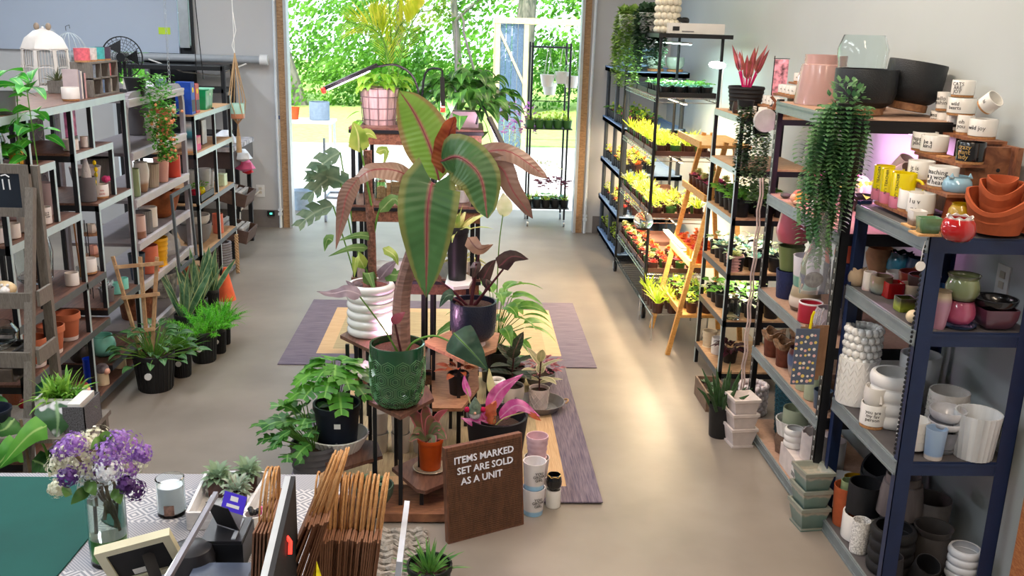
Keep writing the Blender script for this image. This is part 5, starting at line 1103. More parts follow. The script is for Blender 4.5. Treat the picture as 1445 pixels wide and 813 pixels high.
def sqstack(u,vb,w_,hp,n,m,lab,cat='pot',mr=None):
 p=at(u,vb,z=0);s=(p-Vector((0,0,CAMH))).length/F;W=w_*s*.5;H_=hp*s;d=Vector((p.x,p.y,0)).normalized();c=p+d*W
 hh=H_*1.05
 for k in range(n):
  T=thing('square_planter',lab[k],cat,(c.x,c.y,.012+k*hh*.72*.93));T.rotation_euler.z=.12
  b=MB();w0,w1=W*.66,W*.95;h_=hh*.8
  def ring(w,z):return[(-w,-w,z),(w,-w,z),(w,w,z),(-w,w,z)]
  rs=[ring(w0,0),ring(w1*.93,h_*.84),ring(w1,h_*.85),ring(w1,h_),ring(w1*.84,h_),ring(w0*.8,h_*.72)]
  vs=[q for r_ in rs for q in r_];fs=[tuple(range(4))[::-1]]+[(i*4+j,i*4+(j+1)%4,i*4+4+(j+1)%4,i*4+4+j)for i in range(5)for j in range(4)]+[(20,21,22,23)]
  b.add(vs,fs);b.build('pot_body',m,T)
  if k==0:MB().box(-w0*1.15,w0*1.15,-w0*1.15,w0*1.15,-.012,-.001).build('saucer',m,T)
for nm_,args in(('w',(1041,634,40,30,3,mat('white crackle','d6ccc8',.5,var=.08),['bottom white square pot of the stack of three on the floor','middle white square pot of the stack of three on the floor','top white square pot of the stack of three on the floor'])),('g',(1137,752,44,36,3,ramp_mat('blue green antique',[(0,'4f6660'),(.75,'6d8880'),(.86,'b0a898'),(1,'8a8f84')],noise=.25,coat=.5),['bottom grey green square pot of the stack of three on the floor','middle grey green square pot of the stack of three on the floor','top grey green square pot of the stack of three on the floor']))):sqstack(*args)
def fol_cact(T):
 b=MB()
 for k in range(22):
  a=k*2.4;r_=.02+.05*(k/22);e=1.5-.75*(k/22);L=R(.16,.27)*(1-.25*k/22);p=Vector((r_*math.cos(a),r_*math.sin(a),.17));d=rdir(a,e);q=p+d*L
  m=p+d*L*.5+Vector((0,0,.02));
  b.tube([p,m,q],[.013,.012,.002],4)
 b.build('cactus_stems',mat('dark green cactus','33512f',.6,var=.4,scale=40),T)
x,y,r,h=place(1014,620,34,62,0);potted('potted_cactus','spiky upright green cactus in a black pot on the floor by the white stack',(x,y,0),r*1.05,.20,'nursery',m_npk,fol_cact)
T=thing('wooden_box_planter','low grey brown wooden box with small succulents on the floor under the slim shelf','planter box',(1.53,5.43,0));W_=wood('box planter wood','6a5444','8a705a',(3,12,3))
for q in((-.07,.07,-.15,-.138),(-.07,.07,.138,.15),(-.07,-.058,-.138,.138),(.058,.07,-.138,.138)):MB().box(*q,0,.12).build('side_board',W_,T)
MB().box(-.058,.058,-.138,.138,.0,.09).build('soil',m_soil,T);b=MB();[rosette(b,(R(-.035,.035),-.11+k*.055,.09),.035,12,.45)for k in range(5)];b.build('succulents',LGR,T)
o=bubble(.085,.19,6,14).build('bubble_planter',mat('white pink glaze','e6dcdc',.4),loc=(1.74,5.28,0));tag(o,'white pot covered in little bubbles on the floor by the slotted rack','pot')
def fs(T):
 b=MB();[rosette(b,(R(-.03,.03),R(-.03,.03),.085+R(0,.02)),.03,10,.5)for k in range(8)];b.build('foliage',LPA,T)
potted('succulent_pot','dusty pink ribbed pot of tiny succulents at the near end of the slim shelf',(1.66,5.64,.792),.055,.1,'ribs5',mat('dusty pink clay','c8a098',.8),fs)
# left side
def row(Z,items,xlim=(-2.46,-2.1),**k0):
 for it in items:
  kd,u,vb,w_,hp,m_,lab=it[:7];k=dict(k0);k.update(it[7]if len(it)>7 else{})
  x,y,r,h=place(u,vb,w_,hp,Z)
  if 'xy' not in k:k['xy']=(min(max(x,xlim[0]+r),xlim[1]-r),y)
  pot(kd,u,vb,w_,hp,Z,m_,lab,rh=k.pop('rh',(r,h)),**k)
m_mauvet=mat('taupe mauve ceramic','8f7f80',.6,var=.06);m_whitec=mat('warm white ceramic','ddd6d0',.5,var=.04);m_grpot=mat('mid grey ceramic','6c6a6e',.6,var=.06)
m_pinkc=mat('soft pink ceramic','d9a79c',.6,var=.06);m_teall=mat('mint glaze','86cfc0',.35,var=.03,coat=.4)
Z=1.757
def cage(label,x,y,r,h,solid,m):
 T=thing('birdcage',label,'birdcage',(x,y,Z));n=8
 if solid:
  b=MB();b.lathe([(r,0),(r,.03),(r*.94,.03),(r*.94,0)],n);b.build('base',m,T)
  for k in range(n):
   a=2*pi*k/n;MB().bar((r*math.cos(a),r*math.sin(a),.03),(r*.9*math.cos(a),r*.9*math.sin(a),h*.66),.02,.008,up=(math.cos(a),math.sin(a),0)).build('corner_bar',m,T)
  b=MB()
  for k in range(n*6):
   a=2*pi*k/(n*6);f=abs(((k%6)-3)/3);rr=r*(.93+.05*f*f);b.tube([(rr*math.cos(a),rr*math.sin(a),.03),(rr*.92*math.cos(a),rr*.92*math.sin(a),h*.64)],.0017,4,cap=False)
  for zz,q in((h*.34,.95),(h*.62,.91)):b.tube([(r*q*math.cos(2*pi*k/24),r*q*math.sin(2*pi*k/24),zz+.012*abs(math.sin(k*pi/3)))for k in range(24)],.003,4,closed=True)
  b.build('wire_bars',m,T);MB().lathe([(r*.95,h*.64),(r*.97,h*.66),(r*.78,h*.82),(r*.4,h*.93),(r*.08,h*.97),(r*.05,h)],n).build('domed_roof',m,T)
  for sx in(-.035,.035):b=MB();b.sphere((sx,0,h*1.0),.017,10,7,(1,1,1.3));b.build('bird_ornament',mat('driftwood bead','9a8a7a',.8),T)
  MB().tube([(-.05,0,h*.9),(-.03,0,h*1.0),(0,0,h*1.02),(.03,0,h*1.0),(.07,0,h*.93)],.002,5).build('handle',m_silver,T)
 else:
  b=MB()
  for k in range(16):
   a=2*pi*k/16;b.tube([(r*math.cos(a),r*math.sin(a),0),(r*math.cos(a),r*math.sin(a),h*.55)]+[(r*math.cos(q)*math.cos(a),r*math.cos(q)*math.sin(a),h*.55+h*.35*math.sin(q))for q in(.4,.8,1.2,1.5)],.0025,4)
  b.tube([(r*math.cos(a*.4),r*math.sin(a*.4),h*.55)for a in range(16)],.003,4,closed=True);b.build('wire_dome',m,T);MB().tube([(-.012,0,h*.93),(-.014,0,h),(.01,0,h*1.03),(.012,0,h*.97)],.002,5).build('hook',m_black,T)
  MB().lathe([(r,0),(r,.012)],20).build('base',m,T)
c_=at(80,128,z=Z);cage('white wooden birdcage with a solid domed roof on the stepped shelf top',c_.x-.09,c_.y+.10,.145,.37,True,m_whitec);cage('pale grey wire domed birdcage behind the white one',c_.x-.06,c_.y+.40,.10,.37,False,mat('pale grey wire','b3bdc4',.5))
T=thing('potted_succulent','spiky succulent in a small grey wooden box before the white birdcage','plant',(c_.x+.075,c_.y-.155,Z));MB().box(-.045,.045,-.04,.04,0,.07).build('wooden_box',m_gw,T);b=MB();[blades(b,(0,0,.07),.03,26,.08,.010,1.2,'sword',.1,3)];b.build('foliage',leafmat('olive spiky','55603a','7a6a44'),T)
for i in range(2):
 o=MB().lathe([(.026,0),(.027,.10),(.024,.10)],20).build('tin',mat('pink printed tin','d98f80',.5,var=.3,scale=60),loc=(-2.28,4.60,Z+i*.105));tag(o,['lower pink printed tin by the birdcage','upper pink printed tin by the birdcage'][i],'tin')
T=thing('leaning_frame','dark brown shadow box leaning beside the pink tins','frame',(-2.42,4.50,Z));MB().box(-.12,.10,-.02,.02,0.02,.26,Matrix.Rotation(.22,4,'Y')).build('box_body',mat('dark umber board','4c4038',.7),T);MB().box(-.13,.12,-.028,-.02,0.0,.28,Matrix.Rotation(.22,4,'Y')).box(0,0,0,0,0,0).build('rim',m_greyw,T)
T=thing('twig_wreath','red twig wreath with a wooden slat frame at the top left corner','decoration',(-2.40,4.42,Z+.0));b=MB()
for k in range(44):a=R(-.5,.5);b.tube([(R(-.14,-.02),R(-.03,.03),.27+R(0,.06)),(R(.03,.15),R(-.03,.03),.29+R(-.02,.10))],.0025,4)
b.build('red_twigs',mat('red twigs','a8322c',.7,var=.3),T);MB().bar((-.05,.02,.0),(-.02,.02,.44),.03,.012).bar((.03,.03,0),(-.05,.03,.3),.025,.01).build('wooden_slats',m_greyw,T)
def fol_pothos(T):
 b=MB()
 for k in range(105):
  p=(R(-.2,.14),R(-.07,.09),.05-abs(R(0,1))**1*.42+.17)
  leaf(b,p,rdir(R(0,6.3),R(-.4,.5)),R(.08,.13),R(.06,.085),'heart',.8,.15,5,R(-.6,.6))
 b.build('foliage',leafmat('bright pothos','2f8f2c','58b43a',rib='8fd060',pscale=9),T)
 v=MB();[v.tube([(0,0,.13),(dx,R(-.05,.05),.12),(dx*1.2,-.03,-.25)],.003,4)for dx in(-.12,-.05,.04,.11)];v.build('stems',m_stem,T)
potted('trailing_pothos','bright green artificial looking pothos spilling over the left top corner of the stepped shelf',(-2.10,4.50,Z),.05,.10,'steep',m_grpot,fol_pothos)
T=thing('cubby_box','grey wooden cubby holding printed tins and cups on the stepped shelf top','cubby',(-2.15,5.74,Z));X,Y_,H_=.06,.20,.19
for q in((-X,X,-Y_,Y_,0,.01),(-X,X,-Y_,Y_,H_-.01,H_),(-X,X,-Y_,Y_,H_/2,H_/2+.008)):MB().box(*q).build('board',m_gw,T)
for y in(-Y_,-.07,.06,Y_-.01):MB().box(-X,X,y,y+.01,.01,H_-.01).build('divider',m_gw,T)
TN=[('pink_tin','coral pink tin on top of the cubby, leftmost','d9707a',-.17),('tin','white speckled tin on top of the cubby','cfc8c4',-.07),('tin','teal tin on top of the cubby','4fa8a8',.05),('tin','dark floral tin on top of the cubby, rightmost','4a3a4c',.15)]
for i,(_,lab,c,dy)in enumerate(TN):T=thing('tin_planter',lab,'tin',(-2.15,5.74+dy,Z+H_));MB().lathe([(.042,.01),(.043,.075),(.038,.075),(.037,.03)],20).build('tin_body',mat('tin '+c,c,.5,var=.25,scale=50),T);MB().lathe([(.041,0),(.041,.01)],20).build('cork_base',m_cork,T)
for i,(dy,z,c,lab)in enumerate(((-.12,.10,'8a9ab0','grey blue tin inside the cubby upper left cell'),(.12,.10,'d9707a','coral tin inside the cubby upper right cell'),(.0,.011,'6a84b0','blue tin inside the cubby lower middle cell'),(.12,.011,'b8b0a8','cream tin inside the cubby lower right cell'))):tag(MB().lathe([(.034,0),(.036,.075),(.03,.075)],18).build('tin_planter',mat('tin '+c,c,.5,var=.25,scale=50),loc=(-2.14,5.74+dy+.005,Z+z)),lab,'tin')
row(Z,[('cup',138,129,24,18,m_whitec,'white bowl shaped cup in front of the cubby',dict(cork=1,xy=(-2.12,5.29),rh=(.045,.07)))])
for k in range(5):tag(MB().box(-.04,.04,-.008,.008,0,.16-k*.006).build('book',mat('book spine %d'%k,['b8a8a8','8a8490','d8ccc8','3a3a40','c89a9a'][k],.7,var=.1),loc=(-2.14,5.36+k*.024,Z)),['dusty rose','mauve','cream','black','pale pink'][k]+' slim book standing left of the cubby','book')
Z=1.492
row(Z,[('steep',8,212,12,26,m_ter,'terracotta cup below the pothos at the left edge',dict(xy=(-2.2,4.38),rh=(.04,.08))),('cyl',22,214,20,26,m_pinkc,'dusty pink pot below the pothos',dict(xy=(-2.2,4.50),rh=(.045,.10))),('steep',44,220,14,28,mat('butter yellow ceramic','d8b050',.5),'butter yellow tumbler beside the shelf post',dict(xy=(-2.16,4.68),rh=(.035,.10))),('cyl',118,203,20,15,m_whitec,'small grey white cup under the pink art print',dict(xy=(-2.14,5.28),rh=(.04,.06))),('cyl',132,203,10,15,m_whitec,'narrow white cup at the near of the second level',dict(xy=(-2.12,5.42),rh=(.022,.06)))])
T=thing('art_print','pink art print with dark leaves leaning on the second level','picture',(-2.18,5.40,Z));MB().box(-.008,.008,-.06,.06,0.06,.22).build('print',mat('pink print','d98ab8',.6,var=.5,scale=22),T);MB().box(-.01,.01,-.06,.06,0,.06).build('stand_block',m_grpot,T)
T=thing('patterned_panel','grey panel with a pale trellis pattern standing at the back of the stepped shelf','panel',(-2.49,5.6,1.18));MB().box(-.005,.005,-.17,.17,0,.53).build('panel_board',mat('dove grey board','77767a',.8),T);b=MB()
for j in range(5):
 for k in range(3):b.tube([(.006,-.11+k*.11+.045*math.cos(q*pi/8)*(1+.15*math.cos(q*pi/2)),.06+j*.105+.05*math.sin(q*pi/8))for q in range(16)],.003,4,closed=True)
b.build('trellis_lines',mat('pale grey line','a9a6a8',.8),T)
for i,(y,z,h_)in enumerate(((4.6,1.493,.22),(5.0,.80,.32),(4.62,.12,.36))):
 T=thing('glass_vase',['tall clear glass vase on the second level of the stepped shelf','big clear glass vase with driftwood inside on the middle level','tall clear glass vase on the lowest level of the stepped shelf'][i],'vase',(-2.32,y+.1,z));MB().lathe([(.07,0),(.09,.02),(.10,h_*.5),(.07,h_),(.066,h_),(.095,h_*.5),(.085,.03),(.06,.01)],26).build('glass_body',m_glass,T)
 if i==1:b=MB();b.tube([(.03,-.02,.02),(-.01,0,.15),(-.05,.03,.29)],[.018,.022,.012],8);b.tube([(-.04,.0,.02),(0,.02,.12),(.04,.0,.26)],[.016,.02,.010],8);b.build('driftwood',mat('driftwood','6a4a3c',.9,var=.4,scale=30,bump=.5),T)
Z=1.177
row(Z,[('cyl',69,277,24,40,m_mauvet,'tall taupe pot at the back of the third level',dict(xy=(-2.34,4.94),rh=(.05,.17))),('cyl',95,276,24,40,m_mauvet,'tall taupe pot beside the shelf post on the third level',dict(xy=(-2.22,5.07),rh=(.048,.17))),('cup',72,309,30,32,m_whitec,'cream cup printed with lines of writing on the third level',dict(xy=(-2.125,4.66),rh=(.05,.10),face=1)),('cup',92,302,20,26,m_whitec,'second cream cup with writing, touching the shelf post',dict(xy=(-2.13,4.84),rh=(.04,.085),face=1)),('cup',20,318,16,20,m_whitec,'plain cream cup at the far left of the third level',dict(xy=(-2.15,4.40),rh=(.035,.07))),('cup',35,320,16,22,m_whitec,'plain cream cup next to the ladder rail',dict(xy=(-2.13,4.50),rh=(.035,.07)))])
for o in list(COL.objects):
 if o.get('label')in('cream cup printed with lines of writing on the third level','second cream cup with writing, touching the shelf post'):word(dict(o=o,x=-2.1,y=4.7,r=.05 if 'printed' in o['label']else.04,h=.10),'family is\nthe best\nthing ever',.013,.5,da=.2,space=.8)
row(Z,[('cyl',120,273,21,38,m_grpot,'dark grey pot holding a gnome on the third level',dict(xy=(-2.15,5.48),rh=(.046,.14))),('taper',150,275,38,34,mat('pale cloth pot','c9c4c8',.8),'large pale tapered pot upside down at the back of the third level',dict(xy=(-2.28,5.80),rh=(.09,.15)))])
q=pot('cup',136,278,24,20,Z,m_whitec,'white cup with a small red print on the third level edge',cork=1,xy=(-2.125,5.60),rh=(.046,.078));word(q,'oo\nooo',.02,.5,mat('red print','b84a3a'),.2)
row(Z,[('cup',150,270,10,20,m_whitec,'slim white cup with red dots beside the printed cup',dict(xy=(-2.11,5.74),rh=(.026,.075)))])
T=thing('gnome_hat','white fuzzy cone shaped gnome in the dark grey pot','figurine',(-2.15,5.48,Z+.135));MB().lathe([(.028,0),(.024,.04),(.005,.13)],14).build('fuzzy_body',mat('white fur','e8e6e6',.95,var=.1,bump=1,bscale=200),T)
o=MB();[o.sphere((-2.10-R(0,.03),5.66+R(-.04,.04),Z+.09+R(0,.01)),.016,8,6)for _ in range(6)];tag(o.build('pompoms',mat('hot pink wool','e05a8c',.9),None),'hot pink pompoms between the white cups','pompoms',kind='stuff')
T=thing('flower_sprig','yellow bell flower sprig standing behind the gnome pot','flower',(-2.13,5.56,Z));b=MB();b.tube([(0,0,0),(0,.01,.2)],.002,4);b.build('stem',m_stem,T);b=MB();[b.sphere((R(-.01,.01),R(-.02,.03),.10+k*.035),.011,8,6,(1,1,1.4))for k in range(4)];b.build('petals',mat('yellow petal','f0d030',.6),T)
Z=.792
row(Z,[('cup',120,392,16,20,m_whitec,'white cup with a heart on the fourth level',dict(xy=(-2.115,5.07),rh=(.036,.07))),('cup',137,382,24,20,m_whitec,'white cork based cup beside the shelf post on the fourth level',dict(cork=1,xy=(-2.125,5.33),rh=(.045,.085)))])
T=thing('reed_sticks','tan reed sticks in a small glass on the fourth level','decoration',(-2.12,5.20,Z));MB().lathe([(.02,0),(.022,.07),(.019,.07),(.018,.01)],14).build('glass_body',m_glass,T);b=MB();[b.tube([(0,0,.01),(R(-.02,.02),R(-.03,.03),.34)],.003,5)for _ in range(5)];b.build('sticks',mat('tan reed','b8845a',.8),T)
T=thing('tiered_wire_stand','black wire three tier stand with tiny pots seen through the stepped shelf','stand',(-2.22,5.66,.562));m_t=m_tan
for k in range(3):MB().lathe([(.06,.12+k*.13),(.06,.128+k*.13)],16).build('tier',m_t,T)
b=MB();[b.tube([(.058*math.cos(a),.058*math.sin(a),0),(.058*math.cos(a),.058*math.sin(a),.46)],.003,5)for a in(.5,2.6,4.7)];b.build('wire_frame',m_black,T)
for k,(m_,lab)in enumerate(((m_grpot,'tiny grey faceted pot on the wire stand bottom tier'),(m_pinkc,'tiny pink faceted pot on the wire stand middle tier'),(m_whitec,'tiny white pot on the wire stand top tier'))):tag(MB().merge(pot_mb('belly',.03,.055,n=6)).build('planter',m_,loc=(-2.22,5.66,.562+.129+k*.13)),lab,'pot')
Z=.562
row(Z,[('nursery',163,417,22,22,m_grpot,'grey bucket with crumpled clear film on the fifth level',dict(xy=(-2.12,5.55),rh=(.045,.085))),('cyl',178,402,8,18,m_teall,'small aqua pot on the fifth level',dict(xy=(-2.12,5.72),rh=(.03,.07))),('cyl',185,396,8,18,m_teall,'second small aqua pot further along the fifth level',dict(xy=(-2.12,5.83),rh=(.03,.07)))])
b=MB();[leaf(b,(R(-.02,.02),R(-.02,.02),0),rdir(R(0,6.3),R(.3,1.4)),R(.05,.09),.03,'ovate',.5,.5,3)for _ in range(26)];tag(b.build('clear_film',m_plastic,loc=(-2.12,5.55,Z+.07)),'crumpled clear film stuffed in the grey bucket','film')
Z=.502
for i,(x,y,lab)in enumerate(((-2.135,4.60,'nearest of the three terracotta pots with white dipped bases'),(-2.135,4.80,'middle one of the three terracotta pots with white dipped bases'),(-2.14,5.02,'farthest of the three terracotta pots with white dipped bases'))):
 T=thing('terracotta_pot',lab,'pot',(x,y,Z));pot_mb('terra',.068,.15).build('pot_body',ramp_mat('dipped terracotta',[(0,'e0d4cf'),(.14,'e0d4cf'),(.15,'b0603f'),(1,'bb6a48')],coat=0,rough=.7),T)
Z=.222
row(Z,[('globe',150,511,36,36,m_teall,'mint round pot with a carved face on the low shelf',dict(xy=(-2.17,5.55),rh=(.075,.13))),('globe',135,518,27,30,mat('dark bronze glaze','2c2622',.4),'dark bronze face pot behind the blue ribbed cup',dict(xy=(-2.26,5.40+.03),rh=(.06,.11)))])
Z=.12
row(Z,[('ribs8',128,527,14,30,mat('cobalt plastic','2440c0',.4),'cobalt blue ribbed cup on the low shelf',dict(xy=(-2.13,5.22),rh=(.033,.20))),('ribs5',101,500,18,14,mat('sea green glaze','4f9a7a',.4),'stack of sea green ribbed bowls',dict(xy=(-2.30,5.0),rh=(.05,.28))),('terra',90,515,28,24,m_ter,'brown clay pot behind the low shelf post',dict(xy=(-2.33,4.75),rh=(.07,.24))),('cyl',112,527,18,24,m_mblk,'black pot beside the cobalt cup',dict(xy=(-2.19,4.98),rh=(.05,.17)))])
for i,(x,y)in enumerate(((-2.12,5.08),(-2.12,5.28),(-2.12,5.47))):
 T=thing('animal_planter',['nearest','middle','farthest'][i]+' cream and brown animal head planter on the lowest board','figurine',(x,y+.10*i,.102 if i<0 else.102));b=MB();b.lathe([(.035,0),(.032,.07),(.028,.08)],14);b.build('legs',mat('cream ceramic','d8c6a6'),T)
 MB().sphere((0,0,.095 if i!=2 else.095),.038,14,10,(1,1,.9)).build('head',mat(['cow patch','grey hide','russet hide'][i],['8a3a34','7a7274','9a4e38'][i],.5,var=.6,scale=25),T);MB().sphere((.03,-.012,.085),.02,10,7).build('snout',mat('peach ceramic','f0b8a0'),T)
for x,y,z in((-2.064,4.86,.16),(-2.064,5.86,.2)):tag(MB().box(0,.002,-.035,.035,-.02,.06).build('price_card',m_white,loc=(x+.005,y,z-.0)),'white price card on the low shelf edge '+('beside the black pot' if y<5 else 'below the mint pot'),'price card')
def figur(label,x,y,z,c1,c2,r=.05):
 T=thing('animal_planter',label,'figurine',(x,y,z));b=MB();b.sphere((0,0,r*.75),r,14,9,(1.1,.9,.75));b.build('body',mat('fig '+c1,c1,.4,var=.2,scale=20),T);b=MB();b.sphere((r*.45,-r*.75,r*.8),r*.42,10,7);b.sphere((r*.2,-r*.7,r*1.3),r*.15,8,6);b.sphere((r*.7,-r*.7,r*1.3),r*.15,8,6);b.build('face',mat('fig '+c2,c2,.4,var=.3,scale=40),T)
figur('black and white cow planter on the ladder shelf top tray',-2.19,4.16,.98,'e8e6e2','202022');figur('cream cow head planter on the ladder shelf top tray',-2.04,4.17,.98,'d2b890','e8e2dc');figur('pale pink animal planter at the back of the ladder shelf top tray',-2.36,4.15,.98,'d8c8c4','c89a90')
figur('green frog figure on the ladder shelf bottom tray',-2.13,4.14,.44,'3f9a34','6fb83c',.055);figur('red truck shaped planter beside the green frog',-1.99,4.17,.44,'9a2430','c8c8cc',.04);figur('grey hippo planter at the front of the ladder shelf bottom tray',-2.06,4.02,.44,'8a8e98','9a9ca4',.055);figur('pink pig planter at the back of the ladder shelf bottom tray',-2.29,4.10,.44,'c88a90','d8a0a4',.05)
T=thing('glass_bowl','round clear glass bowl on a black basket in the ladder shelf middle tray','bowl',(-2.08,4.13,.73));MB().lathe([(.05,.03),(.09,.06),(.095,.10),(.07,.14),(.066,.14),(.09,.1),(.085,.065),(.045,.036)],24).build('glass_body',m_glass,T);b=MB();[b.tube([(-.1,-.09,z),(.1,-.09,z),(.1,.09,z),(-.1,.09,z)],.009,5,closed=True)for z in(.01,.028)];b.build('black_basket',m_mblk,T)
T=thing('wicker_basket','dark wicker basket hanging below the ladder shelf middle tray','basket',(-2.15,4.10,.70));
b=MB();[b.box(-.22+k*.07,-.16+k*.07,-.115,-.10,-.055+(k%2)*.004,.005)for k in range(6)];b.box(-.23,.2,-.10,.1,-.055,-.045);b.build('wicker_weave',mat('dark wicker','4a4038',.8,var=.3),T)
# hooped rack (B)
row(1.702,[('cyl',211,118,14,16,m_whitec,'white jar with a cork lid on the hooped rack top',dict(xy=(-2.3,6.75),rh=(.045,.09),cork=1)),('steep',243,112,12,12,mat('blue grey jar','7a8aa0'),'blue grey tub on the hooped rack top',dict(xy=(-2.2,7.1),rh=(.04,.07)))],xlim=(-2.5,-2.1))
for i,(x,y,c,lab)in enumerate(((-2.25,6.9,'d8d8e4','crumpled white parcel on the hooped rack top'),(-2.38,7.05,'8aa4b8','pale blue parcel on the hooped rack top'))):tag(MB().sphere((0,0,.035),.055,10,6,(1.2,1,.65)).build('parcel',mat('parcel '+c,c,.6,bump=1,bscale=30),loc=(x,y,1.70)),lab,'parcel')
T=thing('desk_fan','round black wire cage fan on the hooped rack top','fan',(at(172,70,y=6.75).x,6.75,1.702));Rf=.135;cz=.23
MB().cyl((0,0,0),(0,0,.02),.07,.06,20).cyl((0,.03,.02),(0,.03,cz),.012,n=10).build('stand',m_mblk,T)
b=MB()
for k in range(7):rr=Rf*(k+1)/7;b.tube([(rr*math.cos(a*pi/18),-.035*math.cos(rr/Rf*1.4),cz+rr*math.sin(a*pi/18))for a in range(36)],.0016 if k<6 else.005,4,closed=True)
for k in range(24):a=k*pi/12;b.tube([(.03*math.cos(a),-.036,cz+.03*math.sin(a)),(Rf*.7*math.cos(a),-.022,cz+Rf*.7*math.sin(a)),(Rf*math.cos(a),0,cz+Rf*math.sin(a)),(Rf*.6*math.cos(a),.04,cz+Rf*.6*math.sin(a))],.0013,4)
b.build('wire_cage',m_mblk,T);b=MB()
for k in range(3):a=k*2*pi/3;b.add([(.02*math.cos(a),0,cz+.02*math.sin(a)),(Rf*.85*math.cos(a+.45),-.012,cz+Rf*.85*math.sin(a+.45)),(Rf*.85*math.cos(a-.45),.012,cz+Rf*.85*math.sin(a-.45))],[(0,1,2)])
b.build('blades',m_black,T);MB().cyl((0,-.04,cz),(0,.07,cz),.03,n=16).build('hub',m_black,T)
def fol_tr(T):
 b=MB();fl=MB()
 for k in range(1500):
  f=R(0,1);d=f**.8*.56;w_=.10*(1-abs(f-.25)*.75);p=(R(-w_,w_)+.05*f,R(-w_,w_)*1.3+(0 if f<.1 else 0),.17-d+R(-.01,.02))
  leaf(b,p,rdir(R(0,6.3),R(-.6,.6)),.030,.022,'ovate',.3,.3,2)
  if k%22==0 and f>.25:fl.sphere((p[0]+.03,p[1],p[2]),.010,6,4)
 b.build('foliage',leafmat('fresh trailing green','4a9a34','74b848',trans=.35),T);fl.build('flowers',mat('peach flowers','f0a078',.6),T)
T=thing('trailing_flower_plant','bushy trailing green plant with peach flowers hanging off the hooped rack','plant',(-2.02,6.38,1.702-.02));fol_tr(T);MB().lathe([(.05,.0),(.07,.12),(.06,.12)],18).build('pot',m_npk,T,loc=(-.12,0,.02))
m_salm=mat('salmon ceramic','c8705c',.6);m_beri=mat('ribbed beige ceramic','a39484',.7,var=.2,scale=10,stretch=(6,6,.5))
row(1.372,[('ribs7',240,195,21,42,m_salm,'salmon ribbed bucket on the hooped rack second shelf',dict(xy=(-2.18,6.98),rh=(.075,.20))),('steep',233,193,14,36,m_whitec,'white tall pot beside the salmon bucket',dict(xy=(-2.19,6.81),rh=(.05,.18))),('cyl',242,160,25,26,m_grpot,'dark grey bowl at the back of the second shelf',dict(xy=(-2.39,7.12),rh=(.08,.22)))],xlim=(-2.5,-2.1))
row(1.072,[('cyl',168,236,34,46,mat('grey brown wood drum','6f6a68',.8,var=.2,stretch=(6,6,.5)),'big grey drum planter seen through the stepped shelf',dict(xy=(-2.38,6.25),rh=(.095,.25))),('vase',210,275,15,40,ramp_mat('cream brown dip',[(0,'7a5a44'),(.3,'a07a5c'),(.45,'d8ccc4'),(1,'e0dad6')],noise=.1),'cream vase with a brown dipped base on the hooped rack',dict(xy=(-2.16,6.42),rh=(.052,.20))),('cyl',199,270,8,34,G('sage glaze','7f8f6c'),'sage green slim pot beside the brown dipped vase',dict(xy=(-2.155,6.25),rh=(.04,.18))),('steep.flute',223,262,20,32,m_beri,'beige vertically ribbed pot on the hooped rack',dict(xy=(-2.17,6.62),rh=(.065,.16))),('taper',241,257,16,34,m_pinkc,'pink tapered pot on the hooped rack third shelf',dict(xy=(-2.16,6.85),rh=(.055,.17))),('cyl',250,248,13,30,mat('tomato red ceramic','b8483c',.5),'tomato red pot on the hooped rack third shelf',dict(xy=(-2.15,7.08),rh=(.055,.16)))],xlim=(-2.5,-2.1))
row(.792,[('cyl',210,332,20,30,ramp_mat('pink top brown base',[(0,'8a5c48'),(.3,'8a5c48'),(.34,'c8a49c'),(1,'d0b0a8')]),'pink pot with a brown base on the hooped rack fourth shelf',dict(xy=(-2.155,6.26),rh=(.052,.15))),('cyl.flute',218,322,16,26,m_grpot,'grey brown ribbed pot behind the pink and brown one',dict(xy=(-2.17,6.43),rh=(.055,.15))),('knob',228,316,20,26,m_whitec,'white perforated pot on the hooped rack fourth shelf',dict(xy=(-2.2,6.62),rh=(.06,.14)))],xlim=(-2.5,-2.1))
T=thing('wooden_bowl','large rough brown wooden bowl on the hooped rack fourth shelf','bowl',(-2.24,6.98,.792));pot_mb('bowl.ruffle',.145,.20,t=.02).build('bowl_body',mat('rough brown wood','8a4f30',.75,var=.35,scale=12,bump=.5,bscale=20),T)
row(.512,[('ribs6',227,376,28,42,mat('golden yellow glaze','d8a030',.45),'golden yellow ribbed pot on the hooped rack fifth shelf',dict(xy=(-2.17,6.64),rh=(.085,.20))),('cyl',215,388,21,40,m_salm,'salmon cylinder pot next to the golden one',dict(xy=(-2.165,6.44),rh=(.07,.19))),('taper',200,400,16,40,mat('speckled slate glaze','3a4858',.5,var=.3,scale=90),'speckled slate pot behind the trellis',dict(xy=(-2.17,6.24),rh=(.055,.18)))],xlim=(-2.5,-2.1))
T=thing('plastic_bag','clear plastic bag of decorations on the hooped rack fifth shelf','bag',(-2.2,6.95,.512));b=MB();b.lathe([(.06,0),(.10,.05),(.09,.12),(.03,.17),(.05,.22)],16,fn=lambda r_,z,a,i:(r_*(1+.15*math.sin(4*a+i)),z));b.build('film',mat('milky film','e4e4e8',.2,var=.1,trans=.6),T)
T=thing('empty_frame','empty dark grey rectangular frame leaning on the hooped rack','frame',(-2.03,6.83,.45));M_=Matrix.Rotation(-.04,4,'Y');b=MB()
for q in((-.008,.008,-.16,-.135,0,.56),(-.008,.008,.28,.305,0,.56),(-.008,.008,-.135,.28,0,.025),(-.008,.008,-.135,.28,.535,.56)):b.box(*q,M_)
b.build('frame_bars',mat('slate painted wood','4c5258',.6),T)
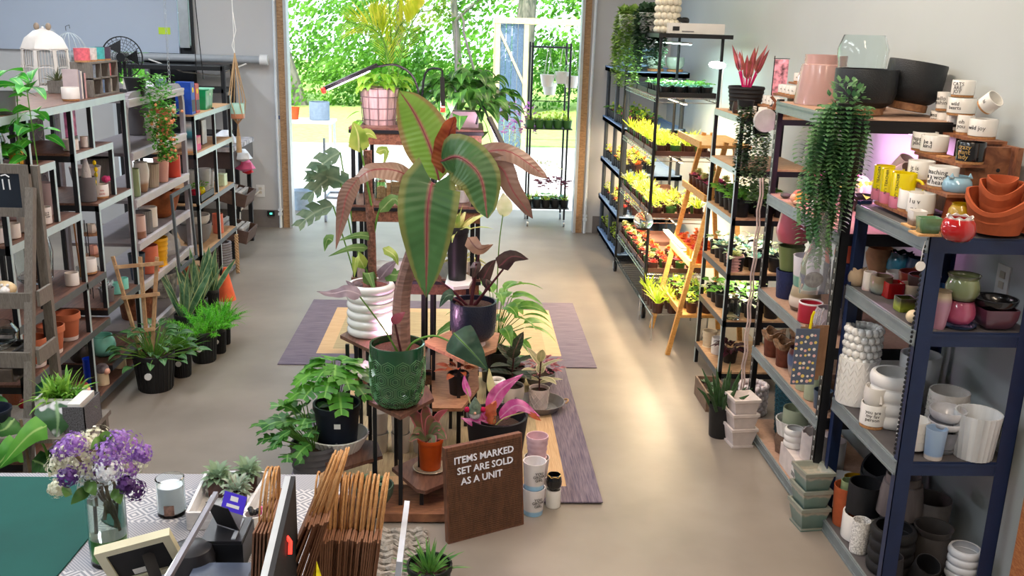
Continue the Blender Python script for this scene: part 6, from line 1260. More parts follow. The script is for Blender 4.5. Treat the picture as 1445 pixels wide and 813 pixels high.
for i,(y,c,lab)in enumerate(((6.4,'7a4a34','brown lattice basket on the hooped rack bottom shelf'),(6.95,'a8a4a0','white lattice basket on the hooped rack bottom shelf'))):T=thing('lattice_basket',lab,'basket',(-2.25,y,.202));b=pot_mb('steep',.12,.18);b.build('basket_body',mat('basket '+c,c,.8,var=.5,scale=30,bump=1,bscale=40),T)
# far shelf (C)
Z=1.492
for i,(u,c1,lab,h_)in enumerate(((268,'2f4fa8','blue patterned box with a yellow sun on the far shelf top',.24),(274,'b84a44','tall dark and red box on the far shelf top',.22))):T=thing('printed_box',lab,'box',(-2.15,7.50+i*.12,Z));MB().box(-.06,.06,-.05,.05,0,h_).build('box_body',mat('box '+c1,c1,.5,var=.2),T);MB().box(.0601,.061,-.045,.045,.02,h_*.45).build('label',mat('dark label','2c2c34'),T);MB().cyl((.06,.0,h_*.75),(.062,0,h_*.75),.02,n=16).build('sun_print',mat('yellow petal','f0d030'),T)
for i,(y,w_,lab)in enumerate(((7.86,.09,'green clear lidded storage tub, farther of two on the far shelf top'),(7.70,.075,'green storage tub hanging at the far shelf top edge'))):
 T=thing('green_tub',lab,'tub',(-2.17+i*.02,y+.32*(1-i)*.6+i*.22,Z));mt=mat('green plastic','1f9a64',.3,trans=.15);b=pot_mb('steep.sq',w_,.15);b.build('tub_body',mt,T);MB().box(-w_*.9,w_*.9,-w_*.9,w_*.9,.15,.16).build('lid',mat('pale green lid','8ad0b0',.4),T)if i==0 else MB().box(.07,.072,.02,.04,.11,.13).build('sticker',m_white,T)
Z=1.202
T=thing('pink_box','hot pink gift box on the far shelf second board','box',(-2.15,7.62,Z));MB().box(-.05,.05,-.06,.06,0,.11).build('box_body',mat('hot pink card','e0689c',.6),T);MB().box(.051,.053,-.05,.05,.05,.1).build('print',m_pinkc,T)
T=thing('framed_sign','white lined sign board with a black back leaning on the far shelf second board','sign',(-2.16,8.0,Z));MB().box(-.01,0,-.07,.07,0,.2).build('backing',m_black,T);MB().box(0.0005,.006,-.065,.065,.005,.195).build('panel_face',mat('grey white sheet','c8ccd0',.6),T)
T=thing('striped_bottle','slim teal and orange striped bottle box at the hooped rack end','bottle',(-2.12,7.47,Z));MB().box(-.03,.03,-.03,.03,0,.26).build('bottle_body',ramp_mat('stripes teal',[(0,'e0902c'),(.15,'e8e8e8'),(.4,'2c3a44'),(.6,'4aa0b0'),(.8,'e8e0d8'),(1,'2f7f8c')]),T)
Z=.802
T=thing('black_tray','black plastic tray at the front of the far shelf third board','tray',(-2.19,7.68,Z));b=MB();b.box(-.12,.12,-.2,.2,0,.01);b.box(.11,.12,-.2,.2,0,.06);b.box(-.12,.12,-.2,-.19,0,.06);b.box(-.12,-.11,-.2,.2,0,.06);b.build('tray_shell',m_tray,T)
for i in range(4):T=thing('clear_cup',['near clear plastic cup stack','second clear plastic cup stack','third clear plastic cup stack','far clear plastic cup stack'][i]+' on the far shelf third board','cups',(-2.17-.12*(i%2),8.0+.11*(i//2),Z));b=pot_mb('taper',.05,.20-.02*i);b.build('cup_stack',mat('milky cup plastic','d8dce0',.3,trans=.5),T)
for i,(y,m_,lab)in enumerate(((7.62,mat('matte red','b02030',.4),'red planter with a little bush in the black tray'),(7.76,mat('lemon plastic','e8d020',.4),'lemon yellow planter with a little bush in the black tray'))):
 def f_(T):b=MB();bush(b,(0,0,.06),.03,.07,30,.03,.018,'ovate',.4,None,3);b.build('foliage',LG,T)
 potted('small_potted_plant',lab,(-2.15,y,Z+.012),.042,.07,'belly',m_,f_)
tag(MB().box(-.04,.04,-.05,.05,0,.10).build('small_box',mat('white green box','c8d8b8',.6),loc=(-2.13,8.36,Z)),'small white and green box at the far end of the third board','box')
row(.402,[('bowl',302,345,40,34,m_grpot,'large grey bowl on the far shelf fourth board',dict(xy=(-2.24,7.85),rh=(.14,.17))),('bowl',300,312,34,14,mat('light grey concrete','b3b1ae'),'pale grey bowl stacked on the large grey bowl',dict(xy=(-2.24,7.85),rh=(.13,.10))),('cyl',325,333,9,30,m_salm,'coral tube pot on the far shelf fourth board',dict(xy=(-2.15,8.25),rh=(.045,.17)))],xlim=(-2.5,-2.1))
for o in COL.objects:
 if o.get('label')=='pale grey bowl stacked on the large grey bowl':o.location.z=.54
T=thing('rope_baskets','grey coiled rope basket stack under the far shelf','basket',(-2.12,8.15,.082));b=MB();[b.tube([(.09*math.cos(a*pi/10),.09*math.sin(a*pi/10),.01+j*.022)for a in range(20)],.012,6,closed=True)for j in range(12)];b.build('rope_coil',mat('grey rope','77757a',.9,bump=.6,bscale=120),T)
b=MB();[b.tube([(.012*math.cos(k*1.1+p_),.012*math.sin(k*1.1+p_),.36-k*.014)for k in range(26)],.008,6)for p_ in(0,2.1,4.2)];T=tag(b.build('jute_rope',mat('jute rope','b89a78',.9,bump=.5,bscale=120),loc=(-2.03,8.38,0.0)),'thick twisted jute rope hanging by the far shelf post','rope')
tag(pot_mb('terra',.09,.16).build('planter',m_ter,loc=(-2.2,7.62,.082)),'terracotta pot on the far shelf bottom board','pot')
# clutter bench beyond
T=thing('work_bench','cluttered dark bench beyond the far shelf near the doorway','bench',(-2.45,9.3,0));MB().box(-.4,.3,-.4,.5,1.02,1.06).build('bench_top',mat('paper strewn top','a8a4a8',.7,var=.7,scale=14),T);MB().box(-.4,.29,-.38,.48,.86,1.02).build('apron',mat('dark walnut panel','3a2c2a',.6),T)
for(x,y)in((-.35,-.35),(.25,-.35),(-.35,.45),(.25,.45)):MB().box(x-.02,x+.02,y-.02,y+.02,0,.86).build('leg',m_black,T)
for i,z in enumerate((.55,.2)):
 T=thing('tilted_crate',['upper brown wooden crate tilted on the bench side','lower brown wooden crate tilted on the bench side'][i],'crate',(-2.26,9.1,z));M_=Matrix.Rotation(.25,4,'Y');m_=mat('dark crate wood','4f3c34',.7,var=.2)
 for q in((-.18,.2,-.2,-.185,0,.12),(-.18,.2,.185,.2,0,.12),(.185,.2,-.185,.185,0,.12),(-.18,-.165,-.185,.185,0,.12),(-.18,.2,-.185,.185,0,.012)):MB().box(*q,M_).build('side_board',m_,T)
 b=MB();[b.box(-.15+k*.05,-.12+k*.05,-.17,.17,.02,.10+R(-.02,.03),M_)for k in range(6)];b.build('papers',mat('mixed papers','b8b4b0',.8,var=.3,scale=20),T)
 tag(T,T['label'],'crate')
for i,(x,y,z,c,s_,lab)in enumerate(((-2.22,8.95,1.065,'d8dde6',.10,'crumpled white bag on the cluttered bench'),(-2.14,9.3,.78,'d86a94',.09,'pink plastic bag hanging off the bench'),(-2.12,9.15,.9,'dfe6ee',.08,'white plastic bag above the pink one'),(-2.14,9.42,.74,'c8303c',.05,'red item poking out below the bags'))):tag(MB().lathe([(.01,0),(s_,s_*.4),(s_*.8,s_*1.1),(s_*.3,s_*1.5)],12,fn=lambda r_,z,a,i:(r_*(1+.2*math.sin(3*a+i*2)),z)).build('bag',mat('bag '+c,c,.5),loc=(x,y,z)),lab,'bag')
T=thing('black_shelf_frame','tall black metal frame standing against the back wall behind the bench','rack',(-3.2,9.9,0))
for(x,y)in((-.3,0),(.75,0),(-.3,.4),(.75,.4)):MB().box(x-.02,x+.02,y-.02,y+.02,0,1.75).build('post',m_black,T)
for z in(.4,1.05,1.5,1.72):MB().box(-.3,.75,-.02,.42,z-.02,z+.02).build('shelf',m_black,T)
T=thing('macrame_hanger','tan macrame plant hanger with a mint and terracotta pot by the back wall','hanger',(-2.02,8.6,1.36));m_jute=mat('jute rope','b89a78');b=MB()
for k in range(6):a=k*pi/3;b.tube([(0,0,.56),(.02*math.cos(a),.02*math.sin(a),.45),(.075*math.cos(a),.075*math.sin(a),.15),(.06*math.cos(a+.5),.06*math.sin(a+.5),.02),(0,0,-.05),(.012*math.cos(a),.012*math.sin(a),-.16)],.005,5)
b.build('knotted_cords',m_jute,T);pot_mb('cyl',.062,.13).build('pot',ramp_mat('mint terracotta dip',[(0,'c07a5a'),(.3,'c07a5a'),(.34,'a8d4c4'),(1,'b4dccc')]),T);MB().lathe([(.025,-.3),(.02,-.16),(.008,-.15)],12).build('tassel',m_jute,T);MB().tube([(0,0,.56),(.0,0,1.2)],.003,5).build('white_cord',m_white,T);MB().tube([(0,0,.9),(.02,0,.75),(-.02,0,.62),(.0,0,.56)],.004,5).build('white_loop',m_white,T)
T=thing('hanging_chain','slim silver chain hanging from the ceiling above the far shelf','chain',(-2.5,8.3,1.6));b=MB();[b.tube([(.008*math.cos(a*pi/4),0,.035*k+.018+.02*math.sin(a*pi/4))for a in range(8)],.002,4,closed=True)for k in range(56)];b.build('chain_links',m_silver,T)['kind']='stuff'
tag(MB().tube([(-2.32,8.4,3.59),(-2.3,8.4,1.75)],.004,5).tube([(-2.34,8.4,3.59),(-2.26,8.45,1.7)],.004,5).build('hanging_cable',m_black),'pair of black cords hanging from the ceiling above the green tubs','cord')
tag(MB().tube([(-2.245,10.43,.41),(-2.33,10.40,.33),(-2.44,10.3,.2),(-2.40,10.1,.05),(-2.32,9.9,.012),(-2.25,9.75,.012)],.009,6).build('white_cable',m_white),'white cable looping from the wall outlet to the floor','cable')
tag(MB().tube([(-3.3,YB-.16,1.78),(-2.95,YB-.16,1.66),(-2.6,YB-.16,1.63),(-2.3,YB-.16,1.76)],.008,6).build('white_cable',m_white),'white cable sagging along the long grey bar','cable')
T=thing('paper_tag_strip','white and blue paper strip hanging by the doorway on the back wall','notice',(-2.03,YB-.005,.95));MB().box(-.025,.025,-.002,0,0,.28).build('sheet',m_white,T);MB().box(-.024,.024,-.003,-.002,.23,.27).build('blue_header',mat('navy print','35508a'),T)
T=thing('door_sensor','small black door sensor with a green lens at the foot of the left jamb','sensor',(-2.12,YB-.04,.13));MB().box(-.05,.03,-.02,.0,0,.06).build('case',m_black,T);MB().cyl((-.02,-.022,.03),(.005,-.022,.03),.01,n=8).build('lens',mat('green lens','4fe0b0',emit=1.5),T)
# plants on the floor at the left
def floorpot(u,vb,w_,hp,name,label,fol,kind='nursery.flute',sticker=True):
 x,y,r,h=place(u,vb,w_,hp,0)
 T=potted(name,label,(x,y,0),r,h,'nursery',m_npk,fol,soil=.9)
 b=MB()
 for k in range(24):
  a=2*pi*k/24;b.tube([(r*.80*math.cos(a),r*.80*math.sin(a),h*.03),(r*.945*math.cos(a),r*.945*math.sin(a),h*.84)],.004,4)
 b.build('ribs',m_npk,T)
 if sticker:a=FACE(x,y)-.35;q=Vector((math.cos(a),math.sin(a),0));MB().cyl(tuple(q*r*.9+Vector((0,0,h*.5))),tuple(q*r*1.0+Vector((0,0,h*.5))),h*.09,n=16).build('round_sticker',m_white,T)
 return T,r,h
def f_bush(T):
 b=MB();s_=MB();bush(b,(0,0,.18),.1,.30,64,.085,.05,'lance',1.1,s_,5,el=(.15,1.35));b.build('foliage',leafmat('deep glossy','2d5a2e','4c7f45',rib='7fa86a'),T);s_.build('stems',m_stem,T)
t1,r_1,h_1=floorpot(221,556,54,52,'leafy_floor_plant','leafy deep green plant in the largest black nursery pot on the left floor',f_bush)
T=thing('wooden_trellis','light wooden garden trellis stuck behind the leafy plant in the largest black pot','trellis',(t1.location.x-.06,t1.location.y+.02,.1))
def tb(p,q):MB().bar(p,q,.022,.01,up=(.3,1,0)).build('slat',m_bamboo,T)
for a0,a1 in((-.0,-.13),(.02,.03),(.03,.13)):tb((a0,0,.0),(a1-.02,.02,.72))
for z,w_ in((.25,.08),(.47,.13),(.66,.17)):tb((-.03-w_*.6,-.006,z),(w_*.9,-.006,z+.03))
def f_fern(T):
 b=MB();[leaf(b,(R(-.02,.02),R(-.02,.02),.14),rdir(R(0,6.3),R(.5,1.4)),R(.14,.24),.012,'lance',.9,.2,5)for _ in range(130)];b.build('foliage',LG,T)
floorpot(258,534,27,42,'fern','wispy fern in a black pot right of the largest one',f_fern)
def f_fox(T):
 b=MB()
 for k in range(20):
  a=k*2.4;e=1.35-.9*(k/20);L=R(.2,.32);d=rdir(a,e);p0=Vector((0,0,.15))+d*.03
  for j in range(16):
   f=j/15;p=p0+d*L*f+Vector((0,0,-.05*f*f));w_=.034*math.sin(pi*(.15+.8*f))
   for q in range(9):a2=q*.7+j;leaf(b,p,(d*.6+rdir(a2,R(-1,1))).normalized(),w_,.011,'strap',0,.1,1)
 b.build('fronds',leafmat('foxtail green','55b82c','86dc40',trans=.4),T)
floorpot(289,514,37,44,'foxtail_fern','bright green foxtail fern in a black pot on the left floor',f_fox)
def f_snake(n,L,tall=1):
 def f_(T):b=MB();blades(b,(0,0,.14),.05,n,L,.055,.45,'sword',.12,7);b.build('leaves',leafmat('snake plant','3f6a48','6a8f6c',edge='b4c088',pscale=22),T)
 return f_
floorpot(310,500,20,36,'foxtail_fern','small foxtail fern in a black pot at the far end of the floor row',f_fox);floorpot(319,487,14,30,'leafy_floor_plant','small leafy plant in the farthest black pot of the floor row',f_fern)
floorpot(262,480,26,34,'snake_plant','tall striped snake plant behind the foxtail fern',f_snake(12,.40),sticker=False);floorpot(282,455,24,32,'snake_plant','broad leaved snake plant against the hooped rack foot',f_snake(11,.42),sticker=False);floorpot(300,440,20,30,'snake_plant','snake plant beside the orange cone shaped pot',f_snake(9,.36),sticker=False)
tag(MB().lathe([(.075,0),(.015,.27)],24).build('cone_ornament',mat('orange terracotta','d8684a',.6),loc=(-1.93,7.55,0)),'tall orange cone ornament behind the snake plants','ornament')
# centre island
def spl(P_,n):
 P_=[P_[0]*2-P_[1]]+P_+[P_[-1]*2-P_[-2]];out=[]
 m=len(P_)-3
 for i in range(n+1):
  t=i/n*m;k=min(int(t),m-1);t-=k;a,b_,c,d=P_[k:k+4]
  out.append(.5*((2*b_)+(c-a)*t+(2*a-5*b_+4*c-d)*t*t+(3*b_-a-3*c+d)*t**3))
 return out
def bigleaf(T,pts,wpx,shape,m,nm='leaf',roll=0,fold=.18,n=16,wave=.04,rib=None,o0=None):
 """one large blade laid along points given as (u, v, depth y)"""
 o0=T.location;P_=[at(u,v,y=y)-o0 for u,v,y in pts];C_=spl(P_,n);y=pts[0][2];W=wpx*(at(pts[0][0],pts[0][1],y=y)-Vector((0,0,CAMH))).length/F;b=MB();sh=SH[shape];prev=None
 for i,p in enumerate(C_):
  d=(C_[min(i+1,n)]-C_[max(i-1,0)]).normalized();vw=(p+o0-Vector((0,0,CAMH))).normalized()
  s_=d.cross(vw);s_=s_.normalized()if s_.length>.15 else(prev or Vector((1,0,0)))
  if prev and s_.dot(prev)<0:s_=-s_
  prev=s_;s2=Matrix.Rotation(roll,3,d)@s_;nr=s2.cross(d);w_=W/2*sh(i/n)
  for q,f in enumerate((-1,-.5,0,.5,1)):
   b.v.append(tuple(p+s2*w_*f+nr*(fold*w_*abs(f)+wave*W*math.sin(i*1.3+f*3)*abs(f))));b.uv[len(b.v)-1]=(abs(f),i/n,0)
 for i in range(n):
  for q in range(4):a=i*5+q;b.f.append((a,a+1,a+6,a+5));b.mi.append(0)
 o=b.build(nm,m,T)
 if rib:MB().tube([tuple(c)for c in C_],[W*.02*(1-.8*i/n)for i in range(n+1)],6).build('midrib',rib,o)
 return o
def stalk(T,pts,r,m,nm='stem'):
 P_=[at(u,v,y=y)-T.location for u,v,y in pts];C_=spl(P_,12);return MB().tube([tuple(c)for c in C_],[r[0]+(r[1]-r[0])*i/12 for i in range(13)],8).build(nm,m,T)
m_rib=mat('red midrib','8a4650',.5,var=.05)
BAN=leafmat('banana green','3c683a','507f4b',rib='9a6a60',edge='7a8448',veins=110,pscale=4,trans=.3);BAN2=leafmat('banana bronze','7f6458','9a7c6c',rib='a05a58',veins=110,pscale=5,trans=.3);BANT=leafmat('banana upright','6f9a3c','8cb052',rib='9a6a58',edge='8a7a4a',veins=120,pscale=4,trans=.45);BANR=leafmat('banana new leaf','8a3c28','b0603a',rib='6a2a28',veins=80,trans=.45)
x,y,r,h=place(561,582,78,88,zg);m_hexp=mat('glossy dark green glaze','1f4a30',.22,var=.12,coat=1)
T=banana=thing('banana_plant','large banana plant with bronze leaves in the dark green honeycomb patterned pot','plant',(x,y,zg));pot_mb('roundcup',r,h,n=48).build('pot',m_hexp,T);MB().lathe([(r*.9,h*.86),(r*.86,h*.9)],28).build('soil',mat('pinkish bark chips','6a4038',.9,var=.5,scale=120,bump=1,bscale=90),T)
b=MB();nn=12;pit=2*pi*r/nn
for j in range(5):
 for k in range(nn):
  a0=2*pi*(k+.5*(j%2))/nn;z0=h*.13+j*pit*.866;
  if z0>h*.88:continue
  for s_ in(.52,.36,.2):
   pt=[]
   for q in range(6):
    an=q*pi/3+pi/6;du,dz=pit*s_*math.cos(an),pit*s_*math.sin(an);zz=z0+dz;f=zz/h;rr=r*(1.003 if f>.4 else.92+.08*(f-.16)/.24 if f>.16 else.72+.2*(f-.03)/.13)+.001
    pt.append((rr*math.cos(a0+du/r),rr*math.sin(a0+du/r),max(.01,zz)))
   b.tube(pt,.0016,4,closed=True)
b.build('honeycomb_relief',mat('pale green glaze line','5a8a5c',.3,coat=.8),T)
stalk(T,[(566,505,y),(566,450,y+.02),(570,400,y+.05),(592,330,y+.06),(618,262,y+.05)],(.045,.028),mat('ringed brown trunk','8a6a60',.8,var=.4,scale=10,stretch=(1,1,9),bump=.4),'trunk')
Y0=y+.05
bigleaf(T,[(620,255,Y0),(606,205,Y0+.02),(585,160,Y0+.04),(563,128,Y0)],70,'ovate',BANT,rib=m_rib)
bigleaf(T,[(625,245,Y0),(630,205,Y0),(642,164,Y0-.02)],30,'paddle',BANR,roll=.5,fold=.6)
bigleaf(T,[(622,228,Y0),(648,222,Y0-.08),(678,250,Y0-.12),(688,308,Y0-.15)],66,'paddle',BAN,rib=m_rib,roll=-.2)
bigleaf(T,[(616,285,Y0),(610,258,Y0-.12),(603,300,Y0-.18),(602,360,Y0-.16),(601,420,Y0-.12)],82,'ovate',BAN,rib=m_rib)
bigleaf(T,[(600,275,Y0),(568,244,Y0-.1),(525,240,Y0-.16),(494,262,Y0-.2)],34,'paddle',BAN2,roll=.8,rib=m_rib)
bigleaf(T,[(506,250,Y0-.2),(490,275,Y0-.22),(482,310,Y0-.22),(474,352,Y0-.2)],24,'lance',BAN2)
bigleaf(T,[(632,240,Y0),(665,220,Y0),(712,212,Y0-.05),(748,232,Y0-.08),(772,252,Y0-.1)],32,'paddle',BAN2,roll=-.7,rib=m_rib)
bigleaf(T,[(632,250,Y0),(668,232,Y0-.02),(706,236,Y0-.06),(724,270,Y0-.1),(752,308,Y0-.1)],34,'paddle',BAN2,roll=.5,rib=m_rib)
HB=leafmat('dark heart leaf','2c4a3a','3c5c48',rib='6a8a70',veins=30);HM=leafmat('mauve grey leaf','8a7a84','a594a0',rib='c0b0b8')
stalk(T,[(563,500,y-.05),(540,462,y-.12),(505,415,y-.18)],(.005,.003),m_stem);bigleaf(T,[(510,416,y-.18),(490,410,y-.2),(470,414,y-.22),(447,412,y-.24)],24,'heart',HM,roll=.6)
stalk(T,[(572,498,y-.05),(585,482,y-.1),(612,474,y-.12),(640,484,y-.16)],(.006,.004),m_stem);bigleaf(T,[(640,470,y-.16),(655,485,y-.2),(672,503,y-.2),(688,522,y-.18)],52,'heart',HB,rib=m_stem)
stalk(T,[(566,498,y-.06),(560,470,y-.08),(556,450,y-.1)],(.006,.004),m_stemd);bigleaf(T,[(552,455,y-.1),(562,448,y-.12),(572,440,y-.12)],14,'lance',leafmat('rosy small leaf','8a3c4c','a85a68'))
zt=zw;x,y,r,h=place(524,478,68,72,zt);x,y=x-.0,y+.0
T=thing('climbing_philodendron','philodendron climbing a brown moss pole in a tall white ribbed pot','plant',(x,y,zt));pot_mb('rings6',r,h,n=40).build('pot',m_white,T);MB().lathe([(r*.82,h*.9),(r*.78,h*.93)],24).build('soil',mat('pinkish bark chips','6a4038'),T)
stalk(T,[(526,415,y),(524,330,y),(520,270,y+.02),(519,212,y+.03)],(.022,.02),mat('fibrous moss pole','7a5648',.95,var=.5,scale=60,bump=1,bscale=80),'moss_pole')
PH=leafmat('philodendron lime','8fb04a','b8c860',rib='d8e090',pscale=12);PG=leafmat('philodendron green','5c8a44','7da05c',rib='a8c080')
for pts,w_,m_ in(([(507,215,y),(505,190,y-.02),(498,172,y-.02)],30,PH),([(507,195,y),(520,188,y),(532,196,y)],18,PH),([(530,215,y),(545,212,y),(541,235,y-.03)],12,PH),([(516,380,y),(503,362,y-.05),(500,392,y-.08)],18,PH),([(524,405,y),(520,385,y-.06),(530,415,y-.1)],20,PG),([(535,395,y),(548,378,y-.04),(560,368,y-.04)],20,HM),([(540,385,y),(560,388,y-.05),(567,380,y-.05)],22,PG),([(528,335,y),(505,332,y-.05),(476,340,y-.05)],12,PG),([(520,350,y),(495,350,y-.05),(463,362,y-.05)],12,PG),([(470,340,y),(462,338,y),(458,355,y)],16,PG),([(535,300,y),(556,280,y-.04),(570,300,y-.05)],18,PG),([(545,245,y+.05),(570,250,y+.05),(590,268,y)],16,PG),([(512,400,y),(500,405,y-.08),(488,396,y-.1)],16,HM),([(540,350,y),(556,360,y-.05),(562,375,y-.05)],14,PH)):bigleaf(T,pts,w_,'heart',m_,n=7,wave=.02)
for q in(((526,400,y),(512,370,y),(506,345,y)),((526,340,y),(534,300,y),(545,282,y)),((524,290,y),(515,240,y),(507,200,y))):stalk(T,q,(.006,.004),m_stem)
YM=6.3;p=at(520,420,y=YM);T=thing('monstera','grey green split leaf plant on the left behind the centre stand','plant',(p.x,YM,0));pot_mb('nursery',.13,.25).build('pot',m_npk,T)
ML=leafmat('grey green monstera','6f8f78','93ac90',rib='b0c4a8',trans=.45)  # pale grey green is the leaf's own colour
for pts in([(500,290,YM),(478,245,YM),(446,262,YM)],[(500,260,YM),(480,215,YM),(452,232,YM)],[(500,320,YM),(470,290,YM),(444,298,YM)],[(505,300,YM),(490,262,YM),(470,250,YM)]):
 a_,b_,c_=[at(*q[:2],y=q[2])-T.location for q in pts];b=MB();b.tube([(0,0,.2),tuple(b_*.6+Vector((0,0,.1))),tuple(b_)],.005,5);b.build('stem',m_stem,T);b=MB();split_leaf(b,b_,(c_-b_).normalized()+Vector((0,-.3,.1)),.27,.24,4,.8,.8,gap=.3);b.build('leaf',ML,T)
zt=ztop;x,y,r,h=place(536,178,54,48,zt);y=5.32;x=at(536,170,y=y).x;r=.105
T=thing('potted_palm','yellow green palm and lime pothos in a whitewashed wooden bucket on the stand top','plant',(x,y,zt));pot_mb('steep',r,.20,n=24).build('pot',mat('whitewashed staves','b8a49c',.8,var=.35,scale=8,stretch=(8,8,.5)),T);b=MB();[b.tube([(r*(.85+.15*z/.2)*1.02*math.cos(a*pi/10),r*(.85+.15*z/.2)*1.02*math.sin(a*pi/10),z)for a in range(20)],.003,4,closed=True)for z in(.03,.09,.15,.195)];[b.tube([(r*.88*math.cos(a),r*.88*math.sin(a),0),(r*1.03*math.cos(a),r*1.03*math.sin(a),.2)],.003,4)for a in[k*pi/6 for k in range(12)]];b.build('wire_basket',mat('rusty wire','6a5a58',.6),T)
MB().lathe([(r*.88,.165),(r*.85,.175)],20).build('soil',m_soil,T)
PL=leafmat('palm yellow','c4d83a','e8ea60',trans=.65)
def frond(T,pts,L,n=20):
 P_=[at(u,v,y=yy)-T.location for u,v,yy in pts];C_=spl(P_,n);b=MB();MB().tube([tuple(c)for c in C_],[.006-.004*i/n for i in range(n+1)],5).build('palm_rib',m_stem,T)
 for i in range(n//3,n):
  d=(C_[i+1]-C_[i]).normalized();s_=d.cross(Vector((0,1,0))).normalized();l_=L*math.sin(pi*(.2+.75*(i-n/3)/(n*.67)))
  for sg in(-1,1):
   for q in(0,.5):leaf(b,C_[i]+(C_[i+1]-C_[i])*q,(d+s_*sg*.8+Vector((0,R(-.3,.3),0))).normalized(),l_,.016,'lance',.4,.2,3)
 b.build('palm_leaflets',PL,T)
for pts in([(553,150,y),(545,70,y),(525,40,y),(488,30,y-.05)],[(556,150,y),(556,60,y),(580,22,y),(632,12,y)],[(555,150,y),(552,60,y),(548,-10,y),(540,-60,y)],[(553,150,y),(548,90,y),(535,40,y),(520,15,y+.1)],[(556,150,y),(566,80,y),(578,40,y),(600,5,y-.1)]):frond(T,pts,.19)
b=MB();bush(b,(0,0,.17),.12,.14,60,.09,.065,'heart',2.2,None,4);[leaf(b,(-.10+R(-.03,.02),-.04,.12-k*.05),rdir(R(0,6.3),-.3),.09,.06,'heart',.8,.2,4)for k in range(5)];b.build('lime_leaves',leafmat('lime pothos','6fb832','a0d840',rib='c8e878',trans=.45),T)
T=thing('trailing_pothos','big deep green pothos in a white trough on the right of the stand top','plant',(at(652,170,y=5.3).x,5.3,zt));MB().box(-.09,.09,-.06,.06,0,.085).build('pot',mat('pink white trough','d8c4cc',.5),T)
b=MB();bush(b,(0,0,.09),.18,.27,150,.125,.09,'heart',2.4,None,5,el=(-.1,1.4));b.build('foliage',leafmat('deep pothos','2c5f28','4a8a34',rib='7ab850',trans=.3),T);v=MB()
for k in range(5):q=MB();[leaf(q,(.13+.02*k,-.04,-.02-k*.07),rdir(R(0,6.3),-.4),.09,.06,'heart',.8,.2,4)];q.build('hanging_leaf',leafmat('deep pothos','2c5f28'),T)
MB().tube([(.08,-.05,.1),(.13,-.05,.02),(.2,-.04,-.2),(.22,-.04,-.34)],.003,4).build('vine',m_stem,T)
T=thing('metal_hook','tall grey curved metal hook rising above the dark pothos','hook',(at(648,130,y=5.42).x,5.42,zt));MB().tube([(-.02,0,0),(-.02,0,.5),(-.025,0,.56),(.0,0,.60),(.02,0,.56),(.02,0,.50),(.05,0,.40),(.08,0,.30)],.007,7).build('hook_rod',m_silver,T)
m_tube=mat('white lamp glow','fff0f6',.5,var=0,emit=7);m_redt=mat('red cap and reflection glow','ff2a20',.5,var=0,emit=2.5)
def clip(pts,goose,label,w_=.022,e=4):
 a_,b_=[at(*q[:2],y=q[2])for q in pts];T=thing('clip_grow_light',label,'lamp',a_);d=b_-a_;MB().bar((0,0,.008),d+Vector((0,0,.008)),w_,.018).build('lamp_housing',m_dblack,T);MB().bar(d*.05-Vector((0,0,.004)),d*.85-Vector((0,0,.004)),w_*.8,.008).build('light_tube',m_tube,T);MB().bar(-d.normalized()*.014,Vector((0,0,0)),w_*1.05,.026).build('red_cap',m_redt,T)
 C_=spl([at(*q[:2],y=q[2])-a_ for q in goose],12);MB().tube([tuple(c)for c in C_],.006,6).build('gooseneck',m_dblack,T)
 l=bpy.data.lights.new('clip','POINT');l.energy=e;l.color=(1,.7,.9);l.shadow_soft_size=.04;o=bpy.data.objects.new('clip_light',l);COL.objects.link(o);o.parent=T;o.location=d*.5-Vector((0,.02,.05))
clip([(458,127,4.9),(532,94,5.05)],[(532,94,5.05),(560,92,5.1),(585,112,5.15),(596,160,5.2)],'black grow light bar with a red end reaching out to the upper left')
clip([(625,153,4.9),(624,112,4.98)],[(624,112,4.98),(622,98,5.05),(600,104,5.12),(594,165,5.2)],'short black grow light pointing straight down with a red cap');clip([(720,229,4.8),(690,168,5.0)],[(690,168,5.0),(680,150,5.1),(672,175,5.14)],'black grow light bar slanting down to the right with a red cap')
l=bpy.data.lights.new('stand glow','POINT');l.energy=5;l.color=(1,.5,.85);l.shadow_soft_size=.05
T=thing('grow_light','small pinkish grow lamp shining behind the banana trunk','lamp',(.02+at(545,440,y=4.72).x,4.72,at(545,440,y=4.72).z));MB().cyl((0,0,0),(0,-.03,-.03),.016,n=12).build('lamp_head',m_tube,T);MB().tube([(0,0,0),(0,.03,.05),(0,.1,-.1),(0,.35,-.12)],.004,5).build('gooseneck',m_dblack,T);o=bpy.data.objects.new('glow',l);COL.objects.link(o);o.parent=T;o.location=(0,-.07,-.05)
for i in range(4):
 T=thing('glass_jar',['leftmost','second','third','rightmost'][i]+' clear glass jar on the centre stand second shelf','jar',(xa+.13+i*.09,5.3,z2));h_=.13+.05*(i%2);MB().lathe([(.03,0),(.034,.01),(.034,h_*.8),(.024,h_*.9),(.026,h_),(.022,h_),(.03,h_*.8),(.03,.012)],18).build('jar_body',m_glass,T)
T=thing('wooden_crate','small orange brown wooden crate on the centre stand second shelf','crate',(xa+.2,5.42,z2));[MB().box(*q).build('slat',m_pinew,T)for q in((-.1,.1,-.06,-.05,.0,.03),(-.1,.1,-.06,-.05,.04,.07),(-.1,.1,.05,.06,0,.07),(-.1,-.09,-.05,.05,0,.07),(.09,.1,-.05,.05,0,.07))]
for i,(dx,k_,rr,hh,lab)in enumerate(((.14,'bowl',.07,.06,'white bowl with cinnamon sticks on the centre stand third shelf'),(.24,'cyl',.045,.08,'white cup right of the bowl on the third shelf'),(.33,'belly',.05,.09,'white round pot on the centre stand third shelf'))):tag(pot_mb(k_,rr,hh).build('planter',m_white,loc=(xa+dx,5.24,z3)),lab,'pot')
